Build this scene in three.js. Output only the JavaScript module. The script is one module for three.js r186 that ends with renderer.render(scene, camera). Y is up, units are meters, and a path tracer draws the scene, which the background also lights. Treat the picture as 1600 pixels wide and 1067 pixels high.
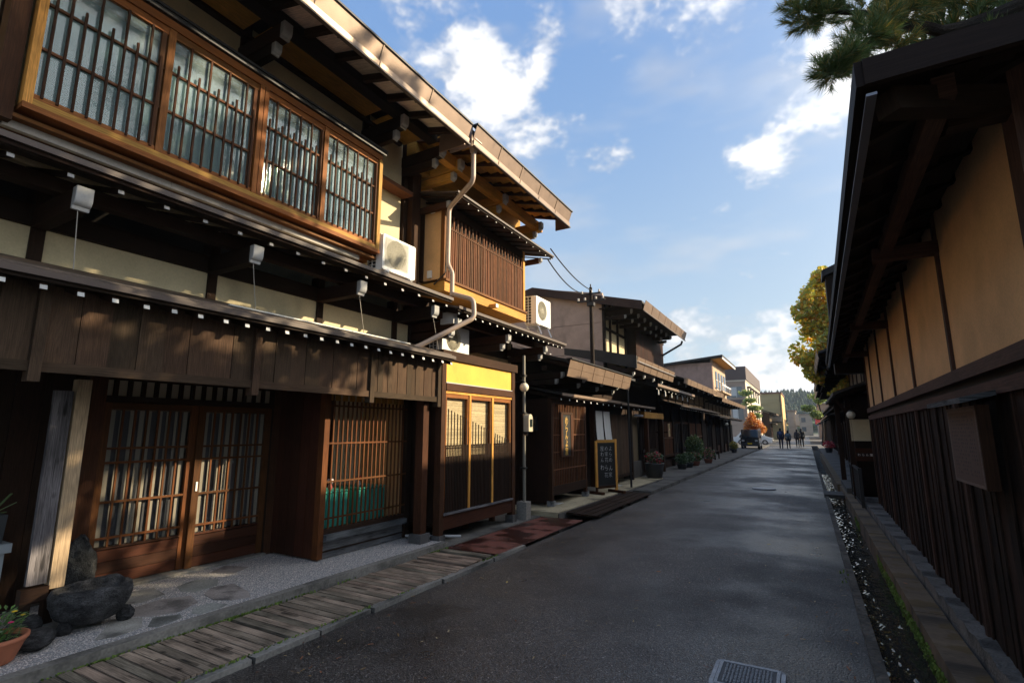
import * as THREE from 'three';
import { mergeGeometries } from 'three/addons/utils/BufferGeometryUtils.js';
import { MarchingCubes } from 'three/addons/objects/MarchingCubes.js';

// ------------------------------------------------------------------ camera, sky, sun, exposure
const scene = new THREE.Scene();
const camera = new THREE.PerspectiveCamera(67.38, 1600 / 1067, 0.05, 2000);
{
  const p = THREE.MathUtils.degToRad(9.82), th = THREE.MathUtils.degToRad(29.6);
  camera.position.set(0, 1.6, 0);
  camera.lookAt(-Math.sin(th) * Math.cos(p), 1.6 + Math.sin(p), -Math.cos(th) * Math.cos(p));
}
const renderer = new THREE.WebGLRenderer({ antialias: true });
renderer.toneMapping = THREE.LinearToneMapping;
renderer.toneMappingExposure = 1.75;
renderer.shadowMap.enabled = true;

const SUN_EL = 23.5, SUN_AZ = 33;               // degrees above the horizon; from +x towards -z
const sunDir = new THREE.Vector3(
  Math.cos(SUN_EL * Math.PI / 180) * Math.cos(SUN_AZ * Math.PI / 180),
  Math.sin(SUN_EL * Math.PI / 180),
  -Math.cos(SUN_EL * Math.PI / 180) * Math.sin(SUN_AZ * Math.PI / 180));
const sun = new THREE.DirectionalLight(new THREE.Color().setRGB(1, 0.83, 0.56), 5);
sun.name = 'sun';
sun.position.copy(sunDir).multiplyScalar(120);
sun.castShadow = true;
sun.shadow.mapSize.set(4096, 4096);
Object.assign(sun.shadow.camera, { left: -60, right: 60, top: 60, bottom: -60, near: 1, far: 320 });
scene.add(sun, sun.target);

// ------------------------------------------------------------------ small maths
let seed = 12345;
const rnd = () => { seed = (seed + 0x6d2b79f5) | 0; let t = Math.imul(seed ^ (seed >>> 15), 1 | seed); t = (t + Math.imul(t ^ (t >>> 7), 61 | t)) ^ t; return ((t ^ (t >>> 14)) >>> 0) / 4294967296; };
const rr = (a, b) => a + (b - a) * rnd();
const pick = (a) => a[Math.floor(rnd() * a.length) % a.length];
const smooth = (a, b, x) => { const t = Math.min(1, Math.max(0, (x - a) / (b - a))); return t * t * (3 - 2 * t); };
const mix = (a, b, t) => a + (b - a) * t;
function hash3(x, y, z) { let h = Math.imul(x, 374761393) + Math.imul(y, 668265263) + Math.imul(z, 2147483647 ^ 1274126177) | 0; h = Math.imul(h ^ (h >>> 13), 1274126177); return ((h ^ (h >>> 16)) >>> 0) / 4294967296; }
function noise3(x, y, z, px = 0, py = 0) {   // value noise, optionally periodic in x and y
  const xi = Math.floor(x), yi = Math.floor(y), zi = Math.floor(z);
  let u = x - xi, v = y - yi, w = z - zi; u = u * u * (3 - 2 * u); v = v * v * (3 - 2 * v); w = w * w * (3 - 2 * w);
  let x0 = xi, x1 = xi + 1, y0 = yi, y1 = yi + 1;
  if (px) { x0 = ((x0 % px) + px) % px; x1 = ((x1 % px) + px) % px; } if (py) { y0 = ((y0 % py) + py) % py; y1 = ((y1 % py) + py) % py; }
  const a = hash3(x0, y0, zi), b = hash3(x1, y0, zi), c = hash3(x0, y1, zi), d = hash3(x1, y1, zi), e = hash3(x0, y0, zi + 1), f = hash3(x1, y0, zi + 1), g = hash3(x0, y1, zi + 1), h = hash3(x1, y1, zi + 1);
  const p = a + (b - a) * u, q = c + (d - c) * u, r = e + (f - e) * u, t = g + (h - g) * u, m = p + (q - p) * v;
  return m + (r + (t - r) * v - m) * w;
}
function fbm(x, y, z, oct = 5, px = 0, py = 0) { let s = 0, a = 0.5, n = 0; for (let i = 0; i < oct; i++) { s += a * noise3(x, y, z + i * 7.3, px, py); n += a; a *= 0.5; x *= 2; y *= 2; z *= 2; px *= 2; py *= 2; } return s / n; }

// ------------------------------------------------------------------ the sky: air and clouds by direction
{
  const W = 4096, H = 2048, data = new Float32Array(W * H * 4);
  // clouds as [azimuth, elevation, radius, stretch, strength]; azimuth = atan2(z, x) in degrees
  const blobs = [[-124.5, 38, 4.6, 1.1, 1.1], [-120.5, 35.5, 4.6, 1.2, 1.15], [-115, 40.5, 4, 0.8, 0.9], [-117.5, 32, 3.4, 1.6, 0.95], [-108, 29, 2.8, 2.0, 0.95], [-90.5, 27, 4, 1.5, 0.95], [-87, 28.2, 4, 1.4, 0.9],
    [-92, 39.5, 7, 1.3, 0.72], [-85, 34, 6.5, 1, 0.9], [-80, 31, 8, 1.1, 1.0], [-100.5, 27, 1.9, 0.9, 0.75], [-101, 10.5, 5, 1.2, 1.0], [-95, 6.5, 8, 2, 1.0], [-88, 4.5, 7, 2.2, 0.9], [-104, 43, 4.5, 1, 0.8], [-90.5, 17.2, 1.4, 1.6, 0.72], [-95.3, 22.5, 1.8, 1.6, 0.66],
    [-98, 35, 2.2, 1, 0.68], [-131, 45, 6, 1.3, 0.75], [-110, 52, 8, 1.4, 0.8], [-68, 42, 13, 1.3, 1.05], [-58, 26, 13, 1.4, 1.0], [-40, 50, 15, 1.3, 1.05], [-28, 30, 13, 1.4, 1.0], [-8, 26, 13, 1.5, 1.0], [10, 48, 14, 1.3, 1.0], [-75, 60, 13, 1.4, 0.95], [-20, 66, 14, 1.5, 0.95], [40, 60, 13, 1.3, 0.9], [-74, 14, 8, 2, 0.9], [-115, 6, 8, 2, 0.85], [-140, 12, 10, 1.8, 0.85], [-150, 35, 10, 1.4, 0.8], [-170, 20, 11, 1.5, 0.85],  // wide sun-side masses lie out of view, added to brighten shaded ground
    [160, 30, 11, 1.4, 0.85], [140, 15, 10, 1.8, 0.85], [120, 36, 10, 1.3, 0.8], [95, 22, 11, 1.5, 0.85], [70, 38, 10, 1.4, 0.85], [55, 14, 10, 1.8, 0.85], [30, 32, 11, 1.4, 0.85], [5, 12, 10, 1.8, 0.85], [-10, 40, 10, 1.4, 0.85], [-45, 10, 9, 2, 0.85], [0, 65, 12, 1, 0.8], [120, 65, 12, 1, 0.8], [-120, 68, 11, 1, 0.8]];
  for (let j = H / 2 - 8; j < H; j++) {
    const el = ((j + 0.5) / H - 0.5) * 180, e = Math.max(0, el) * Math.PI / 180, ce = Math.cos(e), se = Math.sin(e);
    for (let i = 0; i < W; i++) {
      const az = ((i + 0.5) / W - 0.5) * 360, a = az * Math.PI / 180, x = ce * Math.cos(a), z = ce * Math.sin(a);
      const t = Math.pow(Math.max(0, se), 0.62);
      let r = mix(0.55, 0.165, smooth(0.05, 0.86, t)), g = mix(0.68, 0.295, smooth(0.03, 0.9, t)), b = mix(0.74, 0.565, smooth(0, 1, t));
      const cs = x * sunDir.x + se * sunDir.y + z * sunDir.z, glow = Math.pow(Math.max(0, cs), 5) * 0.9 + Math.pow(Math.max(0, cs), 36) * 2.8;  // sun glow strengthened to lift the fill in the street
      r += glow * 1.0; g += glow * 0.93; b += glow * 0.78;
      let m = 0;
      for (const [ba, be, rad, st, str] of blobs) {
        let da = az - ba; if (da > 180) da -= 360; if (da < -180) da += 360;
        const dx = da * Math.cos(be * Math.PI / 180) / (rad * st), dy = (el - be) / rad, d2 = dx * dx + dy * dy;
        if (d2 < 4) m = Math.max(m, str * Math.exp(-d2 * 0.9));
      }
      const sc = 1 / (se * 0.55 + 0.45);
      let d = 0, c = 0, under = 0;
      if (m > 0.06) {
        const n1 = fbm(x * 5 * sc + 3, se * 8 + 9, z * 5 * sc + 5, 3), n2 = fbm(x * 16 + 1 + n1, se * 26 + 2, z * 16 + 7 - n1, 5), n3 = fbm(x * 70 + n2 * 3, se * 110, z * 70 + 4, 5);
        d = m * 0.92 + (n1 - 0.5) * 0.6 + (n2 - 0.5) * 1.0 + (n3 - 0.5) * 0.55; c = 0.96 * Math.pow(smooth(0.42, 0.98, d), 1.1); under = smooth(0.55, 0.3, n2) * 0.10 + 0.06 * (n3 - 0.5);
      }
      const wisp = smooth(0.50, 0.82, fbm(x * 6 + 21, se * 17 + 4, z * 6 + 2, 4)) * 0.34 * smooth(2, 14, el);
      c = Math.min(1, c + wisp * (1 - c));
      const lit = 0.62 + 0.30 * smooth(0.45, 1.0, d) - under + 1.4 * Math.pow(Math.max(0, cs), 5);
      r = mix(r, lit * 1.0, c); g = mix(g, lit * 1.005, c); b = mix(b, lit * 1.03, c);
      const k = (j * W + i) * 4; data[k] = r * 0.715; data[k + 1] = g * 0.715; data[k + 2] = b * 0.715; data[k + 3] = 1;
    }
  }
  for (let j = 0; j < H / 2 - 8; j++) for (let i = 0; i < W; i++) { const k = (j * W + i) * 4; data[k] = 0.2; data[k + 1] = 0.19; data[k + 2] = 0.18; data[k + 3] = 1; }
  const sky = new THREE.DataTexture(data, W, H, THREE.RGBAFormat, THREE.FloatType);
  sky.mapping = THREE.EquirectangularReflectionMapping; sky.magFilter = THREE.LinearFilter; sky.minFilter = THREE.LinearFilter;
  sky.wrapS = THREE.RepeatWrapping; sky.colorSpace = THREE.LinearSRGBColorSpace; sky.needsUpdate = true;
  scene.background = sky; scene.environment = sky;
}

// ------------------------------------------------------------------ textures
function tex(W, H, f, srgb = true) {   // f(u, v) in 0..1 gives a grey value or [r, g, b]
  const d = new Uint8Array(W * H * 4);
  for (let j = 0; j < H; j++) for (let i = 0; i < W; i++) {
    let c = f((i + 0.5) / W, (j + 0.5) / H); if (!Array.isArray(c)) c = [c, c, c];
    const k = (j * W + i) * 4; for (let q = 0; q < 3; q++) d[k + q] = Math.max(0, Math.min(255, c[q] * 255)); d[k + 3] = 255;
  }
  const t = new THREE.DataTexture(d, W, H); t.wrapS = t.wrapT = THREE.RepeatWrapping; t.magFilter = THREE.LinearFilter; t.minFilter = THREE.LinearMipmapLinearFilter; t.generateMipmaps = true;
  if (srgb) t.colorSpace = THREE.SRGBColorSpace; t.needsUpdate = true; return t;
}
function linearCopy(t) { const c = new THREE.DataTexture(t.image.data, t.image.width, t.image.height); c.wrapS = c.wrapT = THREE.RepeatWrapping; c.magFilter = THREE.LinearFilter; c.minFilter = THREE.LinearMipmapLinearFilter; c.generateMipmaps = true; c.repeat.copy(t.repeat); c.needsUpdate = true; return c; }
function rep(t, x, y) { const c = t.clone(); c.repeat.set(x, y); c.needsUpdate = true; return c; }
// wood: grain along u; one tile is 1.6 m x 0.4 m
const grainF = (u, v) => {
  const w = fbm(u * 3, v * 6, 1, 3, 3, 6);
  const ring = 0.5 + 0.5 * Math.sin((v * 14 + w * 7 + 0.6 * Math.sin(u * 6.283)) * 6.283 / 1);
  const fib = noise3(u * 10, v * 170, 4, 10, 170), fib2 = noise3(u * 40, v * 220, 8, 40, 220), blot = fbm(u * 6, v * 3, 12, 4, 6, 3);
  return 0.60 + 0.07 * ring + 0.20 * fib + 0.13 * fib2 + 0.26 * (blot - 0.5);
};
const tGrain = rep(tex(1024, 512, grainF), 1 / 1.6, 1 / 0.4);
const tGrainB = linearCopy(tGrain);
const weathF = (u, v) => { const fib = noise3(u * 8, v * 120, 4, 8, 120), f2 = noise3(u * 30, v * 200, 8, 30, 200), cr = smooth(0.80, 0.9, noise3(u * 5, v * 60, 31, 5, 60)), bl = fbm(u * 4, v * 4, 2, 5, 4, 4), kn = smooth(0.78, 0.9, noise3(u * 9, v * 7, 60, 9, 7)); return Math.max(0.05, 0.50 + 0.24 * fib + 0.16 * f2 - 0.22 * cr + 0.5 * (bl - 0.5) - 0.25 * kn); };
const tWeath = rep(tex(1024, 512, weathF), 1 / 1.2, 1 / 0.4), tWeathB = linearCopy(tWeath);
const plF = (u, v) => 0.84 + 0.14 * fbm(u * 8, v * 8, 3, 5, 8, 8) + 0.05 * (noise3(u * 200, v * 200, 1, 200, 200) - 0.5) - 0.1 * smooth(0.62, 0.8, fbm(u * 5, v * 3, 9, 4, 5, 3));
const tPlaster = rep(tex(512, 512, plF), 0.5, 0.5), tPlasterB = rep(tex(512, 512, (u, v) => 0.5 + 0.4 * (fbm(u * 40, v * 40, 3, 4, 40, 40) - 0.5), false), 1, 1);
const aspF = (u, v) => {
  const st = noise3(u * 230, v * 230, 2, 230, 230), s2 = noise3(u * 110, v * 110, 5, 110, 110), lo = fbm(u * 4, v * 4, 8, 4, 4, 4), spec = smooth(0.80, 0.93, noise3(u * 160, v * 160, 77, 160, 160));
  return 0.38 + 0.30 * (st - 0.5) + 0.26 * (s2 - 0.5) + 0.16 * (lo - 0.5) + 0.50 * spec;
};
const aspCol = tex(1024, 1024, (u, v) => { const a = aspF(u, v); return [a * 1.0, a * 1.0, a * 1.02]; });
const aspBump = tex(1024, 1024, (u, v) => 0.5 + 0.5 * (noise3(u * 230, v * 230, 2, 230, 230) - 0.5) + 0.5 * (noise3(u * 110, v * 110, 5, 110, 110) - 0.5), false);
const conF = (u, v) => 0.70 + 0.30 * (fbm(u * 5, v * 5, 3, 6, 5, 5) - 0.5) + 0.14 * (noise3(u * 150, v * 150, 5, 150, 150) - 0.5) - 0.22 * smooth(0.58, 0.75, fbm(u * 4, v * 4, 15, 5, 4, 4));
const tConc = tex(512, 512, conF), tConcB = tex(512, 512, (u, v) => 0.5 + 0.5 * (fbm(u * 60, v * 60, 9, 3, 60, 60) - 0.5), false);
// exposed pebbles in concrete: a cell pattern of small stones, 1 tile = 0.5 m
const pebbles = (() => { const N = 46, P = []; for (let i = 0; i < N; i++) { P.push([]); for (let j = 0; j < N; j++) P[i].push([hash3(i, j, 1), hash3(i, j, 2), hash3(i, j, 3), hash3(i, j, 4)]); } return { N, P }; })();
const pebF = (u, v) => { const { N, P } = pebbles, x = u * N, y = v * N, xi = Math.floor(x), yi = Math.floor(y); let best = 9, c = 0; for (let a = -1; a < 2; a++) for (let b = -1; b < 2; b++) { const q = P[(xi + a + N) % N][(yi + b + N) % N], dx = x - (xi + a + q[0]), dy = y - (yi + b + q[1]), d = Math.sqrt(dx * dx + dy * dy) / (0.30 + 0.3 * q[2]); if (d < best) { best = d; c = q[3]; } } return [best, c]; };
const tPeb = rep(tex(512, 512, (u, v) => { const [d, c] = pebF(u, v), s = smooth(1.15, 0.85, d); const a = mix(0.56, 0.58 + 0.40 * c, s); return [a * (0.98 + 0.08 * c), a, a * (1.03 - 0.06 * c)]; }), 2, 2);
const tPebB = rep(tex(512, 512, (u, v) => { const [d] = pebF(u, v); return Math.sqrt(Math.max(0, 1 - Math.min(1, d))) * 0.9; }, false), 2, 2);
const rockF = (u, v) => 0.5 + 0.6 * (fbm(u * 6, v * 6, 2, 6, 6, 6) - 0.5) + 0.3 * (noise3(u * 90, v * 90, 3, 90, 90) - 0.5) - 0.15 * smooth(0.6, 0.8, noise3(u * 34, v * 34, 8, 34, 34));
const tRock = tex(512, 512, rockF), tRockB = linearCopy(tRock);

// ------------------------------------------------------------------ materials (linear base colours)
function M(c, rough = 0.8, o = {}) { const m = new THREE.MeshStandardMaterial({ roughness: rough, metalness: 0, ...o }); m.color.setRGB(c[0], c[1], c[2]); return m; }
function MP(c, rough, o = {}) { const m = new THREE.MeshPhysicalMaterial({ roughness: rough, metalness: 0, ...o }); m.color.setRGB(c[0], c[1], c[2]); return m; }
const woodM = (c, rough = 0.62, bump = 0.0012, w = false) => [0.82, 1, 1.2, 1.06].map((k, i) => MP([c[0] * k * (1 + 0.05 * (i - 1)), c[1] * k, c[2] * k], rough + 0.1, { specularIntensity: 0.3, map: w ? tWeath : tGrain, bumpMap: w ? tWeathB : tGrainB, bumpScale: bump }));
const W = {
  dark: woodM([0.036, 0.019, 0.011]), black: woodM([0.020, 0.0125, 0.009], 0.6), brown: woodM([0.080, 0.033, 0.015]), red: woodM([0.068, 0.024, 0.012], 0.55), valance: woodM([0.092, 0.058, 0.036], 0.7),
  orange: woodM([0.32, 0.118, 0.029], 0.5), umber: woodM([0.15, 0.056, 0.017], 0.5), honey: woodM([0.78, 0.39, 0.085], 0.5), lattice: woodM([0.18, 0.075, 0.033], 0.6), pale: woodM([0.85, 0.58, 0.36], 0.6), grey: woodM([0.26, 0.26, 0.27], 0.8, 0.002, true),
  board: woodM([0.52, 0.41, 0.30], 0.85, 0.003, true), soffit: woodM([0.82, 0.44, 0.085], 0.6), ceiling: woodM([0.80, 0.68, 0.56], 0.7), fence: woodM([0.064, 0.037, 0.025], 0.72, 0.003, true), beamR: woodM([0.10, 0.056, 0.040], 0.65),
};
const cream = M([0.78, 0.66, 0.42], 0.92, { map: tPlaster, bumpMap: tPlasterB, bumpScale: 0.001 });
const tStain = rep(tex(512, 512, (u, v) => { const a = fbm(u * 3, v * 3, 3, 6, 3, 3), s = fbm(u * 9, v * 9, 8, 4, 9, 9), g = noise3(u * 180, v * 180, 2, 180, 180); return 0.86 + 0.22 * (a - 0.5) + 0.10 * (s - 0.5) + 0.05 * (g - 0.5); }), 0.6, 0.6);
const ochre = M([1.0, 0.60, 0.28], 0.92, { map: tStain, bumpMap: tPlasterB, bumpScale: 0.001 });
const yellowPanel = M([0.92, 0.50, 0.055], 0.7, { map: tPlaster });
const whitePaint = M([0.78, 0.77, 0.74], 0.6);
const paintEnds = [0.78, 0.66, 0.72, 0.56].map((k) => M([k, k * 0.985, k * 0.95], 0.7));
const armPaint = [0.56, 0.50, 0.6].map((k) => M([k, k * 0.98, k * 0.95], 0.7, { map: tPlaster }));
const greyPaint = M([0.46, 0.45, 0.44], 0.6);
const metalBlack = M([0.02, 0.018, 0.018], 0.5, { metalness: 0.2 });
const copper = M([0.34, 0.235, 0.17], 0.42, { metalness: 0.3, map: rep(tPlaster, 1, 1) });
const copperDark = M([0.085, 0.058, 0.046], 0.6);
const roofMetal = M([0.045, 0.037, 0.035], 0.6, { metalness: 0.1, map: rep(tConc, 0.5, 0.5) });
const roofBrown = M([0.24, 0.165, 0.12], 0.6, { map: rep(tConc, 0.5, 0.5) });
const pipeM = M([0.48, 0.36, 0.28], 0.45);
const pipeCream = M([0.24, 0.215, 0.165], 0.5);
const concrete = M([0.50, 0.46, 0.40], 0.9, { map: rep(tConc, 0.5, 0.5), bumpMap: rep(tConcB, 1, 1), bumpScale: 0.002 });
const concreteDark = M([0.22, 0.20, 0.175], 0.9, { map: rep(tConc, 0.6, 0.6), bumpMap: rep(tConcB, 1, 1), bumpScale: 0.003 });
const concreteYellow = M([0.92, 0.77, 0.49], 0.9, { map: rep(tConc, 0.4, 0.4), bumpMap: rep(tConcB, 1, 1), bumpScale: 0.001 });
const stone = M([0.20, 0.19, 0.185], 0.88, { map: rep(tConc, 0.7, 0.7), bumpMap: rep(tRockB, 2, 2), bumpScale: 0.006 });
const steel = M([0.6, 0.6, 0.6], 0.35, { metalness: 0.8 });
const interior = M([0.05, 0.042, 0.035], 0.9);
const glass = MP([1, 1, 1], 0.03, { transmission: 1, thickness: 0, ior: 1.5 });
const rippleB = rep(tex(256, 256, (u, v) => fbm(u * 7, v * 3, 5, 4, 7, 3), false), 2.2, 2.2);
const glassRip = MP([0.80, 0.92, 0.92], 0.05, { transmission: 0.9, thickness: 0, ior: 1.5, bumpMap: rippleB, bumpScale: 0.0018 });

// ------------------------------------------------------------------ builders
const taken = {};
const numbered = (n) => { const k = taken[n] = (taken[n] ?? -1) + 1; return k ? n + '_' + String(k).padStart(3, '0') : n; };
const originOf = new Map();
function thing(name, label, category, at = [0, 0, 0], group) {
  const g = new THREE.Group(); g.name = numbered(name); g.position.set(...at); g.userData = { label, category }; if (group) g.userData.group = group;
  originOf.set(g, at); scene.add(g); return g;
}
function part(parent, name, label) { const g = new THREE.Group(); g.name = name; if (label) g.userData.label = label; parent.add(g); originOf.set(g, originOf.get(parent)); return g; }
const originFor = (p) => { while (p && !originOf.has(p)) p = p.parent; return p ? originOf.get(p) : [0, 0, 0]; };
function put(parent, name, geo, mat, pos = [0, 0, 0], quat) {   // pos in world coordinates of the unrotated thing
  const m = new THREE.Mesh(geo, Array.isArray(mat) ? pick(mat) : mat); m.name = name; m.castShadow = m.receiveShadow = true;
  if (parent === scene) { m.name = numbered(name); m.position.set(...pos); } else {
    const o = originFor(parent); m.position.set(pos[0] - o[0], pos[1] - o[1], pos[2] - o[2]);
    if (parent.isMesh) m.position.sub(parent.position).applyQuaternion(parent.quaternion.clone().invert());
    if (parent.isMesh && quat) quat = parent.quaternion.clone().invert().multiply(quat); else if (parent.isMesh) quat = parent.quaternion.clone().invert();
    if (parent.isMesh) originOf.set(m, o);
  }
  if (quat) m.quaternion.copy(quat); parent.add(m); return m;
}
const boxCache = new Map();
function boxGeo(a, b, c) {   // uv in metres, u along the longest side
  const key = [a, b, c].map((v) => Math.round(v * 1000)).join() + ',' + Math.floor(rnd() * 4);
  let g = boxCache.get(key); if (g) return g;
  g = new THREE.BoxGeometry(a, b, c); const p = g.attributes.position, n = g.attributes.normal, uv = g.attributes.uv, d = [a, b, c], L = d.indexOf(Math.max(...d)), ou = rnd() * 5, ov = rnd() * 5;
  for (let i = 0; i < p.count; i++) {
    const q = [p.getX(i), p.getY(i), p.getZ(i)], nn = [Math.abs(n.getX(i)), Math.abs(n.getY(i)), Math.abs(n.getZ(i))], f = nn.indexOf(Math.max(...nn));
    let u, v; if (f === L) { u = q[(f + 1) % 3] * 0.15; v = q[(f + 2) % 3]; } else { u = q[L]; v = q[3 - f - L]; }
    uv.setXY(i, u + ou, v + ov);
  }
  boxCache.set(key, g); return g;
}
function box(parent, name, mat, x0, x1, y0, y1, z0, z1) {
  return put(parent, name, boxGeo(Math.abs(x1 - x0), Math.abs(y1 - y0), Math.abs(z1 - z0)), mat, [(x0 + x1) / 2, (y0 + y1) / 2, (z0 + z1) / 2]);
}
const V = (a) => new THREE.Vector3(...a);
function beam(parent, name, mat, p0, p1, w, h, up = [0, 1, 0]) {   // bar from p0 to p1, w wide, h along up
  const a = V(p0), b = V(p1), x = b.clone().sub(a), L = x.length(); x.normalize();
  const z = new THREE.Vector3().crossVectors(x, V(up)).normalize(), y = new THREE.Vector3().crossVectors(z, x);
  return put(parent, name, boxGeo(L, h, w), mat, a.add(b).multiplyScalar(0.5).toArray(), new THREE.Quaternion().setFromRotationMatrix(new THREE.Matrix4().makeBasis(x, y, z)));
}
function uvBox(g, s = 1) {   // box projected uv in metres
  g = g.index ? g.toNonIndexed() : g; g.computeVertexNormals(); const p = g.attributes.position, n = g.attributes.normal, uv = new Float32Array(p.count * 2);
  for (let i = 0; i < p.count; i++) { const ax = Math.abs(n.getX(i)), ay = Math.abs(n.getY(i)), az = Math.abs(n.getZ(i)); const q = ax > ay && ax > az ? [p.getZ(i), p.getY(i)] : ay > az ? [p.getX(i), p.getZ(i)] : [p.getX(i), p.getY(i)]; uv[2 * i] = q[0] * s; uv[2 * i + 1] = q[1] * s; }
  g.setAttribute('uv', new THREE.BufferAttribute(uv, 2)); return g;
}
function prismZ(parent, name, mat, pts, z0, z1, bevel = 0) {   // polygon in x-y carried along z
  const o = originFor(parent), sh = new THREE.Shape(pts.map((p) => new THREE.Vector2(p[0] - o[0], p[1] - o[1])));
  const d = Math.abs(z1 - z0), g = new THREE.ExtrudeGeometry(sh, { depth: d - 2 * bevel, bevelEnabled: bevel > 0, bevelSize: bevel, bevelThickness: bevel, bevelSegments: 1 });
  g.translate(0, 0, Math.min(z0, z1) + bevel - o[2]); return put(parent, name, uvBox(g), mat, o);
}
function prismX(parent, name, mat, pts, x0, x1) {   // polygon in z-y carried along x; pts are [z, y]
  const o = originFor(parent), sh = new THREE.Shape(pts.map((p) => new THREE.Vector2(-(p[0] - o[2]), p[1] - o[1])));
  const g = new THREE.ExtrudeGeometry(sh, { depth: Math.abs(x1 - x0), bevelEnabled: false }); g.rotateY(Math.PI / 2); g.translate(Math.min(x0, x1) - o[0], 0, 0); return put(parent, name, uvBox(g), mat, o);
}
function prismY(parent, name, mat, pts, y0, y1, bevel = 0) {   // polygon in x-z carried along y; pts are [x, z]
  const o = originFor(parent), sh = new THREE.Shape(pts.map((p) => new THREE.Vector2(p[0] - o[0], -(p[1] - o[2]))));
  const g = new THREE.ExtrudeGeometry(sh, { depth: y1 - y0 - bevel, bevelEnabled: bevel > 0, bevelSize: bevel, bevelThickness: bevel, bevelSegments: 2 }); g.rotateX(-Math.PI / 2); g.translate(0, y0 - o[1], 0); return put(parent, name, uvBox(g), mat, o);
}
function tube(parent, name, mat, pts, r, seg = 0, rad = 8, straight = true) {
  const o = originFor(parent); let c;
  if (straight) { c = new THREE.CurvePath(); for (let i = 0; i + 1 < pts.length; i++) c.add(new THREE.LineCurve3(V(pts[i]), V(pts[i + 1]))); } else c = new THREE.CatmullRomCurve3(pts.map(V));
  const g = new THREE.TubeGeometry(c, seg || Math.max(8, pts.length * 10), r, rad, false); g.translate(-o[0], -o[1], -o[2]); return put(parent, name, g, mat, o);
}
function roundPipe(parent, name, mat, pts, r, bend = 0.08) {   // pipe with rounded elbows
  const q = [pts[0]]; for (let i = 1; i + 1 < pts.length; i++) { const a = V(pts[i - 1]), b = V(pts[i]), c = V(pts[i + 1]); const u = a.clone().sub(b).normalize().multiplyScalar(bend), w = c.clone().sub(b).normalize().multiplyScalar(bend);
    for (let k = 0; k <= 4; k++) { const t = k / 4, s = b.clone().add(u.clone().multiplyScalar((1 - t) * (1 - t))).add(w.clone().multiplyScalar(t * t)); q.push(s.toArray()); } } q.push(pts[pts.length - 1]);
  const geos = [], o = originFor(parent); const c = new THREE.CurvePath(); for (let i = 0; i + 1 < q.length; i++) c.add(new THREE.LineCurve3(V(q[i]), V(q[i + 1])));
  const g = new THREE.TubeGeometry(c, 90, r, 12, false); g.translate(-o[0], -o[1], -o[2]); return put(parent, name, g, mat, o);
}
function structure(m) { m.userData.kind = 'structure'; return m; }

// ------------------------------------------------------------------ ground, street, kerbs, drain
{
  const g = new THREE.PlaneGeometry(1200, 1200); g.rotateX(-Math.PI / 2); g.attributes.uv.array.forEach((v, i, a) => { a[i] = v * 600; });
  const m = put(scene, 'ground', g, M([0.13, 0.12, 0.10], 0.95, { map: rep(tConc, 0.5, 0.5) }), [0, -0.42, -100]); structure(m);
}
const roadRough = tex(512, 1024, (u, v) => { const n = fbm(u * 3, v * 14, 3, 5, 3, 14), f = fbm(u * 9, v * 50, 7, 4, 9, 50), st = fbm(u * 10, v * 6, 17, 3, 10, 6); return 0.30 + 0.36 * smooth(0.36, 0.64, n * 0.7 + f * 0.2 + st * 0.1) + 0.1 * (f - 0.5); }, false);
{
  const asphalt = M([0.50, 0.44, 0.375], 1, { vertexColors: true, map: aspCol, bumpMap: aspBump, bumpScale: 0.007, roughnessMap: roadRough });
  asphalt.map = rep(aspCol, 1 / 1.1, 1 / 1.1); asphalt.bumpMap = rep(aspBump, 1 / 1.1, 1 / 1.1); asphalt.roughnessMap = rep(roadRough, 1 / 4.2, 1 / 21);
  const g = new THREE.PlaneGeometry(3.86, 150, 36, 1100); g.rotateX(-Math.PI / 2); const p = g.attributes.position, uv = g.attributes.uv, vc = new Float32Array(p.count * 3);
  for (let i = 0; i < p.count; i++) { const x = p.getX(i), z = p.getZ(i); p.setY(i, 0.03 * (1 - (x / 1.93) ** 2) - 0.03 + 0.008 * (fbm(x * 1.2, z * 0.8, 3, 3) - 0.5)); uv.setXY(i, x, z); const st = smooth(0.50, 0.60, fbm(x * 0.75 + 3, z * 0.55, 4, 5)), pt = smooth(0.57, 0.61, fbm(x * 2.1, z * 1.3, 9, 4)), q = 1 - 0.38 * st - 0.18 * pt; vc.set([q, q, q], i * 3); }
  g.setAttribute('color', new THREE.BufferAttribute(vc, 3)); g.computeVertexNormals(); structure(put(scene, 'road', g, asphalt, [-1.67, 0.0, -67]));
  // damp repair patch and cross street
  const cs = put(scene, 'cross_street', new THREE.BoxGeometry(90, 0.42, 8), M([0.30, 0.28, 0.26], 0.9, { map: rep(tConc, 20, 2) }), [0, -0.204, -66]); structure(cs);
  const side = M([0.24, 0.225, 0.205], 0.9, { map: rep(tConc, 0.4, 0.4) });
  structure(box(scene, 'pavement', side, -30, -3.61, -0.42, 0.06, -17.02, -61.9)); structure(box(scene, 'pavement', side, 0.78, 30, -0.42, 0.02, -18.6, -61.9));
  structure(box(scene, 'pavement', side, -60, 60, -0.42, -0.05, -70.1, -240));
}
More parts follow.
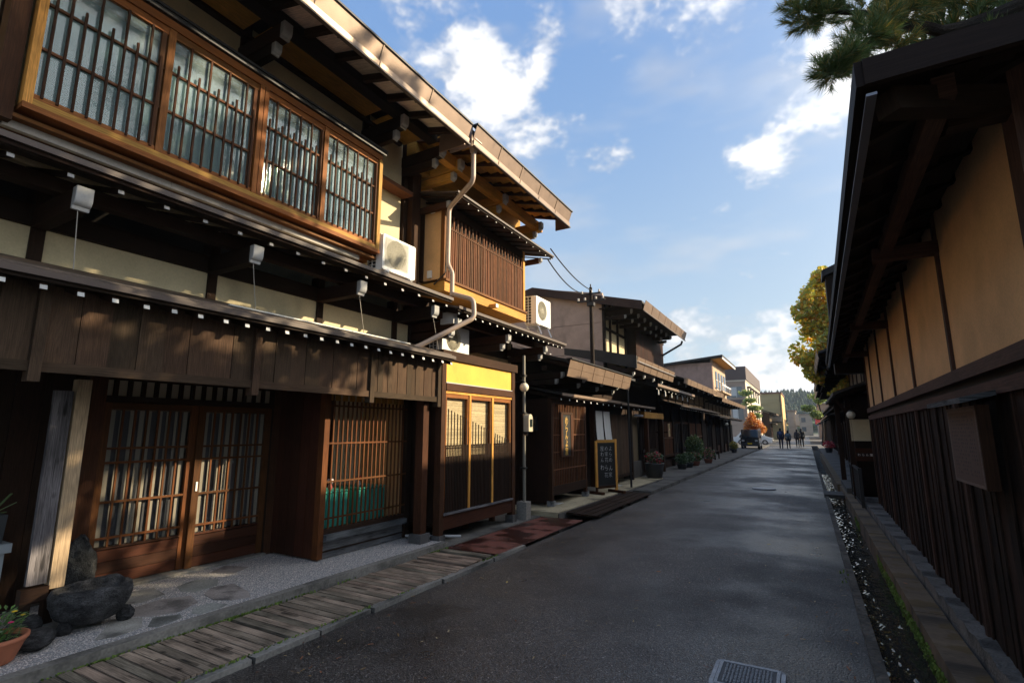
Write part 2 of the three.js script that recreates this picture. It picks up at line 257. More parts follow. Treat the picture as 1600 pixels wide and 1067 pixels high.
// left: raised forecourts
const pebble = M([0.92, 0.91, 0.88], 0.9, { map: tPeb, bumpMap: tPebB, bumpScale: 0.006 });
const fore = structure(box(scene, 'forecourt', pebble, -4.53, -8, -0.42, 0.08, 2, -6.02));
structure(box(scene, 'edging_kerb', concrete, -4.43, -4.528, -0.42, 0.083, 2, -6.02));
for (let i = 0, st = M([0.68, 0.64, 0.56], 0.85, { map: rep(tConc, 1.3, 1.3), bumpMap: rep(tRockB, 1.3, 1.3), bumpScale: 0.012 }), st2 = M([0.66, 0.58, 0.53], 0.85, { map: rep(tConc, 1, 1), bumpMap: rep(tRockB, 1, 1), bumpScale: 0.012 }), st3 = M([0.62, 0.62, 0.56], 0.85, { map: rep(tConc, 0.8, 0.8), bumpMap: rep(tRockB, 1, 1), bumpScale: 0.012 }),
  P = [[[-5.62, -2.53], [-5.75, -2.67], [-5.7, -2.92], [-5.38, -2.86], [-5.31, -2.65], [-5.37, -2.45]], [[-5.05, -2.38], [-5.21, -2.49], [-5.25, -2.76], [-5.13, -2.96], [-4.87, -2.88], [-4.77, -2.66], [-4.84, -2.5]], [[-4.88, -2.18], [-5.05, -2.29], [-4.89, -2.44], [-4.66, -2.33], [-4.62, -2.14], [-4.68, -2.03]], [[-4.63, -2.36], [-4.82, -2.49], [-4.70, -2.64], [-4.6, -2.60], [-4.56, -2.40]], [[-5.53, -3.05], [-5.62, -3.28], [-5.43, -3.40], [-5.23, -3.27], [-5.21, -3.04], [-5.33, -2.98]], [[-5.05, -3.04], [-5.20, -3.19], [-5.14, -3.38], [-4.78, -3.30], [-4.6, -3.2], [-4.67, -3.07], [-4.81, -2.99]], [[-4.64, -2.70], [-4.78, -2.79], [-4.75, -2.95], [-4.6, -2.99], [-4.555, -2.9], [-4.555, -2.72]], [[-5.2, -1.7], [-5.5, -1.9], [-5.35, -2.35], [-5.0, -2.2]], [[-5.75, -3.5], [-5.88, -3.75], [-5.6, -3.85], [-5.5, -3.6]]]; i < P.length; i++)
  prismY(fore, 'flagstone', [st, st2, st3], P[i], 0.06, 0.0815 + 0.0015 * (i % 3), 0.003);
structure(box(scene, 'forecourt', M([0.30, 0.275, 0.24], 0.85, { map: rep(tConc, 0.6, 0.6), bumpMap: rep(tConcB, 1, 1), bumpScale: 0.002 }), -4.46, -8, -0.42, 0.02, -6.03, -8.95));
const fore3 = structure(box(scene, 'forecourt', concreteYellow, -4.12, -8, -0.42, 0.1, -8.97, -17.0));
box(fore3, 'kerb_stone', concreteDark, -4.1, -4.119, -0.42, 0.08, -8.97, -17);
for (const z of [-9.9, -13.9]) box(fore3, 'drain_lid', M([0.42, 0.42, 0.4], 0.6), -4.55, -4.8, 0.1, 0.106, z, z - 0.3);
// covers over the left drain
function boardPanel(z0, n, label, skew = 0, step = 0.088) {
  const t = thing('drain_cover', label, 'drain cover', [-4.02, 0, z0 - n * step / 2], 'boards over the left drain');
  box(t, 'bearer', W.dark, -4.34, -4.26, -0.06, -0.012, z0 - 0.02, z0 - n * step + 0.02); box(t, 'bearer', W.dark, -3.78, -3.7, -0.06, -0.012, z0 - 0.02, z0 - n * step + 0.02);
  for (let k = 0; k < n; k++) { const z = z0 - k * step, j = rr(-0.012, 0.012), m = box(t, 'board', W.board, -4.40 + j + skew, -3.63 + j + rr(-0.015, 0.015) + skew, -0.011, 0.018 + rr(-0.003, 0.003), z - 0.004, z - step + 0.009 + rr(0, 0.004)); m.rotation.y = rr(-0.006, 0.006); m.rotation.z = rr(-0.004, 0.004); }
}
boardPanel(-0.75, 24, 'weathered plank drain cover nearest the terracotta flower pot'); boardPanel(-2.90, 27, 'weathered plank drain cover before the lattice window', 0.015);
boardPanel(-5.36, 3, 'three loose weathered planks beside the rusty plate', -0.03, 0.12); boardPanel(-5.80, 1, 'single loose plank lying next to the rusty plate', -0.05, 0.14);
{ let z = 1.8, first = null; while (z > -5.9) { const L = rr(0.5, 1.1), m = prismY(first ?? scene, first ? 'edge_stone' : 'road_edge', concrete, [[-3.625, z], [-3.55 + rr(-0.02, 0.02), z - 0.01], [-3.545 + rr(-0.02, 0.02), z - L * 0.5], [-3.55 + rr(-0.025, 0.02), z - L + 0.02], [-3.625, z - L + 0.01]], -0.2, 0.012 + rr(-0.004, 0.006), 0.004); if (!first) { first = m; structure(m); } z -= L; } }
structure(box(scene, 'drain_bed', concreteDark, -4.43, -3.6, -0.43, -0.3, 2, -17));
{
  const rust = M([0.16, 0.05, 0.03], 1, { map: rep(tex(256, 256, (u, v) => { const n = fbm(u * 5, v * 5, 3, 5, 5, 5), w = smooth(0.42, 0.56, fbm(u * 3, v * 4, 8, 5, 3, 4)); const a = mix(0.55, 1.0, w); return [a, a * (0.86 + 0.2 * n), a * (0.85 + 0.3 * n)]; }), 0.7, 0.7), roughnessMap: rep(tex(256, 256, (u, v) => mix(0.28, 0.8, smooth(0.42, 0.56, fbm(u * 3, v * 4, 8, 5, 3, 4))), false), 0.7, 0.7) });
  const pl = (z0, z1, label) => { const t = thing('steel_plate', label, 'steel plate', [-4, 0, (z0 + z1) / 2], 'rusty plates over the left drain'); prismY(t, 'sheet', rust, [[-4.42, z0], [-3.62, z0], [-3.62, z1], [-4.42, z1]], 0.004, 0.016, 0.003); box(t, 'lifting_bar', metalBlack, -4.05, -3.95, 0.0165, 0.022, (z0 + z1) / 2 - 0.01, (z0 + z1) / 2 + 0.01); };
  pl(-6.0, -7.75, 'red rusty steel plate next to the weathered planks'); pl(-7.77, -8.92, 'red rusty steel plate next to the dark boards');
  for (let k = 0; k < 2; k++) { const z0 = -9.25 - k * 1.95, t = thing('drain_cover', k ? 'dark plank drain cover in front of the chalkboard' : 'dark plank drain cover in front of the shop lattice', 'drain cover', [-3.85, 0, z0 - 0.95], 'dark covers over the left drain'); for (let i = 0; i < 4; i++) box(t, 'board', W.dark, -4.08 + i * 0.15, -3.94 + i * 0.15, 0.035, 0.075 - i * 0.006, z0, z0 - 1.92); box(t, 'bearer', W.black, -4.05, -3.5, -0.02, 0.034, z0 - 0.2, z0 - 0.28); box(t, 'bearer', W.black, -4.05, -3.5, -0.02, 0.034, z0 - 1.6, z0 - 1.68); }
  for (let k = 0; k < 3; k++) { const z0 = -13.6 - k * 1.15; structure(box(scene, 'drain_slab', concreteDark, -4.09, -3.62, -0.3, 0.05, z0, z0 - 1.1)); }
}
// right: strip, open drain with running water, kerb and plinth
const mossF = (u, v) => smooth(0.5, 0.62, fbm(u * 8, v * 30, 5, 5, 8, 30));
const tKerb = rep(tex(512, 1024, (u, v) => { const c = conF(u, v) * 0.9, m = mossF(u, v) * 0.55; return [mix(c, 0.55, m), mix(c * 0.92, 0.47, m), mix(c * 0.82, 0.26, m)]; }), 1, 0.25);
const kerbM = M([0.42, 0.35, 0.27], 0.9, { map: tKerb, bumpMap: rep(tConcB, 1, 1), bumpScale: 0.004 });
const stripM = M([0.24, 0.205, 0.16], 0.95, { map: rep(tConc, 1, 1), bumpMap: rep(tPebB, 0.5, 0.5), bumpScale: 0.01 });
for (let k = 0; k < 14; k++) { const z0 = 1.5 - k * 1.8; const s = box(k ? scene.getObjectByName('gutter_edge') : scene, k ? 'edge_stone' : 'gutter_edge', stripM, 0.255, 0.33 + rr(-0.004, 0.004), -0.42, 0.004 + rr(-0.004, 0.004), z0, z0 - 1.79); if (!k) structure(s); }
{
  const kb = structure(box(scene, 'kerb', kerbM, 0.66, 0.86, -0.42, 0.10, 1.5, -1.49));
  for (let k = 1; k < 10; k++) box(kb, 'kerb_stone', kerbM, 0.66 + rr(-0.004, 0.004), 0.86, -0.42, 0.10 + rr(-0.004, 0.004), 1.5 - k * 1.9 + 0.4, -0.4 - k * 1.9 + 0.39);
  // plinth with a wavy mortar top
  const pts = []; for (let i = 0; i <= 180; i++) { const z = 1.5 - i * 0.08; pts.push([z, 0.19 + 0.035 * (fbm(z * 3.1, 1, 2, 3) - 0.5) + 0.012 * Math.sin(z * 19)]); } pts.push([-12.9, -0.2], [1.5, -0.2]);
  structure(prismX(scene, 'plinth', M([0.36, 0.33, 0.29], 0.95, { map: rep(tConc, 1, 1), bumpMap: rep(tRockB, 1, 1), bumpScale: 0.02 }), pts, 0.885, 1.12));
  structure(box(scene, 'drain_floor', concreteDark, 0.25, 0.7, -0.425, -0.26, 1.5, -24));
  const g = new THREE.PlaneGeometry(0.335, 26, 40, 2200); g.rotateX(-Math.PI / 2); const p = g.attributes.position;
  for (let i = 0; i < p.count; i++) { const x = p.getX(i), z = p.getZ(i); p.setY(i, 0.0155 * (fbm(x * 15 + 0.3 * Math.sin(z * 7), z * 7, 3, 3) - 0.5) + 0.003 * (noise3(x * 50, z * 26, 9) - 0.5)); } g.computeVertexNormals();
  structure(put(scene, 'water', g, MP([0.035, 0.032, 0.025], 0.06, { ior: 1.33, specularIntensity: 1 }), [0.495, -0.155, -11.5]));
  const mo = []; const leafG = new THREE.PlaneGeometry(0.014, 0.03);
  for (let i = 0; i < 2600; i++) { const z = rr(-12, -3.2), c = smooth(0.45, 0.62, fbm(z * 1.3, 4, 2, 3)); if (rnd() > c) continue; const q = leafG.clone(); q.rotateX(rr(-1, 1)); q.rotateY(rr(0, 6)); q.translate(0.655 - rr(0, 0.012), rr(-0.14, -0.02) + 0.04 * rnd(), z); mo.push(q); }
  for (let i = 0; i < 700; i++) { const z = rr(-9, -2.6), c = smooth(0.5, 0.66, fbm(z * 1.1, 14, 2, 3)); if (rnd() > c) continue; const q = leafG.clone(); q.rotateX(rr(-1, 1)); q.rotateY(rr(0, 6)); q.translate(0.22 + rr(-0.05, 0.05), 0.008, z); mo.push(q); }
  for (let i = 0; i < 1500; i++) { const z = rr(-6, -1.2), c = smooth(0.40, 0.60, fbm(z * 1.5, 24, 2, 3)); if (rnd() > c) continue; const q = leafG.clone(); q.rotateX(rr(-1, 1)); q.rotateY(rr(0, 6)); q.translate((rnd() < 0.6 ? -4.42 : -3.6) + rr(-0.012, 0.012), 0.012, z); mo.push(q); }
  const mm = put(scene, 'moss', mergeGeometries(mo), M([0.13, 0.19, 0.03], 0.9, { side: THREE.DoubleSide }), [0, 0, 0]); mm.userData = { kind: 'stuff', label: 'green moss along the drain edges', category: 'moss' };
  // little bridge slab over the drain
  const br = thing('drain_bridge', 'short concrete slab bridging the open drain by the black railing', 'bridge slab', [0.5, 0, -15.4]); box(br, 'slab', concreteDark, 0.24, 0.9, -0.03, 0.05, -15.1, -16.0); box(br, 'side_block', concreteDark, 0.72, 0.95, 0.05, 0.22, -15.15, -17.6);
  structure(box(scene, 'kerb', kerbM, 0.62, 0.8, -0.42, 0.08, -17.7, -40));
}
// manhole covers
{
  const iron = M([0.68, 0.69, 0.72], 0.5, { metalness: 0.3, map: rep(tConc, 2, 2) });
  const t = thing('manhole_cover', 'rounded square iron manhole cover with raised pattern at the bottom of the picture', 'manhole cover', [-0.47, 0, -3.93]);
  const sq = (s, r) => { const q = []; for (let i = 0; i < 4; i++) for (let k = 0; k <= 4; k++) { const a = (i + k / 4) * Math.PI / 2, cx = (i === 0 || i === 3 ? 1 : -1) * (s - r), cz = (i < 2 ? 1 : -1) * (s - r); q.push([-0.47 + cx + r * Math.cos(a), -3.93 + cz + r * Math.sin(a)]); } return q; };
  prismY(t, 'frame', iron, sq(0.215, 0.05), -0.03, 0.016, 0.003); prismY(t, 'lid', M([0.05, 0.05, 0.055], 0.6, { metalness: 0.3 }), sq(0.19, 0.035), 0.0, 0.019, 0);
  const rim = []; for (const [a, b, c, d] of [[-0.185, 0.185, 0.165, 0.185], [-0.185, 0.185, -0.185, -0.165], [0.165, 0.185, -0.165, 0.165], [-0.185, -0.165, -0.165, 0.165]]) { const q = new THREE.BoxGeometry(b - a, 0.006, d - c); q.translate((a + b) / 2 , 0.021, (c + d) / 2); rim.push(q); }
  put(t, 'rim', mergeGeometries(rim), iron, [-0.47, 0, -3.93]);
  const kn = []; for (let i = -6; i <= 6; i++) for (let j = -6; j <= 6; j++) { const h = hash3(i + 20, j + 20, 3), q = (i * i + j * j) % 5 === 0 ? new THREE.TorusGeometry(0.007, 0.0028, 5, 10).rotateX(Math.PI / 2) : new THREE.BoxGeometry(0.008 + 0.008 * h, 0.010, 0.006 + 0.007 * (1 - h)); q.rotateY(h * 6.3); q.translate(i * 0.0225, 0.022, j * 0.0225); kn.push(q); }
  const studs = put(t, 'raised_pattern', mergeGeometries(kn), iron, [-0.47, 0, -3.93]); studs.userData.kind = 'stuff';
  const t2 = thing('manhole_cover', 'small round iron manhole cover further up the street', 'manhole cover', [-1.17, 0, -16.15]); const c = new THREE.CylinderGeometry(0.30, 0.30, 0.03, 32), c2 = new THREE.CylinderGeometry(0.24, 0.24, 0.03, 32); put(t2, 'frame', c, iron, [-1.17, 0.008, -16.15]); put(t2, 'lid', c2, M([0.16, 0.16, 0.17], 0.4, { metalness: 0.6 }), [-1.17, 0.012, -16.15]);
}
// a few fallen leaves
{
  const sh = new THREE.Shape(); sh.moveTo(0, -0.03); sh.quadraticCurveTo(0.022, 0, 0, 0.035); sh.quadraticCurveTo(-0.022, 0, 0, -0.03); const lg = new THREE.ShapeGeometry(sh, 4); lg.rotateX(-Math.PI / 2); { const p = lg.attributes.position; for (let i = 0; i < p.count; i++) p.setY(i, 0.5 * Math.abs(p.getX(i)) + 0.1 * Math.abs(p.getZ(i))); lg.computeVertexNormals(); }
  const cols = [M([0.55, 0.28, 0.05], 0.7, { side: 2 }), M([0.32, 0.13, 0.05], 0.7, { side: 2 }), M([0.45, 0.33, 0.08], 0.7, { side: 2 })];
  [[-0.13, -4.0, 'curled orange leaf on the asphalt beside the near manhole cover'], [-1.6, -6.2, 'brown leaf lying in the middle of the road'], [-2.9, -5.0, 'small leaf on the road edge near the planks'], [0.14, -5.2, 'yellowish leaf at the road edge beside the drain'], [0.72, -6.6, 'pale curled leaf lying on the right kerb'], [-0.6, -8.4, 'lone leaf on the road beyond the near manhole cover']].forEach(([x, z, l], i) => { const m = put(scene, 'fallen_leaf', lg, cols[i % 3], [x, x > 0.65 ? 0.108 : 0.012, z]); m.rotation.y = i * 1.7; m.rotation.z = 0.2; m.userData = { label: l, category: 'leaf', group: 'fallen leaves' }; });
}

// ------------------------------------------------------------------ shared house pieces
function rafterEave(parent, o) {   // a thin lean-to roof: deck, edge strips, rafters with painted ends; d = +1 faces +x, -1 faces -x
  const d = o.d ?? 1, e = part(parent, o.name ?? 'eave'), t = o.t ?? 0.03, s = (o.yw - o.yf) / (d * (o.xw - o.xf));
  prismZ(e, 'roof_deck', o.deck ?? roofMetal, [[o.xf, o.yf], [o.xw, o.yw], [o.xw, o.yw + t], [o.xf, o.yf + t]], o.z0, o.z1);
  box(e, 'edge_strip', o.edge ?? copperDark, o.xf + d * 0.002, o.xf + d * 0.016, o.yf - 0.004, o.yf + t + 0.008, o.z0 + 0.004, o.z1 - 0.004);
  if (o.strip2 !== false) box(e, 'edge_batten', W.dark, o.xf - d * 0.012, o.xf - d * 0.045, o.yf - 0.03, o.yf - 0.002, o.z0, o.z1);
  const n = Math.floor(Math.abs(o.z1 - o.z0 - 0.1) / o.step), rw = o.rw ?? 0.045, rh = o.rh ?? 0.05, z00 = o.zr ?? o.z0 - 0.06, in0 = o.inset ?? 0.05;
  for (let k = 0; k <= n; k++) {
    const z = z00 - k * o.step + rr(-0.006, 0.006), jx = rr(-0.005, 0.005), jy = rr(-0.004, 0.004); if (z < o.z1 + 0.02 || z > o.z0 - 0.02) continue;
    const xa = o.xf - d * in0 + jx, ya = o.yf + jy + s * in0 * 1 - 0.014 - rh / 2 - (o.strip2 === false ? 0 : 0.02), xb = o.xw - d * 0.0, yb = o.yw - 0.012 - rh / 2 - (o.strip2 === false ? 0 : 0.02);
    beam(e, 'rafter', o.raf ?? W.dark, [xa, ya, z], [xb, yb, z], rw, rh);
    if (o.caps !== false) beam(e, 'rafter_end', o.cap ?? paintEnds, [xa + d * 0.006, ya - s * 0.006, z], [xa + d * 0.0005, ya - s * 0.0005, z], rw * 0.96, rh * 0.96);
  }
  return e;
}
const armShape = (s, h) => { const c = new THREE.Shape(); c.moveTo(0, h / 2); c.lineTo(s, h / 2); c.lineTo(s, h * 0.05); c.quadraticCurveTo(s, -h * 0.28, s * 0.35, -h * 0.34); c.lineTo(s * 0.25, -h * 0.5); c.lineTo(0, -h * 0.5); c.closePath(); return c; };
function arm(parent, xw, xf, y, z, w, h, d = 1, mat = W.dark, cap = armPaint) {   // bracket arm with a carved painted end
  box(parent, 'bracket_arm', mat, xw, xf - d * 0.03, y - h / 2, y + h / 2, z - w / 2, z + w / 2);
  const g = new THREE.ExtrudeGeometry(armShape(0.055, h), { depth: w, bevelEnabled: true, bevelSize: 0.004, bevelThickness: 0.004, bevelSegments: 1 }); g.translate(0, 0, -w / 2); if (d < 0) g.rotateY(Math.PI);
  put(parent, 'arm_end', uvBox(g), cap, [xf - d * 0.03, y, z]);
}
function seamFascia(parent, x, y0, y1, z0, z1, lean, mat, n, d = 1) {   // folded sheet-metal verge in lengths with seams
  const L = (z1 - z0) / n, f = part(parent, 'fascia');
  for (let k = 0; k < n; k++) { const a = z0 + k * L, b = a + L; prismZ(f, 'fascia_sheet', mat, [[x, y0], [x + d * lean, y1], [x + d * (lean - 0.012), y1], [x - d * 0.012, y0]], a - 0.003, b + 0.003); if (k) prismZ(f, 'fascia_seam', mat, [[x + d * 0.001, y0], [x + d * (lean + 0.001), y1], [x + d * (lean + 0.009), y1], [x + d * 0.009, y0]], a - 0.009, a + 0.009); }
  return f;
}
// ------------------------------------------------------------------ house with the bay window (nearest, left)
{
  const h = thing('wooden_house', 'nearest dark two-storey wooden house with honey-coloured barred bay window above its entrance', 'house', [-5.2, 0, -2.2]);
  const ZN = 1.6, ZE = -6.0;
  // body
  box(h, 'back_wall', interior, -10.2, -10, 0.08, 6.2, ZN, ZE); box(h, 'side_wall', cream, -10, -5.22, 3.35, 6.3, ZN, ZN - 0.12); box(h, 'side_wall', W.dark, -10, -6.05, 0.08, 3.34, ZN, ZN - 0.12); box(h, 'side_wall', cream, -10, -5.35, 0.08, 6.3, ZE + 0.1, ZE + 0.02);
  box(h, 'floor', W.dark, -10, -5.3, 3.22, 3.34, ZN - 0.13, ZE + 0.11); box(h, 'ground_floor', interior, -10, -6.02, 0.081, 0.1, ZN - 0.13, ZE + 0.11); box(h, 'inner_wall', interior, -7.6, -7.5, 0.1, 3.2, ZN - 0.2, ZE + 0.2); box(h, 'partition_wall', interior, -7.5, -6.02, 0.1, 2.6, -4.36, -4.40);
  // entrance wall left of the doors: vertical boards
  const ew = part(h, 'board_wall'); for (let k = 0; k < 19; k++) box(ew, 'board', W.dark, -6.02 - 0.006 * (k % 2), -6.06, 0.1, 2.5, ZN - k * 0.21, ZN - k * 0.21 - 0.204);
  for (const [z, m] of [[-2.36, W.brown], [-4.36, W.brown]]) box(h, 'post', m, -5.98, -6.12, 0.08, 2.6, z + 0.07, z - 0.07);
  box(h, 'lintel', W.dark, -5.99, -6.11, 2.1, 2.22, -2.43, -4.29); box(h, 'transom_rail', W.dark, -5.97, -6.1, 1.88, 1.94, -2.43, -4.29); box(h, 'threshold', concrete, -5.93, -6.1, 0.082, 0.11, -2.43, -4.29);
  const tr = part(h, 'transom'); box(tr, 'paper', M([0.6, 0.5, 0.36], 0.9), -6.06, -6.07, 1.94, 2.1, -2.43, -4.29); for (let z = -2.5; z > -4.29; z -= 0.125) box(tr, 'bar', W.dark, -6.0, -6.04, 1.941, 2.099, z, z - 0.035);
  box(h, 'ceiling', W.black, -5.3, -7.5, 2.5, 2.56, ZN - 0.2, -4.35);
  for (let k = 0; k < 2; k++) {   // sliding doors
    const z0 = k ? -3.36 : -2.44, z1 = k ? -4.27 : -3.37, x = k ? -6.0 : -6.045, dr = part(h, 'sliding_door'), wm = W.umber;
    box(dr, 'stile', wm, x, x - 0.035, 0.115, 1.875, z0, z0 - 0.075); box(dr, 'stile', wm, x, x - 0.035, 0.115, 1.875, z1 + 0.075, z1);
    box(dr, 'top_rail', wm, x - 0.001, x - 0.034, 1.81, 1.874, z0 - 0.075, z1 + 0.075);
    for (let q = 0; q < 3; q++) box(dr, 'panel_board', W.red, x - 0.012 + 0.003 * q, x - 0.03, 0.12 + q * 0.11, 0.225 + q * 0.11, z0 - 0.075, z1 + 0.075);
    box(dr, 'lock_rail', W.red, x - 0.001, x - 0.034, 0.455, 0.475, z0 - 0.075, z1 + 0.075);
    for (const y of [1.42, 1.28, 0.90, 0.56]) box(dr, 'muntin', wm, x - 0.003, x - 0.018, y - 0.011, y + 0.011, z0 - 0.075, z1 + 0.075);
    for (let i = 1; i < 7; i++) { const z = mix(z0 - 0.075, z1 + 0.075, i / 7); box(dr, 'bar', wm, x - 0.0055, x - 0.024, 0.476, 1.809, z + 0.009, z - 0.009); }
    box(dr, 'pane', glass, x - 0.027, x - 0.030, 0.476, 1.809, z0 - 0.076, z1 + 0.076);
    for (let i = 0; i < 9; i++) { const z = z0 - 0.09 - i * 0.088; if (z < z1 + 0.08) break; box(dr, 'paper_strip', M([0.25, 0.225, 0.18], 0.9), x - 0.05, x - 0.053, 0.48, 1.8, z, z - (i % 3 === 1 ? 0.026 : 0.045)); }
    box(dr, 'backing', M([0.055, 0.055, 0.06], 0.9), x - 0.075, x - 0.078, 0.48, 1.8, z0 - 0.08, z1 + 0.08);
    if (k) { const hd = box(dr, 'handle', whitePaint, x, x + 0.012, 0.93, 1.03, z0 - 0.03, z0 - 0.05); }
  }
  box(h, 'side_panel', W.dark, -5.99, -6.05, 0.1, 2.1, -4.27, -4.295);
  // board screen beside the door
  const sc = part(h, 'door_screen'); box(sc, 'pale_post', W.pale, -5.28, -5.37, 0.37, 2.02, -1.93, -2.03); box(sc, 'grey_board', W.grey, -5.29, -5.33, 0.42, 1.92, -1.79, -1.915); box(sc, 'brace', W.dark, -5.27, -5.35, 0.30, 0.40, -1.76, -1.93); box(sc, 'foot', W.dark, -5.27, -5.35, 0.09, 0.30, -1.76, -1.83); box(sc, 'cap_block', W.brown, -5.38, -5.42, 1.7, 1.95, -2.035, -2.08); box(sc, 'foot', W.dark, -5.38, -5.46, 0.09, 0.37, -1.95, -2.02);
  // lattice bay beside the entrance
  const lb = part(h, 'lattice_window'); const lx = -5.12, lz0 = -4.40, lz1 = -5.92;
  const sw = part(h, 'bay_side'); for (let k = 0; k < 5; k++) box(sw, 'board', W.red, lx - 0.09 - k * 0.165, lx - 0.09 - k * 0.165 - 0.16, 0.1, 2.5, lz0 + 0.02, lz0 - 0.02);
  box(h, 'post', W.umber, lx + 0.01, lx - 0.085, 0.1, 2.5, lz0 + 0.03, lz0 - 0.05); box(h, 'post', W.dark, lx + 0.005, lx - 0.1, 0.1, 2.5, lz1 + 0.04, lz1 - 0.06);
  box(lb, 'sill', W.grey, lx + 0.06, lx - 0.1, 0.30, 0.37, lz0 - 0.052, lz1 + 0.042); box(lb, 'lower_rail', W.dark, lx + 0.01, lx - 0.06, 0.372, 0.43, lz0 - 0.052, lz1 + 0.042); box(lb, 'base_board', W.grey, lx - 0.03, lx - 0.06, 0.09, 0.298, lz0 - 0.052, lz1 + 0.042); box(lb, 'base_rail', W.dark, lx - 0.02, lx - 0.03, 0.16, 0.175, lz0 - 0.052, lz1 + 0.042);
  for (let i = 1; i < 19; i++) { const z = mix(lz0 - 0.05, lz1 + 0.04, i / 19); box(lb, 'bar', W.umber, lx - 0.002, lx - 0.02, 0.43, 1.965, z + 0.0085, z - 0.0085); }
  for (const y of [1.90, 1.44, 0.98, 0.55]) box(lb, 'cross_rail', W.umber, lx + 0.006, lx - 0.0018, y - 0.011, y + 0.011, lz0 - 0.05, lz1 + 0.04);
  box(lb, 'frieze_rail', W.dark, lx - 0.02, lx - 0.07, 2.30, 2.5, lz0 - 0.05, lz1 + 0.04); for (let i = 0; i < 12; i++) { const z = mix(lz0 - 0.05, lz1 + 0.04, i / 12); box(lb, 'frieze_board', W.honey, lx - 0.05, lx - 0.07, 1.97, 2.3, z - 0.012, z - 0.085); }
  // the room behind it: paper screens, posts
  const rm = part(h, 'shop_room'); box(rm, 'inner_wall', M([0.66, 0.55, 0.38], 0.9), -6.0, -6.05, 0.1, 2.4, -4.41, -6.0 + 0.12); box(rm, 'ceiling', W.dark, -5.2, -6.0, 2.4, 2.48, -4.42, -5.88); box(rm, 'floor', W.brown, -5.19, -6.0, 0.2, 0.26, -4.42, -5.88); box(rm, 'end_wall', ochre, -5.23, -6.0, 0.26, 2.4, -5.86, -5.89); box(rm, 'inner_post', W.brown, -5.9, -5.99, 0.26, 2.4, -5.1, -5.2);
  for (let i = 0; i < 4; i++) { const z = -4.50 - i * 0.145; box(rm, 'paper_pane', M([0.85, 0.82, 0.74], 0.9), -5.985, -5.998, 1.0, 1.62, z, z - 0.12); box(rm, 'screen_bar', W.brown, -5.96, -5.984, 0.95, 1.66, z - 0.125, z - 0.14); }
  // corner posts at the neighbour
  box(h, 'post', W.brown, -4.70, -4.83, 0.2, 2.5, -5.74, -5.86); box(h, 'post_base', stone, -4.66, -4.87, 0.08, 0.2, -5.70, -5.90); box(h, 'post', W.orange, -4.80, -4.88, 0.09, 2.5, -5.90, -5.96); tube(h, 'drain_pipe', greyPaint, [[-5.1, 0.12, -5.9], [-4.45, 0.10, -6.35]], 0.018);
  // hung board valance
  const va = part(h, 'valance'), drops = [1.5, 0.15, -1.42, -3.06, -4.6, -5.93]; const vx = -4.62;
  for (let s = 0; s + 1 < drops.length; s++) { const a = drops[s] - 0.035, b = drops[s + 1] + 0.035, n = s === 4 ? 14 : 8; for (let i = 0; i < n; i++) box(va, 'board', W.valance, vx + (i % 2) * 0.006, vx - 0.02, 2.05, 2.62, mix(a, b, i / n), mix(a, b, (i + 1) / n) + (i % 2 ? 0.002 : 0.0035)); box(va, 'bottom_rail', W.valance, vx + 0.03, vx - 0.028, 2.0, 2.07, a, b); }
  for (const z of drops) box(va, 'drop_post', W.valance, vx + 0.045, vx - 0.05, 1.93, 2.64, z + 0.034, z - 0.034);
  // lower eave
  rafterEave(h, { name: 'lower_eave', xf: -4.38, xw: -5.22, yf: 2.62, yw: 2.86, z0: ZN, z1: -6.03, step: 0.2105, zr: 1.395 - 0.001, rw: 0.042, rh: 0.045, inset: 0.03 });
  const lr = part(h, 'eave_roof'); for (let k = 0; k < 2; k++) prismZ(lr, 'roof_sheet', roofBrown, [[-4.40 - k * 0.04, 2.659 + k * 0.014 + k * 0.011], [-5.22, 2.90 + k * 0.014], [-5.22, 2.912 + k * 0.014], [-4.40 - k * 0.04, 2.671 + k * 0.014 + k * 0.011]], ZN, -6.03);
  box(lr, 'top_batten', M([0.62, 0.6, 0.55], 0.5), -4.60, -4.63, 2.752, 2.766, -2.75, -5.3);
  box(h, 'eave_beam', W.dark, -5.2, -5.32, 2.56, 2.86, ZN - 0.12, -5.98);
  // plaster band
  const pb = part(h, 'plaster_band'); const pz = [1.3, -0.12, -1.5, -2.9, -4.26, -5.62, -5.98];
  for (let i = 0; i + 1 < pz.length; i++) { box(pb, 'plaster_panel', cream, -5.22, -5.32, 2.87, 3.30, pz[i] - 0.045, pz[i + 1] + 0.045); box(pb, 'post', W.dark, -5.19, -5.33, 2.87, 3.5, pz[i] + 0.045, pz[i] - 0.045); } box(pb, 'post', W.dark, -5.19, -5.33, 2.87, 3.5, -5.935, -5.98);
  box(h, 'head_beam', W.dark, -5.18, -5.34, 3.19, 3.36, ZN - 0.1, -5.97);
  // second eave on carved arms, with tie wires
  rafterEave(h, { name: 'upper_lean_to', deck: roofBrown, xf: -4.32, xw: -5.24, yf: 3.455, yw: 3.70, z0: ZN, z1: -5.86, step: 0.316, zr: -1.07 + 0.316 * 8, rw: 0.04, rh: 0.038, inset: 0.07, cap: greyPaint });
  box(h, 'purlin', W.dark, -4.74, -4.85, 3.36, 3.47, ZN - 0.05, -5.84);
  const ar = part(h, 'bracket_row'); for (const z of [1.25, -0.12, -1.5, -2.88, -4.24, -5.64]) { arm(ar, -5.2, -4.46, 3.26, z, 0.10, 0.16); tube(ar, 'tie_wire', M([0.34, 0.31, 0.27], 0.5, { metalness: 0.6 }), [[-4.49, 3.18, z + 0.01], [-4.50, 2.74, z - 0.02 - 0.03 * Math.abs(z + 1.5)]], 0.0035, 4, 6); }
  // upper wall
  const uw = part(h, 'upper_wall'); const uz = [1.55, 0.4, -1.12, -3.0, -4.86, -5.72];
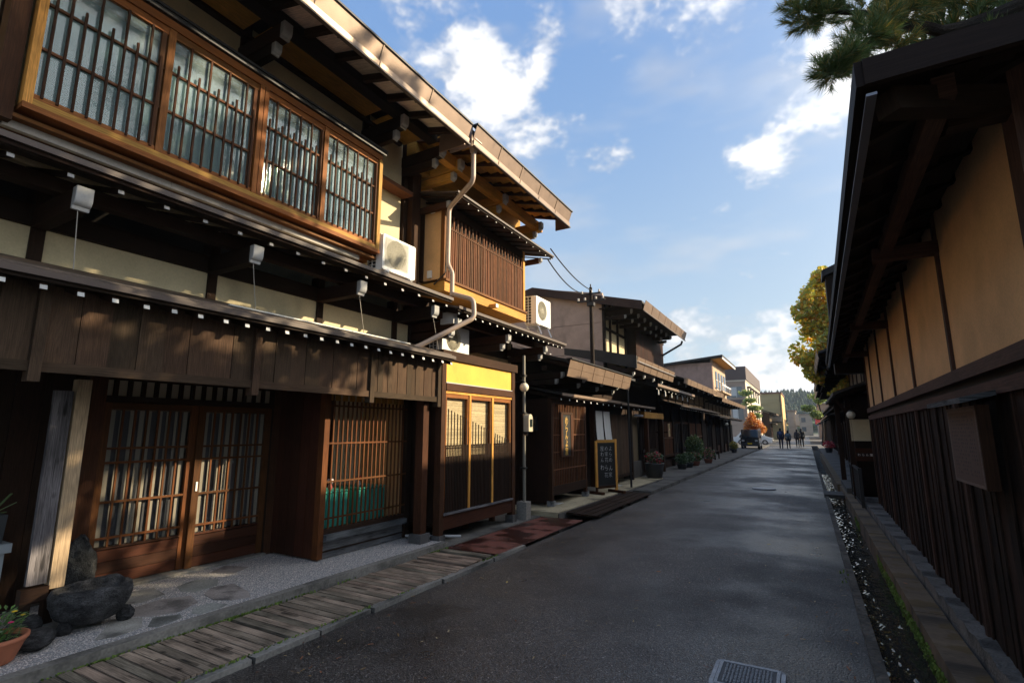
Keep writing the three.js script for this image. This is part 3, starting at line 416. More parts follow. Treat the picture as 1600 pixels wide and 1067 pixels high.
  for (let i = 0; i + 1 < uz.length; i++) { box(uw, 'plaster_panel', cream, -5.22, -5.34, 3.62, 6.35, uz[i] - 0.055, uz[i + 1] + 0.055); box(uw, 'post', W.dark, -5.185, -5.36, 3.6, 6.38, uz[i] + 0.055, uz[i] - 0.055); } box(uw, 'post', W.dark, -5.18, -5.36, 3.6, 6.3, -5.70, -5.78); box(uw, 'post', W.brown, -5.1, -5.36, 3.6, 6.3, -5.80, -6.0);
  box(uw, 'wall_cap', W.lattice, -4.98, -5.2, 5.15, 5.21, -4.82, -5.68); 
  // bay window box
  const bw = part(h, 'bay_window'), bx = -4.75; const Z0 = -1.16, Z1 = -4.76;
  box(bw, 'head', W.orange, bx + 0.012, -5.2, 5.22, 5.30, Z0, Z1); box(bw, 'cap_flashing', metalBlack, bx + 0.045, -5.2, 5.302, 5.345, Z0 + 0.04, Z1 - 0.04); box(bw, 'cap_roll', metalBlack, bx + 0.06, bx + 0.02, 5.346, 5.372, Z0 + 0.05, Z1 - 0.05);
  box(bw, 'sill', W.orange, bx + 0.03, -5.0, 3.90, 3.945, Z0, Z1); box(bw, 'sill_rail', W.honey, bx + 0.012, bx - 0.07, 3.946, 4.0, Z0 - 0.055, Z1 + 0.055);
  box(bw, 'end_cheek', cream, bx - 0.06, -5.2, 4.0, 5.219, Z1 + 0.04, Z1 + 0.01); box(bw, 'end_cheek', cream, bx - 0.06, -5.2, 4.0, 5.219, Z0 - 0.01, Z0 - 0.04); box(bw, 'floor', W.brown, bx - 0.08, -5.2, 3.95, 3.98, Z0 - 0.05, Z1 + 0.05);
  box(bw, 'corner_stile', W.honey, bx + 0.02, bx - 0.07, 3.946, 5.219, Z0, Z0 - 0.055); box(bw, 'corner_stile', W.honey, bx + 0.02, bx - 0.07, 3.946, 5.219, Z1 + 0.055, Z1);
  box(bw, 'outer_post', W.brown, bx - 0.04, bx - 0.2, 3.80, 5.6, Z0 + 0.13, Z0 + 0.02);
  const mid = -2.99; box(bw, 'corner_stile', W.orange, bx + 0.016, bx - 0.07, 4.001, 5.219, mid + 0.052, mid + 0.004); box(bw, 'corner_stile', W.orange, bx + 0.016, bx - 0.07, 4.001, 5.219, mid - 0.004, mid - 0.052);
  const panes = [[Z0 - 0.055, -2.04], [-2.10, mid + 0.052], [mid - 0.052, -3.80], [-3.86, Z1 + 0.055]];
  panes.forEach(([a, b], q) => {
    if (q === 0 || q === 2) box(bw, 'stile', W.orange, bx + 0.004, bx - 0.04, 4.001, 5.219, b, b - 0.06);
    box(bw, 'sash_rail', W.orange, bx - 0.006, bx - 0.04, 4.001, 5.219 - 1.17, a, b); box(bw, 'sash_rail', W.orange, bx - 0.006, bx - 0.04, 5.15, 5.219, a, b);
    box(bw, 'sash_stile', W.lattice, bx - 0.008, bx - 0.04, 4.05, 5.149, b + 0.05, b + 0.012);
    for (const y of [4.43, 4.81]) box(bw, 'muntin', W.lattice, bx - 0.010, bx - 0.030, y - 0.011, y + 0.011, a, b);
    const n = q < 2 ? 9 : 10; for (let i = 0; i < n; i++) { const z = mix(a, b, (i + 0.55) / n), tall = i % 2 === 1; box(bw, 'bar', W.brown, bx + 0.008, bx - 0.0095, 4.03, tall ? 5.149 : 4.90, z + 0.0085, z - 0.0085); }
    box(bw, 'pane', glassRip, bx - 0.034, bx - 0.037, 4.05, 5.15, a, b);
  });
  box(bw, 'curtain', M([0.09, 0.10, 0.10], 0.9), bx - 0.25, bx - 0.255, 4.0, 5.2, Z0 - 0.06, Z1 + 0.06);
  // below the sill
  box(h, 'under_rail', W.orange, bx - 0.17, bx - 0.25, 3.80, 3.898, Z0 + 0.12, Z1 + 0.02); box(h, 'under_batten', W.orange, bx - 0.05, bx - 0.168, 3.838, 3.868, Z0 + 0.12, Z1 - 0.02); box(h, 'under_wall', cream, bx - 0.20, bx - 0.26, 3.60, 3.776, Z0 + 0.12, Z1 + 0.02);
  const fl = part(h, 'flashing_board'); for (let k = 0; k < 3; k++) box(fl, 'board', M([0.42, 0.38, 0.34], 0.7, { map: tPlaster }), bx - 0.12, bx - 0.168, 3.778, 3.836, mix(Z0 + 0.05, Z1 + 0.2, k / 3), mix(Z0 + 0.05, Z1 + 0.2, (k + 1) / 3) + 0.004);
  // main eave
  const me = part(h, 'main_eave'); const ex = -3.93, EZ0 = ZN, EZ1 = -5.58, ys = (x) => 5.80 - (x - ex) * 0.27;   // underside rises inwards
  prismZ(me, 'roof_deck', roofMetal, [[ex, 5.84], [-7.6, 5.84 + 3.67 * 0.27], [-7.6, 5.90 + 3.67 * 0.27], [ex, 5.90]], EZ0, EZ1); prismZ(me, 'rear_roof', roofMetal, [[-7.6, 6.9], [-10.9, 5.9], [-10.9, 5.85], [-7.6, 6.84]], EZ0, EZ1);
  for (let k = 0; k < 17; k++) { const z = EZ0 - 0.1 - k * 0.43; if (z < EZ1) break; beam(me, 'rafter', W.dark, [ex - 0.05, 5.795, z], [-4.62, 5.795 + 0.64 * 0.27, z], 0.06, 0.075); }
  for (let k = 0; k < 17; k++) { const a = EZ0 - 0.13 - k * 0.43, b = a - 0.37; if (b < EZ1) break; beam(me, 'soffit_board', W.ceiling, [ex - 0.1, 5.86, (a + b) / 2], [-4.45, 5.86 + 0.42 * 0.27, (a + b) / 2], 0.37, 0.012); }
  box(me, 'purlin', W.black, -4.46, -4.62, 5.85, 5.955, EZ0, EZ1); box(me, 'wall_plate', W.dark, -5.15, -5.3, 6.0, 6.045, EZ0, EZ1);
  for (let i = 0; i + 1 < uz.length; i++) box(me, 'soffit_panel', W.soffit, -4.63, -5.18, 6.05, 6.062, uz[i] - 0.07, uz[i + 1] + 0.07);
  for (const z of [0.4, -1.12, -2.98, -4.84, -5.7]) { arm(me, -5.3, -4.44, 5.76, z, 0.10, 0.17); arm(me, -5.3, -4.58, 5.60, z, 0.08, 0.12); }
  seamFascia(me, ex + 0.03, 5.74, 5.93, EZ0, EZ1, 0.07, copper, 8); seamFascia(me, ex + 0.045, 5.655, 5.735, EZ0, EZ1, 0.015, copper, 4); box(me, 'gutter_lip', copperDark, ex + 0.025, ex + 0.075, 5.63, 5.652, EZ0, EZ1); box(me, 'roof_edge', metalBlack, ex + 0.02, ex + 0.12, 5.932, 5.955, EZ0, EZ1);
  prismX(me, 'verge_board', copper, [[EZ1, 0], [EZ1, 0]].length ? [[EZ1 + 0.02, 5.66], [EZ1, 5.66], [EZ1, 5.94], [EZ1 + 0.02, 5.94]] : [], -3.95, -4.4);
  for (let k = 0; k < 5; k++) { const tg = new THREE.TorusGeometry(0.022, 0.005, 6, 14); put(me, 'gutter_hook', tg, copperDark, [ex - 0.02, 5.70, 0.5 - k * 1.25]); }
}
//NEXT
// ------------------------------------------------------------------ second house: lower glazed bay with blinds, upper lattice bay
const blindM = M([0.95, 0.76, 0.44], 0.85, { map: rep(tex(512, 64, (u, v) => { const s = (u * 64) % 1; return (s < 0.2 ? 0.42 : 0.78 + 0.2 * hash3(Math.floor(u * 64), 1, 1)) * (0.88 + 0.12 * noise3(v * 20, u * 64, 2, 20, 64)); }), 1.3, 1.5) });
{
  const h = thing('wooden_house', 'second wooden house with yellow panel and bamboo blinds in its glazed ground-floor bay', 'house', [-4.8, 0, -7.6]);
  const Z0 = -6.03, Z1 = -9.2, bx = -4.6;
  box(h, 'back_wall', interior, -10.2, -10, 0.02, 6.2, Z0, Z1); box(h, 'front_wall', W.dark, -5.3, -5.4, 0.02, 3.6, Z0, Z1); box(h, 'side_wall', cream, -10, -5.25, 0.02, 6.2, Z1 + 0.12, Z1); box(h, 'side_wall', cream, -10, -5.3, 3.5, 6.2, Z0, Z0 - 0.1);
  // ground-floor bay
  const b = part(h, 'glazed_bay'), a0 = -6.06, a1 = -8.14;
  for (const z of [a0, a1]) { box(b, 'corner_post', W.brown, bx + 0.01, bx - 0.1, 0.14, 2.64, z + 0.05, z - 0.05); box(b, 'post_base', stone, bx + 0.03, bx - 0.12, 0.02, 0.14, z + 0.07, z - 0.07); }
  box(b, 'corner_post', W.brown, -5.2, -5.3, 0.03, 2.62, a1 + 0.05, a1 - 0.05); box(b, 'bottom_beam', W.red, bx, bx - 0.09, 0.20, 0.40, a0 - 0.05, a1 + 0.05); box(b, 'sill', W.grey, bx + 0.03, bx - 0.08, 0.402, 0.43, a0 - 0.05, a1 + 0.05);
  box(b, 'bay_floor', W.dark, bx - 0.1, -5.3, 0.24, 0.28, a0 - 0.04, a1 + 0.04); box(b, 'foot_post', W.brown, -4.95, -5.03, 0.02, 0.24, -7.2, -7.28); box(b, 'foot_post', W.brown, -4.95, -5.03, 0.02, 0.24, -8.02, -8.10);
  box(b, 'frame_head', W.honey, bx - 0.0, bx - 0.08, 2.14, 2.18, a0 - 0.05, a1 + 0.05); box(b, 'transom_beam', W.brown, bx + 0.02, bx - 0.09, 2.182, 2.29, a0 - 0.05, a1 + 0.05); box(b, 'panel_flashing', M([0.5, 0.5, 0.52], 0.4, { metalness: 0.5 }), bx + 0.012, bx - 0.02, 2.292, 2.306, a0 - 0.05, a1 + 0.05);
  box(b, 'yellow_panel', yellowPanel, bx - 0.01, bx - 0.05, 2.306, 2.64, a0 - 0.05, a1 + 0.05).userData.label = 'sunlit yellow panel over the glazing'; box(b, 'head_beam', W.brown, bx + 0.03, bx - 0.1, 2.642, 2.78, a0 + 0.06, a1 - 0.12); box(b, 'bay_roof', W.brown, bx - 0.1, -5.3, 2.70, 2.76, a0 + 0.05, a1 - 0.1);
  box(b, 'side_panel', W.dark, bx - 0.1, -5.2, 0.3, 2.62, a1 + 0.02, a1 - 0.02); box(b, 'side_panel', W.dark, bx - 0.1, -5.3, 0.3, 2.62, a0 + 0.02, a0 - 0.02);
  const zs = [a0 - 0.05, -6.76, -7.44, a1 + 0.05];
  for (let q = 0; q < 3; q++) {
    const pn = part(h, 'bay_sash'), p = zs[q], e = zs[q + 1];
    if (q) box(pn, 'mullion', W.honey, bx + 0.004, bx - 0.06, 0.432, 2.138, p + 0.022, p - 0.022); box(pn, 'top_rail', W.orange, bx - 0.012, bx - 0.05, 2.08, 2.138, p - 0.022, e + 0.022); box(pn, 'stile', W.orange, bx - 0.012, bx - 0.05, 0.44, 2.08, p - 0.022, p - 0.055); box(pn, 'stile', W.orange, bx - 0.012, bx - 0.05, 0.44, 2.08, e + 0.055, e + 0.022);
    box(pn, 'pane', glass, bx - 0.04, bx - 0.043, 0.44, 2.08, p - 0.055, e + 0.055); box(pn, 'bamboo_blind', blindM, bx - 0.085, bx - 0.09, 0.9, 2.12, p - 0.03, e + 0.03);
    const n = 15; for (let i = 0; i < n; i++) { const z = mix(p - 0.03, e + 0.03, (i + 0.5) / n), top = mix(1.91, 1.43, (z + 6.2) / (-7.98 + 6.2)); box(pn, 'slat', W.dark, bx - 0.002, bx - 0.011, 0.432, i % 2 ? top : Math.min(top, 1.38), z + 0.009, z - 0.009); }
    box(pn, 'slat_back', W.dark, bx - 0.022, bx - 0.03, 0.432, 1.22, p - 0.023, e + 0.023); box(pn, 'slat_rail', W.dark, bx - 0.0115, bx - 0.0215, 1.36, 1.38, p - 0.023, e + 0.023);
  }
  // lean-to eave on arms
  rafterEave(h, { name: 'lean_to', deck: roofBrown, xf: -4.24, xw: -5.3, yf: 3.34, yw: 3.62, z0: -5.9, z1: -9.75, step: 0.215, rw: 0.032, rh: 0.032, inset: 0.04 });
  box(h, 'purlin', W.brown, -4.62, -4.72, 3.25, 3.36, -6.0, -9.6); const ar = part(h, 'bracket_row'); for (const z of [-6.12, -7.62, -9.1]) { arm(ar, -5.3, -4.40, 3.17, z, 0.09, 0.13, 1, W.brown); arm(ar, -5.3, -4.52, 3.03, z, 0.08, 0.11, 1, W.brown); }
  box(ar, 'arm_block', greyPaint, -4.42, -4.66, 3.16, 3.34, -6.02, -6.12);
  box(h, 'recess_back', W.dark, -5.27, -5.3, 2.7, 3.5, Z0, Z1); box(h, 'plaster_band', M([0.5, 0.34, 0.16], 0.9, { map: tPlaster }), -5.24, -5.27, 2.78, 3.02, -7.7, -9.1);
  // upper wall and lattice bay
  box(h, 'upper_wall', ochre, -5.25, -5.35, 3.62, 6.25, Z0 - 0.02, Z1 + 0.02); const ux = -4.75, u0 = -6.2, u1 = -8.86, ub = part(h, 'upper_bay');
  box(ub, 'base_beam', W.honey, ux + 0.03, -5.25, 3.74, 3.90, u0 + 0.02, u1 - 0.02); box(ub, 'sill', W.orange, ux + 0.06, ux - 0.1, 3.902, 3.94, u0 + 0.02, u1 - 0.02); box(ub, 'corner_post', W.honey, ux + 0.01, ux - 0.07, 3.942, 5.2, u1 + 0.05, u1 - 0.02); box(ub, 'corner_post', W.orange, ux + 0.005, ux - 0.07, 3.942, 5.2, u0 + 0.015, u0 - 0.05);
  box(ub, 'end_panel', ochre, ux - 0.075, -5.16, 3.95, 5.18, u0 + 0.005, u0 - 0.03); box(ub, 'end_post', W.brown, -5.16, -5.25, 3.95, 5.2, u0 + 0.02, u0 - 0.04); box(ub, 'end_panel', ochre, ux - 0.075, -5.25, 3.95, 5.18, u1 + 0.03, u1); box(ub, 'backing', W.black, ux - 0.05, ux - 0.055, 3.95, 5.2, u0 - 0.05, u1 + 0.05);
  const nb = 46; for (let i = 0; i < nb; i++) { const z = mix(u0 - 0.06, u1 + 0.06, (i + 0.5) / nb); box(ub, 'slat', W.lattice, ux - 0.002 - 0.004 * (i % 2), ux - 0.022, 3.942, i % 2 ? 5.05 : 4.86, z + 0.0165, z - 0.0165); }
  box(ub, 'cross_rail', W.lattice, ux + 0.004, ux - 0.0018, 4.80, 4.825, u0 - 0.05, u1 + 0.05); box(ub, 'head', W.dark, ux, ux - 0.06, 5.06, 5.2, u0 - 0.05, u1 + 0.05); box(ub, 'outrigger', W.honey, ux + 0.16, ux - 0.05, 3.74, 3.80, -7.5, -7.58); box(ub, 'outrigger_end', whitePaint, ux + 0.166, ux + 0.161, 3.74, 3.80, -7.5, -7.58);
  for (const [z, m] of [[-7.35, 0.0]]) box(ub, 'mullion', W.lattice, ux + 0.003, ux - 0.02, 3.942, 5.05, z + 0.014, z - 0.014);
  rafterEave(h, { name: 'bay_canopy', deck: roofBrown, xf: -4.36, xw: -5.25, yf: 5.20, yw: 5.40, z0: -5.98, z1: -9.45, step: 0.28, rw: 0.022, rh: 0.022, inset: 0.03, t: 0.022, raf: W.dark });
  arm(ub, -5.25, -4.52, 5.07, u1 - 0.30, 0.07, 0.1, 1, W.brown); arm(ub, -5.25, -4.6, 5.1, u0 + 0.1, 0.07, 0.1, 1, W.brown);
  // main eave
  const me = part(h, 'main_eave'); const ex = -3.93, E0 = -5.70, E1 = -9.22; prismZ(me, 'roof_deck', roofMetal, [[ex, 5.92], [-7.6, 5.92 + 3.67 * 0.27], [-7.6, 5.98 + 3.67 * 0.27], [ex, 5.98]], E0, E1); prismZ(me, 'rear_roof', roofMetal, [[-7.6, 6.97], [-10.9, 5.97], [-10.9, 5.92], [-7.6, 6.91]], E0, E1);
  for (let k = 0; k < 9; k++) { const z = E0 - 0.06 - k * 0.42; beam(me, 'rafter', W.brown, [ex - 0.04, 5.87, z], [-5.3, 5.87 + 1.33 * 0.27, z], 0.06, 0.08); }
  for (let k = 0; k < 6; k++) { const x = ex - 0.06 - k * 0.21; box(me, 'soffit_board', W.soffit, x, x - 0.2, 5.90 + (ex - x) * 0.27, 5.915 + (ex - x) * 0.27, E0 - 0.02, E1 + 0.02); }
  box(me, 'purlin', W.soffit, -4.5, -4.62, 5.70, 5.88, E0, E1); box(me, 'wall_plate', W.soffit, -5.0, -5.3, 5.68, 6.1, E0 - 0.02, E1 + 0.06);
  for (const z of [-6.15, -7.55, -9.0]) { arm(me, -5.3, -4.42, 5.74, z, 0.11, 0.16, 1, W.soffit); arm(me, -5.3, -4.56, 5.58, z, 0.09, 0.12, 1, W.soffit); }
  seamFascia(me, ex + 0.03, 5.79, 6.0, E0, E1, 0.08, copper, 5); seamFascia(me, ex + 0.045, 5.70, 5.785, E0, E1, 0.015, copper, 5); box(me, 'gutter_lip', copperDark, ex + 0.025, ex + 0.075, 5.675, 5.697, E0, E1); box(me, 'roof_edge', metalBlack, ex + 0.02, ex + 0.13, 6.002, 6.025, E0 + 0.01, E1 - 0.01);
  prismX(me, 'verge_board', copper, [[E0 + 0.02, 5.68], [E0, 5.68], [E0, 6.0], [E0 + 0.02, 6.0]], -3.9, -4.3); prismX(me, 'verge_board', copper, [[E1, 5.68], [E1 - 0.02, 5.68], [E1 - 0.02, 6.0], [E1, 6.0]], -3.9, -4.2);
  // rainwater pipe
  const rp = part(h, 'rainwater_pipe'); { const f = new THREE.CylinderGeometry(0.085, 0.048, 0.17, 4, 1); f.rotateY(Math.PI / 4); put(rp, 'hopper', uvBox(f), pipeM, [-3.97, 5.74, -5.83]); box(rp, 'hopper_rim', pipeM, -3.88, -4.05, 5.82, 5.86, -5.74, -5.92); }
  roundPipe(rp, 'pipe', pipeM, [[-3.97, 5.68, -5.83], [-3.97, 5.22, -5.83], [-4.62, 5.05, -6.12], [-4.62, 4.1, -6.12], [-4.56, 4.02, -6.16], [-4.56, 3.62, -6.16]], 0.036); roundPipe(rp, 'pipe', pipeM, [[-4.56, 3.66, -6.16], [-4.12, 3.50, -6.10], [-4.10, 3.22, -6.10], [-4.62, 2.74, -5.46], [-4.7, 2.70, -5.38], [-4.72, 2.64, -5.36]], 0.036); tube(rp, 'conduit', metalBlack, [[-4.66, 5.0, -6.14], [-4.68, 4.0, -6.14], [-4.9, 3.85, -6.14]], 0.012);
  box(rp, 'junction_box', whitePaint, -4.98, -5.06, 3.98, 4.1, -6.16, -6.19); box(rp, 'junction_box', whitePaint, -4.92, -5.0, 5.05, 5.14, -6.13, -6.16);
}
// air conditioners
function airCon(x, y, z, w, hgt, d, label, legs, disc) {   // front faces +x, z is the near end
  const t = thing('air_conditioner', label, 'air conditioner', [x, y, z - w / 2], 'outdoor air conditioners'), wm = M([0.80, 0.79, 0.76], 0.45);
  const g = new THREE.ExtrudeGeometry((() => { const s = new THREE.Shape(), r = 0.02, a = w / 2 - 0.012, b = hgt / 2 - 0.012; s.moveTo(-a + r, -b); s.lineTo(a - r, -b); s.quadraticCurveTo(a, -b, a, -b + r); s.lineTo(a, b - r); s.quadraticCurveTo(a, b, a - r, b); s.lineTo(-a + r, b); s.quadraticCurveTo(-a, b, -a, b - r); s.lineTo(-a, -b + r); s.quadraticCurveTo(-a, -b, -a + r, -b); const hR = Math.min(hgt * 0.39, w * 0.3), hp = new THREE.Path(); hp.absarc(-w * 0.1, hgt * 0.03, hR, 0, Math.PI * 2, true); s.holes.push(hp); return s; })(), { depth: 0.03, bevelEnabled: true, bevelSize: 0.012, bevelThickness: 0.008, bevelSegments: 2, curveSegments: 28 });
  g.rotateY(Math.PI / 2); g.translate(-0.038, 0, 0); const hR = Math.min(hgt * 0.39, w * 0.3), cz = z - w / 2 + w * 0.1, cy = y + hgt / 2 + hgt * 0.03;
  put(t, 'front_panel', uvBox(g), wm, [x, y + hgt / 2, z - w / 2]);
  box(t, 'casing_top', wm, x - 0.04, x - d, y + hgt - 0.012, y + hgt, z, z - w); box(t, 'casing_base', wm, x - 0.04, x - d, y, y + 0.012, z, z - w); box(t, 'casing_side', wm, x - 0.04, x - d, y + 0.012, y + hgt - 0.012, z - w, z - w + 0.01); box(t, 'casing_side', wm, x - 0.04, x - d * 0.42, y + 0.012, y + hgt - 0.012, z, z - 0.01); box(t, 'rear_grille', M([0.08, 0.08, 0.08], 0.6), x - d + 0.01, x - d, y + 0.012, y + hgt - 0.012, z - 0.01, z - w + 0.01); box(t, 'coil', M([0.05, 0.05, 0.05], 0.6, { metalness: 0.4 }), x - d * 0.42, x - d + 0.02, y + 0.02, y + hgt - 0.02, z - 0.03, z - 0.035);
  for (let k = 0; k < 9; k++) box(t, 'louvre', wm, x - d * 0.42, x - d, y + 0.03 + k * (hgt - 0.06) / 9, y + 0.038 + k * (hgt - 0.06) / 9, z - 0.001, z - 0.014);
  for (const q of [0.42, 0.7, 0.98]) box(t, 'louvre_post', wm, x - d * q, x - d * q - 0.012, y + 0.012, y + hgt - 0.012, z - 0.002, z - 0.013);
  const bars = []; const R = disc ? hR : hR; for (let k = 1; k <= 9; k++) { const q = new THREE.TorusGeometry(R * k / 9, 0.0032, 5, 40); q.rotateY(Math.PI / 2); bars.push(q); } for (let k = 0; k < 12; k++) { const q = new THREE.BoxGeometry(0.006, R * 2, 0.006); q.rotateX(k * Math.PI / 12); bars.push(q); }
  const sq = []; if (!disc) { for (let k = -12; k <= 12; k++) { const a = new THREE.BoxGeometry(0.004, hgt * 0.80, 0.004); a.translate(0.012, 0, k * w * 0.029); sq.push(a); const b = new THREE.BoxGeometry(0.004, 0.004, w * 0.72); b.translate(0.012, k * hgt * 0.033, 0); sq.push(b); } }
  const gr = put(t, 'fan_guard', mergeGeometries((disc ? bars : bars.concat(sq)).map((q) => q.toNonIndexed())), M([0.42, 0.38, 0.28], 0.5), [x + 0.004, cy, cz]); gr.userData.kind = 'stuff';
  const hub = new THREE.CylinderGeometry(R * 0.22, R * 0.22, 0.03, 20); hub.rotateZ(Math.PI / 2); const fan = put(t, 'fan', hub, M([0.3, 0.28, 0.22], 0.6), [x - 0.06, cy, cz]); const blade = new THREE.BoxGeometry(0.01, R * 0.75, R * 0.5); blade.translate(0, R * 0.5, 0); for (let k = 0; k < 3; k++) { const q = blade.clone(); q.rotateY(0.5); q.rotateX(k * 2.094); put(fan, 'blade', q, M([0.3, 0.28, 0.22], 0.6), [x - 0.06, cy, cz]); }
  box(t, 'fan_shroud', M([0.34, 0.31, 0.24], 0.7), x - 0.12, x - 0.125, y + 0.02, y + hgt - 0.02, z - 0.02, z - w + 0.02);
  if (legs) for (const zz of [z - 0.13 * w, z - 0.82 * w]) { beam(t, 'leg', steel, [x - 0.02, y, zz], [x + legs[0], y - legs[1], zz - 0.03], 0.028, 0.028); box(t, 'foot_rail', whitePaint, x + 0.03, x - d, y - 0.025, y - 0.001, zz - 0.015, zz + 0.015); beam(t, 'leg', steel, [x - d + 0.03, y - 0.02, zz], [x - d + 0.03, y - legs[1] * 0.6, zz], 0.025, 0.025); }
}
airCon(-4.70, 3.70, -4.80, 0.66, 0.50, 0.27, 'white air conditioner with square mesh guard beside the bay window', [0.12, 0.17], false);
airCon(-4.83, 2.785, -6.30, 0.74, 0.48, 0.25, 'shaded white air conditioner under the eave above the yellow panel', null, true);
airCon(-4.86, 3.86, -9.62, 0.72, 0.62, 0.28, 'white air conditioner standing on the roof before the brown side wall', [0.06, 0.22], true);
// globe lamp, meters and pipe at the gap after the second house
function globeLamp(x, y, z, d, label, wallX) { const t = thing('globe_lamp', label, 'lamp', [x, y, z]); put(t, 'globe', new THREE.SphereGeometry(0.085, 24, 16), M([0.74, 0.68, 0.54], 0.3), [x, y, z]); const c = new THREE.CylinderGeometry(0.03, 0.04, 0.03, 16); put(t, 'cap', c, metalBlack, [x, y + 0.09, z]); tube(t, 'arm', metalBlack, [[x, y + 0.1, z], [x - d * 0.05, y + 0.13, z + 0.02], [wallX, y + 0.09, z + 0.04]], 0.009, 12, 6, false); }
globeLamp(-4.48, 2.38, -8.34, 1, 'round white globe lamp on the corner of the glazed bay', -4.62);
{
  const t = thing('service_pipe', 'upright pale service pipe with meter beside the glazed bay', 'pipe', [-4.6, 0, -8.45]); tube(t, 'pipe', pipeCream, [[-4.58, 0.1, -8.52], [-4.58, 3.0, -8.52]], 0.03); box(t, 'pipe_base', concrete, -4.5, -4.7, 0.02, 0.32, -8.44, -8.62); for (const y of [0.9, 1.9, 2.6]) box(t, 'pipe_clip', metalBlack, -4.54, -4.64, y, y + 0.03, -8.47, -8.57);
  const m = thing('electricity_meter', 'beige electricity meter box below the globe lamp', 'meter', [-4.5, 1.7, -8.5]); const g = new THREE.ExtrudeGeometry((() => { const s = new THREE.Shape(); s.absarc(0, 0.07, 0.075, 0, Math.PI); s.lineTo(-0.075, -0.16); s.lineTo(0.075, -0.16); s.closePath(); return s; })(), { depth: 0.10, bevelEnabled: true, bevelSize: 0.008, bevelThickness: 0.008, bevelSegments: 2 }); g.rotateY(Math.PI / 2); put(m, 'case', uvBox(g), M([0.50, 0.44, 0.32], 0.5), [-4.545, 1.74, -8.52]); box(m, 'window', M([0.02, 0.03, 0.03], 0.1), -4.43, -4.425, 1.66, 1.80, -8.48, -8.56); box(m, 'mounting_board', W.dark, -4.55, -4.565, 1.5, 1.9, -8.42, -8.62);
  const m2 = thing('electricity_meter', 'dark round glass meter on the shop side wall', 'meter', [-4.85, 1.7, -9.4]); const c = new THREE.CylinderGeometry(0.085, 0.09, 0.10, 24); c.rotateX(Math.PI / 2); put(m2, 'glass_dome', c, MP([0.10, 0.06, 0.035], 0.1, { clearcoat: 1 }), [-4.95, 1.76, -9.50]); box(m2, 'case', metalBlack, -4.85, -5.05, 1.58, 1.88, -9.55, -9.62); box(m2, 'label_plate', M([0.6, 0.6, 0.58], 0.5), -4.92, -4.98, 1.66, 1.675, -9.446, -9.45);
}
// ------------------------------------------------------------------ third house: low shop with sign, curtain and chalkboard
function glyphs(ctx, list, s) { ctx.lineCap = 'round'; ctx.lineJoin = 'round'; for (const st of list) { ctx.beginPath(); st.forEach((p, i) => { const q = p.map((v) => v * s); if (i === 0) ctx.moveTo(q[0], q[1]); else if (q.length === 4) ctx.quadraticCurveTo(q[0], q[1], q[2], q[3]); else ctx.lineTo(q[0], q[1]); }); ctx.stroke(); } }
const KANA = {
  wa: [[[0.32, 0.12], [0.32, 0.9]], [[0.14, 0.32], [0.42, 0.28], [0.14, 0.72], [0.4, 0.42, 0.62, 0.34], [0.92, 0.34, 0.86, 0.62], [0.8, 0.82, 0.6, 0.88]]],
  ra: [[[0.36, 0.12], [0.56, 0.2]], [[0.28, 0.32], [0.24, 0.62], [0.5, 0.46, 0.68, 0.52], [0.86, 0.62, 0.72, 0.78], [0.6, 0.9, 0.34, 0.9]]],
  n: [[[0.5, 0.12], [0.16, 0.88], [0.36, 0.5, 0.48, 0.56], [0.56, 0.62, 0.54, 0.78], [0.6, 0.96, 0.84, 0.62]]],
  me: [[[0.24, 0.26], [0.34, 0.66, 0.46, 0.8]], [[0.56, 0.14], [0.44, 0.74, 0.22, 0.82], [0.04, 0.68, 0.28, 0.44], [0.6, 0.22, 0.82, 0.44], [0.96, 0.72, 0.58, 0.9]]],
  yo: [[[0.54, 0.12], [0.54, 0.72], [0.5, 0.9, 0.3, 0.86], [0.14, 0.78, 0.3, 0.68], [0.56, 0.66, 0.82, 0.84]], [[0.54, 0.36], [0.78, 0.32]]],
  hana: [[[0.12, 0.22], [0.88, 0.22]], [[0.34, 0.1], [0.34, 0.34]], [[0.66, 0.1], [0.66, 0.34]], [[0.4, 0.4], [0.16, 0.66]], [[0.28, 0.54], [0.28, 0.92]], [[0.6, 0.42], [0.6, 0.82], [0.6, 0.9, 0.9, 0.86], [0.9, 0.74]], [[0.84, 0.5], [0.6, 0.64]]],
  ya: [[[0.16, 0.16], [0.84, 0.16], [0.84, 0.34], [0.16, 0.34]], [[0.2, 0.16], [0.2, 0.5], [0.08, 0.9]], [[0.3, 0.46], [0.86, 0.46]], [[0.56, 0.46], [0.36, 0.62], [0.82, 0.6]], [[0.34, 0.74], [0.86, 0.74]], [[0.58, 0.6], [0.58, 0.92]], [[0.24, 0.92], [0.92, 0.92]]],
  ie: [[[0.5, 0.06], [0.5, 0.18]], [[0.12, 0.32], [0.12, 0.2], [0.88, 0.2], [0.84, 0.34]], [[0.26, 0.38], [0.74, 0.38]], [[0.56, 0.38], [0.2, 0.56]], [[0.4, 0.5], [0.66, 0.62, 0.5, 0.94]], [[0.5, 0.6], [0.16, 0.82]], [[0.78, 0.48], [0.58, 0.62], [0.9, 0.86]]],
};
function canvasTex(w, h, draw) { const c = document.createElement('canvas'); c.width = w; c.height = h; const x = c.getContext('2d'); draw(x); const t = new THREE.CanvasTexture(c); t.colorSpace = THREE.SRGBColorSpace; t.needsUpdate = true; return t; }
function drawAt(x, k, px, py, s, lw) { x.save(); x.translate(px, py); x.lineWidth = lw; glyphs(x, KANA[k], s); x.restore(); }
function facePlane(parent, name, mat, w, hgt, pos, q) { const g = new THREE.PlaneGeometry(w, hgt); return put(parent, name, g, mat, pos, q); }
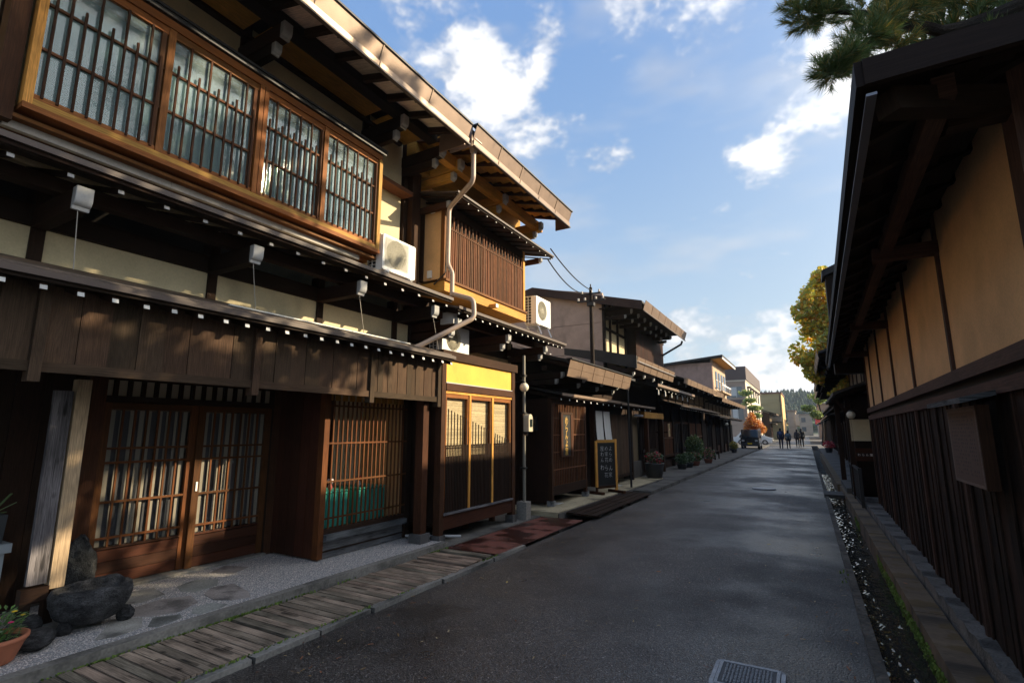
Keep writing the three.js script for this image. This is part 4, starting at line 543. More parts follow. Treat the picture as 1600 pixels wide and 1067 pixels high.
const faceStreet = new THREE.Quaternion().setFromAxisAngle(new THREE.Vector3(0, 1, 0), Math.PI / 2), faceStreetR = new THREE.Quaternion().setFromAxisAngle(new THREE.Vector3(0, 1, 0), -Math.PI / 2);
{
  const h = thing('shop_house', 'low dark shop house with copper-edged eave, latticed bay and white door curtain', 'house', [-5, 0.1, -11.7]); const Z0 = -9.25, Z1 = -14.1, bx = -4.55;
  box(h, 'back_wall', interior, -10.2, -10, 0.1, 3.6, Z0, Z1); box(h, 'front_wall', W.dark, -5.3, -5.4, 0.1, 2.9, Z0, Z1); box(h, 'side_wall', W.dark, -10, -5.3, 0.1, 3.4, Z0 - 0.02, Z0 - 0.1); box(h, 'side_wall', W.dark, -10, -5.3, 0.1, 3.4, Z1 + 0.1, Z1 + 0.02);
  const b = part(h, 'lattice_bay'), a0 = -9.64, a1 = -11.52; box(b, 'end_panel', W.dark, bx - 0.06, -5.3, 0.14, 2.3, a0 + 0.0, a0 - 0.04); box(b, 'end_panel', W.dark, bx - 0.06, -5.3, 0.14, 2.3, a1 + 0.04, a1); box(b, 'corner_post', W.brown, bx + 0.01, bx - 0.07, 0.2, 2.24, a0 + 0.02, a0 - 0.06); box(b, 'corner_post', W.brown, bx + 0.01, bx - 0.07, 0.2, 2.24, a1 + 0.06, a1 - 0.02); for (const z of [a0 - 0.02, a1 + 0.02]) box(b, 'foot_block', M([0.5, 0.5, 0.5], 0.8, { map: rep(tConc, 2, 2) }), bx + 0.04, bx - 0.1, 0.1, 0.2, z + 0.06, z - 0.06);
  box(b, 'head', W.valance, bx + 0.02, bx - 0.07, 2.16, 2.24, a0 - 0.06, a1 + 0.06); box(b, 'sill', W.dark, bx + 0.015, bx - 0.07, 0.30, 0.48, a0 - 0.06, a1 + 0.06); box(b, 'backing', W.black, bx - 0.09, bx - 0.1, 0.3, 2.16, a0 - 0.05, a1 + 0.05); box(b, 'bay_floor', W.dark, bx - 0.08, -5.3, 0.28, 0.32, a0 - 0.04, a1 + 0.04); box(b, 'bay_roof', W.dark, bx - 0.07, -5.3, 2.24, 2.3, a0, a1);
  for (let i = 0; i < 20; i++) { const z = mix(a0 - 0.06, a1 + 0.06, (i + 0.5) / 20); box(b, 'bar', W.lattice, bx, bx - 0.02, 0.48, 2.16, z + 0.011, z - 0.011); } for (const y of [0.8, 1.15, 1.5, 1.85]) box(b, 'cross_rail', W.lattice, bx + 0.005, bx - 0.0005, y - 0.012, y + 0.012, a0 - 0.06, a1 + 0.06);
  // entrance and boarded front
  box(h, 'post', W.brown, -4.72, -4.84, 0.1, 2.3, -12.55, -12.67); box(h, 'post', W.brown, -4.72, -4.84, 0.1, 2.3, -13.62, -13.74); box(h, 'door_recess', W.black, -5.2, -5.25, 0.1, 2.1, -11.55, -13.6); box(h, 'step_stone', concrete, -4.7, -5.1, 0.1, 0.2, -11.7, -12.5);
  // canopy, main eave with copper edge, brackets
  rafterEave(h, { name: 'low_canopy', xf: -4.28, xw: -5.3, yf: 2.30, yw: 2.52, z0: -9.6, z1: -13.45, step: 0.42, rw: 0.04, rh: 0.05, edge: copper, t: 0.045 });
  const me = part(h, 'main_eave'); prismZ(me, 'roof_deck', roofMetal, [[-4.02, 2.93], [-7.4, 3.85], [-7.4, 3.91], [-4.02, 2.99]], -9.36, -14.0); prismZ(me, 'rear_roof', roofMetal, [[-7.4, 3.9], [-10.6, 3.1], [-10.6, 3.04], [-7.4, 3.84]], -9.36, -14.0);
  for (let k = 0; k < 9; k++) beam(me, 'rafter', W.dark, [-4.1, 2.90, -9.5 - k * 0.5], [-5.3, 3.22, -9.5 - k * 0.5], 0.06, 0.07); for (let r = 0; r < 2; r++) seamFascia(me, -4.06 + r * 0.045, 2.66 + r * 0.17, 2.825 + r * 0.17, -9.36, -13.5, 0.045, copper, 6); box(me, 'roof_edge', metalBlack, -3.94, -4.06, 2.998, 3.02, -9.35, -13.52); box(me, 'purlin', W.dark, -4.5, -4.62, 2.80, 2.9, -9.36, -13.9); box(me, 'wall_beam', W.dark, -5.2, -5.32, 2.6, 3.2, -9.3, -14.05);
  for (const z of [-9.75, -10.95, -12.15, -13.35]) { arm(me, -5.3, -4.32, 2.73, z, 0.08, 0.12, 1, W.dark, greyPaint); arm(me, -5.3, -4.46, 2.60, z, 0.07, 0.1, 1, W.dark, greyPaint); }
  prismZ(me, 'ridge_flashing', M([0.75, 0.75, 0.73], 0.35, { metalness: 0.5 }), [[-4.4, 3.115], [-5.2, 3.335], [-5.2, 3.35], [-4.4, 3.13]], -9.3, -9.36); tube(me, 'downpipe', metalBlack, [[-4.2, 2.9, -13.85], [-4.2, 0.1, -13.85]], 0.03);
  // hanging sign
  const s = thing('hanging_sign', 'upright black shop sign with gold characters in a brown frame on the lattice', 'sign', [-4.5, 1.5, -10.35]); box(s, 'frame', W.brown, -4.50, -4.53, 1.04, 1.06, -10.02, -10.66); box(s, 'frame', W.brown, -4.50, -4.53, 1.93, 1.98, -10.02, -10.66); box(s, 'frame', W.brown, -4.50, -4.53, 1.06, 1.93, -10.02, -10.13); box(s, 'frame', W.brown, -4.50, -4.53, 1.06, 1.93, -10.55, -10.66);
  const st = canvasTex(128, 256, (x) => { x.fillStyle = '#0b0a0a'; x.fillRect(0, 0, 128, 256); x.strokeStyle = '#b08a3c'; ['me', 'ra', 'n', 'yo', 'ya'].forEach((k, i) => drawAt(x, k, 34, 6 + i * 49, 58 - 2 * i, 7)); }); facePlane(s, 'sign_face', M([1, 1, 1], 0.5, { map: st }), 0.42, 0.87, [-4.512, 1.495, -10.34], faceStreet); box(s, 'sign_board', W.black, -4.516, -4.53, 1.06, 1.93, -10.13, -10.55);
  // door curtain
  const n = thing('door_curtain', 'white split cloth curtain hanging over the shop entrance', 'curtain', [-4.7, 1.6, -13.1]); tube(n, 'rod', W.brown[1], [[-4.68, 2.1, -12.45], [-4.68, 2.1, -13.7]], 0.012);
  for (let k = 0; k < 2; k++) { const g = new THREE.PlaneGeometry(0.5, k ? 0.78 : 1.0, 24, 12), p = g.attributes.position; for (let i = 0; i < p.count; i++) { const u = p.getX(i), v = p.getY(i); p.setZ(i, 0.02 * Math.sin(u * 26 + k) * (0.6 - v) + 0.06 * (0.5 - v) * (0.5 - v)); } g.computeVertexNormals(); put(n, 'cloth', g, MP([0.78, 0.77, 0.74], 0.9, { side: 2, transmission: 0.25, thickness: 0 }), [-4.66, 2.09 - (k ? 0.39 : 0.5), -12.78 - k * 0.56], faceStreet); }
  // chalkboard stand
  const c = thing('chalkboard_stand', 'standing chalkboard menu in an orange wooden frame before the curtain', 'chalkboard', [-4.3, 0.1, -12.2]); const q = new THREE.Quaternion().setFromAxisAngle(new THREE.Vector3(0, 1, 0), 1.12), X = new THREE.Vector3(1, 0, 0).applyQuaternion(q), N = new THREE.Vector3(0, 0, 1).applyQuaternion(q), at = (u, y, o = 0) => [-4.32 + X.x * u + N.x * o, y, -12.25 + X.z * u + N.z * o];
  const pc = (name, mat, u0, u1, y0, y1, o0, o1) => put(c, name, boxGeo(u1 - u0, y1 - y0, o1 - o0), mat, at((u0 + u1) / 2, (y0 + y1) / 2, (o0 + o1) / 2), q);
  pc('frame_post', W.honey, -0.36, -0.30, 0.26, 1.34, -0.02, 0.02); pc('frame_post', W.honey, 0.30, 0.36, 0.16, 1.38, -0.02, 0.02); pc('frame_rail', W.honey, -0.30, 0.30, 1.30, 1.37, -0.018, 0.018); pc('frame_rail', W.brown, -0.30, 0.30, 0.22, 0.28, -0.018, 0.018); pc('board', M([0.012, 0.013, 0.014], 0.7), -0.30, 0.30, 0.28, 1.30, -0.01, 0.006); pc('foot', W.brown, 0.29, 0.37, 0.10, 0.16, -0.26, 0.26); pc('foot', W.brown, -0.37, -0.29, 0.10, 0.16, -0.22, 0.22); pc('frame_post', W.brown, -0.355, -0.305, 0.16, 0.26, -0.02, 0.02);
  const ct = canvasTex(256, 440, (x) => { x.fillStyle = '#0b0c0d'; x.fillRect(0, 0, 256, 440); x.strokeStyle = '#a8a8a8'; ['ya', 'me', 'yo', 'wa', 'ie', 'ra', 'n', 'hana', 'me'].forEach((k, i) => drawAt(x, k, 36 + (i % 3) * 64, 20 + Math.floor(i / 3) * 62, 60, 3.5)); ['wa', 'ra', 'n'].forEach((k, i) => drawAt(x, k, 30 + i * 66, 222 + i * 6, 66, 5)); ['hana', 'ie'].forEach((k, i) => drawAt(x, k, 88 + i * 64, 306, 64, 3.5)); });
  put(c, 'chalk_writing', new THREE.PlaneGeometry(0.56, 0.96), M([1, 1, 1], 0.8, { map: ct }), at(0, 0.79, 0.0095), q);
}
// ------------------------------------------------------------------ fourth house: brown-sided two-storey
const brownWall = M([0.60, 0.40, 0.29], 0.85, { map: rep(tPlaster, 0.6, 0.6) });
{
  const h = thing('wooden_house', 'two-storey house with plain brown side wall and copper-edged eaves behind the pole', 'house', [-5, 0.1, -18]); const Z0 = -14.9, Z1 = -21.4;
  const sw = part(h, 'side_wall'); for (let i = 0; i < 3; i++) for (let k = 0; k < 3; k++) box(sw, 'wall_panel', brownWall, -5.22 - k * 1.7, -5.22 - (k + 1) * 1.7 + 0.006, 3.0 + i * 0.95, 3.0 + (i + 1) * 0.95 - 0.012, Z0, Z0 - 0.1); prismZ(sw, 'gable_panel', brownWall, [[-5.22, 5.84], [-10.3, 5.84], [-7.4, 6.25], [-5.6, 5.9]], Z0 - 0.01, Z0 - 0.1); box(sw, 'corner_post', W.dark, -5.16, -5.24, 3.0, 5.5, Z0 + 0.02, Z0 - 0.1);
  box(h, 'back_wall', interior, -10.4, -10.3, 0.1, 6, -14.1, Z1); box(h, 'front_wall', W.dark, -5.3, -5.4, 0.1, 3.4, -14.12, Z1); box(h, 'far_wall', brownWall, -10.3, -5.3, 0.1, 5.9, Z1 + 0.1, Z1);
  const up = part(h, 'upper_front'); box(up, 'plaster_panel', cream, -5.24, -5.34, 3.7, 5.6, Z0 - 0.1, -17.2); for (const z of [-15.55, -16.3, -17.15]) box(up, 'post', W.dark, -5.19, -5.3, 3.7, 5.6, z + 0.05, z - 0.05); box(up, 'rail', W.dark, -5.2, -5.3, 4.7, 4.78, Z0 - 0.1, -17.1); box(up, 'sill_board', whitePaint, -5.1, -5.3, 3.98, 4.02, -16.4, -17.3);
  const ub = part(h, 'upper_bay'); box(ub, 'backing', W.dark, -4.92, -5.34, 3.95, 5.3, -17.3, -21.3); for (let i = 0; i < 26; i++) box(ub, 'slat', W.red, -4.89, -4.92, 4.0, 5.06, -17.32 - i * 0.152, -17.32 - i * 0.152 - 0.1); box(ub, 'head', W.dark, -4.87, -5.3, 5.06, 5.2, -17.28, -21.32); box(ub, 'sill', W.red, -4.86, -5.3, 3.93, 4.0, -17.28, -21.32);
  const me = part(h, 'main_eave'), ex = -3.93; prismZ(me, 'roof_deck', roofMetal, [[ex, 5.32], [-7.6, 5.32 + 3.67 * 0.25], [-7.6, 5.38 + 3.67 * 0.25], [ex, 5.38]], -14.72, -20.7); prismZ(me, 'rear_roof', roofMetal, [[-7.6, 6.29], [-10.9, 5.5], [-10.9, 5.45], [-7.6, 6.23]], -14.72, -20.7); prismZ(me, 'verge_board', W.beamR, [[ex - 0.02, 5.12], [-7.6, 5.12 + 3.65 * 0.25], [-10.9, 5.25], [-10.9, 5.44], [-7.6, 5.37 + 3.65 * 0.25], [ex - 0.02, 5.39]], -14.70, -14.74);
  box(me, 'soffit', W.dark, -4.0, -5.3, 5.3, 5.315, -14.76, -20.66); seamFascia(me, ex + 0.03, 5.1, 5.38, -14.72, -20.7, 0.09, copper, 7); box(me, 'gutter_lip', copperDark, ex + 0.03, ex + 0.06, 5.06, 5.09, -14.72, -20.7); for (let k = 0; k < 8; k++) { const z = -15.1 - k * 0.75; arm(me, -5.3, -4.36, 5.18, z, 0.08, 0.13, 1, W.dark, greyPaint); arm(me, -5.3, -4.56, 5.04, z, 0.07, 0.1, 1, W.dark, greyPaint); }
  tube(me, 'gutter_pipe', metalBlack, [[-4.0, 5.08, -20.7], [-4.05, 4.95, -20.72], [-5.2, 4.5, -21.3]], 0.04);
  const eb = part(h, 'middle_eave'); prismZ(eb, 'roof_deck', roofMetal, [[-4.02, 3.6], [-5.3, 3.9], [-5.3, 3.96], [-4.02, 3.66]], -14.2, -18.9); for (let r = 0; r < 2; r++) seamFascia(eb, -4.06 + r * 0.045, 3.3 + r * 0.175, 3.47 + r * 0.175, -14.2, -18.9, 0.045, copper, 6); box(eb, 'snow_rail', steel, -3.955, -3.985, 3.50, 3.515, -14.2, -18.9); prismZ(eb, 'verge_board', roofMetal, [[-4.0, 3.3], [-6.2, 3.85], [-6.2, 4.05], [-4.0, 3.67]], -14.12, -14.19); for (const z of [-14.5, -15.6, -16.7, -17.8]) arm(eb, -5.3, -4.2, 3.2, z, 0.06, 0.1, 1, W.dark, whitePaint);
  rafterEave(h, { name: 'lower_eave', xf: -4.0, xw: -5.3, yf: 2.98, yw: 3.24, z0: -16.4, z1: -22.6, step: 0.55, rw: 0.05, rh: 0.06, edge: copper, t: 0.07 }); rafterEave(h, { name: 'door_canopy', xf: -4.28, xw: -5.3, yf: 2.28, yw: 2.50, z0: -13.55, z1: -17.0, step: 0.6, rw: 0.05, rh: 0.05, edge: copper, t: 0.04 });
  for (let k = 0; k < 6; k++) box(h, 'hanging_plate', whitePaint, -4.1, -4.13, 2.74, 2.90, -16.9 - k * 0.95, -16.96 - k * 0.95); 
  const bf = part(h, 'boarded_front'); for (let i = 0; i < 12; i++) box(bf, 'board', W.valance, -4.78 - 0.004 * (i % 2), -4.82, 0.34, 2.05, -13.76 - i * 0.17, -13.76 - i * 0.17 - 0.164); box(bf, 'sill', W.dark, -4.74, -4.84, 0.26, 0.34, -13.74, -15.82); box(bf, 'corner_post', W.dark, -4.74, -4.86, 0.1, 2.3, -15.84, -15.98);
  box(h, 'entrance_wall', M([0.16, 0.115, 0.06], 0.9), -5.0, -5.05, 0.6, 2.1, -16.1, -17.4); box(h, 'entrance_plinth', concreteDark, -4.9, -5.1, 0.1, 0.6, -16.05, -17.4); box(h, 'entrance_beam', W.honey, -4.62, -4.74, 2.0, 2.2, -17.0, -19.6); box(h, 'post', W.brown, -4.64, -4.76, 0.1, 2.0, -17.4, -17.52); box(h, 'post', W.brown, -4.64, -4.76, 0.1, 2.0, -19.5, -19.62); box(h, 'cloth_band', M([0.62, 0.66, 0.8], 0.9), -4.66, -4.67, 2.03, 2.1, -16.0, -17.38);
  const dl = part(h, 'door_lattice'); for (let i = 0; i < 10; i++) box(dl, 'bar', W.dark, -4.86, -4.89, 0.2, 2.0, -17.6 - i * 0.18, -17.64 - i * 0.18); box(dl, 'rail', W.dark, -4.855, -4.895, 0.85, 0.95, -17.52, -19.5); box(dl, 'backing', W.black, -4.95, -4.96, 0.1, 2.0, -17.52, -19.5);
  const s = thing('wall_plaque', 'small pale upright name board on the dark entrance wall beyond the beam', 'plaque', [-4.7, 1.5, -20.6]); box(s, 'board', W.pale, -4.66, -4.69, 1.35, 1.85, -20.5, -20.75); const pt = canvasTex(64, 128, (x) => { x.fillStyle = '#c9a876'; x.fillRect(0, 0, 64, 128); x.strokeStyle = '#3a2a1c'; drawAt(x, 'hana', 12, 10, 40, 4); drawAt(x, 'ie', 12, 64, 40, 4); }); put(s, 'lettering', new THREE.PlaneGeometry(0.22, 0.46), M([1, 1, 1], 0.8, { map: pt }), [-4.657, 1.6, -20.625], faceStreet); box(s, 'bracket', W.dark, -4.69, -5.3, 1.5, 1.54, -20.6, -20.65);
}
{
  // the pole on the roof and its wires
  const p = thing('utility_pole', 'dark pole with insulators rising above the shop roof', 'utility pole', [-5.05, 3.2, -13.45]); const g = new THREE.CylinderGeometry(0.045, 0.065, 2.45, 12); put(p, 'mast', g, W.dark[0], [-5.05, 4.4, -13.45]);
  for (const [y, w] of [[5.42, 0.30], [5.22, 0.42]]) box(p, 'crossarm', metalBlack, -5.05 - w, -5.05 + w, y, y + 0.04, -13.43, -13.47); const ig = new THREE.LatheGeometry([[0, 0], [0.03, 0], [0.03, 0.03], [0.018, 0.035], [0.03, 0.05], [0.03, 0.075], [0, 0.09]].map((q) => new THREE.Vector2(...q)), 10); for (const [x, y] of [[-0.27, 5.46], [0.02, 5.46], [0.25, 5.46], [-0.38, 5.26], [-0.18, 5.26], [0.15, 5.26], [0.36, 5.26]]) put(p, 'insulator', ig, M([0.62, 0.55, 0.48], 0.3), [-5.05 + x, y, -13.45]); tube(p, 'mast_top', metalBlack, [[-5.05, 5.6, -13.45], [-5.05, 5.72, -13.45]], 0.02); box(p, 'clamp', metalBlack, -4.95, -5.15, 5.08, 5.18, -13.38, -13.52);
  const wire = (a, b, sag, label) => { const pts = []; for (let i = 0; i <= 12; i++) { const t = i / 12; pts.push([mix(a[0], b[0], t), mix(a[1], b[1], t) - sag * 4 * t * (1 - t), mix(a[2], b[2], t)]); } const m = tube(scene, 'overhead_wire', metalBlack, pts, 0.014, 40, 6, false); m.userData = { label, category: 'wire', group: 'wires from the roof pole' }; };
  wire([-4.35, 5.34, -9.3], [-5.03, 5.54, -13.45], 0.12, 'upper dark wire running from the second house to the pole'); wire([-4.42, 5.12, -9.3], [-5.32, 5.50, -13.45], 0.15, 'lower dark wire running from the second house to the pole');
  const a = thing('antenna', 'thin rooftop aerial beyond the brown-sided house', 'antenna', [-6.2, 4.0, -26]); tube(a, 'mast', metalBlack, [[-6.2, 3.7, -26], [-6.2, 5.6, -26]], 0.02); for (let k = 0; k < 5; k++) tube(a, 'element', metalBlack, [[-6.5 + k * 0.04, 5.25 + k * 0.07, -26], [-5.9 - k * 0.04, 5.25 + k * 0.07, -26]], 0.012); tube(a, 'boom', metalBlack, [[-6.2, 5.25, -26], [-6.2, 5.55, -26.3]], 0.012);
}
// ------------------------------------------------------------------ low row houses further along, either side
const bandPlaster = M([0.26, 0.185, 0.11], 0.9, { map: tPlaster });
function rowHouse(o) {   // d = +1 stands left and faces +x, -1 stands right and faces -x
  const d = o.d, xw = o.xw, h = thing('row_house', o.label, 'house', [xw - d * 1.5, 0.05, (o.z0 + o.z1) / 2], d > 0 ? 'low houses along the left side' : 'low houses along the right side'); const { z0, z1 } = o, L = z0 - z1, yE = o.ye, yl = o.yl, X = (v) => xw + d * v;
  box(h, 'front_wall', W.dark, X(-0.02), X(-0.14), 0.05, yE + 0.2, z0, z1); box(h, 'side_wall', o.side ?? W.dark, X(-0.14), X(-4.6), 0.05, yE + 0.25, z0, z0 - 0.1); box(h, 'side_wall', W.dark, X(-0.14), X(-4.6), 0.05, yE + 0.25, z1 + 0.1, z1); box(h, 'back_wall', interior, X(-4.6), X(-4.7), 0.05, yE + 0.2, z0, z1);
  prismZ(h, 'gable', o.side ?? W.dark, [[X(-0.14), yE + 0.24], [X(-4.6), yE + 0.24], [X(-2.4), yE + 0.24 + 0.7]], z0 - 0.02, z0 - 0.1);
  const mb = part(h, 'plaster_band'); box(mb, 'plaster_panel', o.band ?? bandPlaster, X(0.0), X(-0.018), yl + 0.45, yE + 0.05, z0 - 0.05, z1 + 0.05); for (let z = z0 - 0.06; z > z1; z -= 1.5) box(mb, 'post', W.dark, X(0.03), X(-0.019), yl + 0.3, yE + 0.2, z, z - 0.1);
  const me = part(h, 'main_eave'), xf = X(1.05); prismZ(me, 'roof_deck', roofMetal, [[xf, yE], [X(-2.3), yE + 1.1], [X(-2.3), yE + 1.16], [xf, yE + 0.06]], z0 + 0.25, z1 - 0.2); prismZ(me, 'rear_roof', roofMetal, [[X(-2.3), yE + 1.15], [X(-5), yE + 0.3], [X(-5), yE + 0.24], [X(-2.3), yE + 1.09]], z0 + 0.25, z1 - 0.2); seamFascia(me, xf + d * 0.01, yE - 0.16, yE + 0.07, z0 + 0.25, z1 - 0.2, 0.05, copper, Math.max(2, Math.round(L / 1.3)), d); for (let z = z0 - 0.2; z > z1; z -= 0.75) beam(me, 'rafter', W.dark, [X(1.0), yE - 0.02, z], [X(0), yE + 0.23, z], 0.07, 0.08); for (let z = z0 - 0.5; z > z1; z -= 1.5) arm(me, X(0), X(0.72), yE - 0.1, z, 0.08, 0.12, d, W.dark, greyPaint);
  rafterEave(h, { name: 'lower_eave', d, xf: X(0.85), xw: X(0), yf: yl, yw: yl + 0.24, z0: z0 - 0.05, z1: z1 + 0.05, step: 0.45, rw: 0.05, rh: 0.05, edge: copper, t: 0.05 });
  // ground floor: posts, lattices, boards and an opening
  const bays = Math.max(2, Math.round(L / 1.8)), bw = L / bays; for (let k = 0; k < bays; k++) {
    const a = z0 - k * bw, b = a - bw; box(h, 'post', W.dark, X(0.10), X(-0.02), 0.05, yl + 0.1, a, a - 0.12); const kind = Math.floor(hash3(k, Math.round(z0 * 7), 5) * 3);
    if (kind === 0) { const lt = part(h, 'lattice_window'); for (let i = 0; i < 9; i++) box(lt, 'bar', W.lattice, X(0.06), X(0.03), 0.6, 1.95, mix(a - 0.16, b + 0.03, (i + 0.3) / 9), mix(a - 0.16, b + 0.03, (i + 0.7) / 9)); box(lt, 'sill', W.brown, X(0.09), X(-0.02), 0.5, 0.6, a - 0.13, b); box(lt, 'cross_rail', W.lattice, X(0.075), X(0.061), 1.25, 1.3, a - 0.13, b); }
    else if (kind === 1) { const bf = part(h, 'boarded_front'); for (let i = 0; i < 8; i++) box(bf, 'board', W.dark, X(0.02 + 0.005 * (i % 2)), X(-0.02), 0.2, 2.0, mix(a - 0.14, b, i / 8), mix(a - 0.14, b, (i + 1) / 8) + 0.005); }
    else { const dr = part(h, 'sliding_door'); box(dr, 'panel', W.brown, X(0.0), X(-0.019), 0.1, 0.6, a - 0.13, b); box(dr, 'pane', M([0.03, 0.035, 0.04], 0.1), X(-0.004), X(-0.019), 0.6, 1.9, a - 0.13, b); for (let i = 0; i < 5; i++) box(dr, 'bar', W.dark, X(0.02), X(-0.003), 0.6, 1.9, mix(a - 0.13, b, (i + 0.4) / 5), mix(a - 0.13, b, (i + 0.6) / 5)); box(dr, 'lintel', W.brown, X(0.05), X(-0.02), 1.9, 2.0, a - 0.13, b); }
  }
  box(h, 'plinth', concreteDark, X(0.12), X(-0.02), 0.0, 0.05, z0, z1);
  if (o.shadeRear) { box(h, 'rear_block', bandPlaster, X(-2.2), X(-7), 0.05, o.shadeRear, z0 - 0.3, z1 + 0.3); prismZ(h, 'shade_block_roof', roofMetal, [[X(-1.6), o.shadeRear], [X(-4.6), o.shadeRear + 1.0], [X(-7.6), o.shadeRear], [X(-7.6), o.shadeRear + 0.08], [X(-4.6), o.shadeRear + 1.08], [X(-1.6), o.shadeRear + 0.08]], z0, z1); }  // hidden rear block and roof, added to shade the fronts opposite
  return h;
}
rowHouse({ d: 1, xw: -5.2, z0: -21.5, z1: -32.4, ye: 3.62, yl: 2.55, label: 'long dark low house beyond the potted shrubs on the left' });
rowHouse({ d: 1, xw: -5.25, z0: -32.6, z1: -45.2, ye: 3.42, yl: 2.35, label: 'far dark low house on the left just before the parked black van' });
{
  const h = thing('brown_house', 'brown two-storey house rising behind the far left row', 'house', [-7.5, 0, -43]); const b = M([0.52, 0.33, 0.255], 0.85, { map: rep(tPlaster, 0.6, 0.6) }), f = M([0.60, 0.44, 0.30], 0.85, { map: rep(tPlaster, 0.6, 0.6) });  // front paler tan than the side: sun and shade put into the colours
  box(h, 'side_wall', b, -10.2, -5.72, 3.6, 6.55, -40.0, -40.15); box(h, 'front_wall', f, -5.7, -5.85, 3.6, 6.9, -40.16, -47); box(h, 'rear_block', b, -10.2, -5.86, 3.6, 6.4, -40.16, -47); for (const z of [-41.2, -42.7, -44.2, -45.7]) { const w = box(h, 'window', M([0.03, 0.035, 0.045], 0.12), -5.66, -5.7, 4.7, 6.0, z, z - 0.9); box(w, 'frame', whitePaint, -5.64, -5.66, 4.62, 4.7, z + 0.05, z - 0.95); box(w, 'frame', whitePaint, -5.64, -5.66, 5.33, 5.37, z, z - 0.9); } box(h, 'balcony_rail', whitePaint, -5.2, -5.25, 4.9, 5.0, -41, -46); box(h, 'balcony_floor', f, -5.2, -5.7, 4.4, 4.5, -41, -46); for (let k = 0; k < 6; k++) box(h, 'balcony_post', whitePaint, -5.21, -5.24, 4.5, 4.9, -41 - k, -41.04 - k);
  prismZ(h, 'roof', roofMetal, [[-4.9, 6.85], [-10.4, 6.35], [-10.4, 6.5], [-4.9, 7.02]], -39.6, -47.5); prismZ(h, 'verge_board', whitePaint, [[-4.9, 6.70], [-4.95, 6.70], [-4.95, 6.83], [-4.9, 6.84]], -39.6, -47.5); prismZ(h, 'soffit', W.soffit, [[-4.96, 6.80], [-5.7, 6.73], [-5.7, 6.75], [-4.96, 6.82]], -39.7, -47.4); box(h, 'snow_guard', W.soffit, -8.8, -8.9, 6.5, 6.65, -39.8, -40);
}
// ------------------------------------------------------------------ right: long low storehouse with ochre plaster over dark boards
function hipRoof(parent, name, mat, x0, x1, z0, z1, ye, yr, t) {   // slab roof with four slopes, ridge along z
  const o = originFor(parent), xm = (x0 + x1) / 2, i = (x1 - x0) / 2, P = (dy) => [[x0, ye + dy, z0], [x1, ye + dy, z0], [x1, ye + dy, z1], [x0, ye + dy, z1], [xm, yr + dy, z0 - i], [xm, yr + dy, z1 + i]].map((p) => [p[0] - o[0], p[1] - o[1], p[2] - o[2]]);
  const A = P(t), B = P(0), tri = []; const f = (Q, ...ix) => { for (let k = 1; k + 1 < ix.length; k++) tri.push(...Q[ix[0]], ...Q[ix[k]], ...Q[ix[k + 1]]); };
  f(A, 0, 1, 4); f(A, 1, 2, 5, 4); f(A, 2, 3, 5); f(A, 3, 0, 4, 5); f(B, 1, 0, 4); f(B, 2, 1, 4, 5); f(B, 3, 2, 5); f(B, 0, 3, 5, 4);
  for (const [a, b] of [[0, 1], [1, 2], [2, 3], [3, 0]]) { tri.push(...A[b], ...A[a], ...B[a], ...A[b], ...B[a], ...B[b]); }
  const g = new THREE.BufferGeometry(); g.setAttribute('position', new THREE.BufferAttribute(new Float32Array(tri), 3)); return put(parent, name, uvBox(g), mat, o);
}
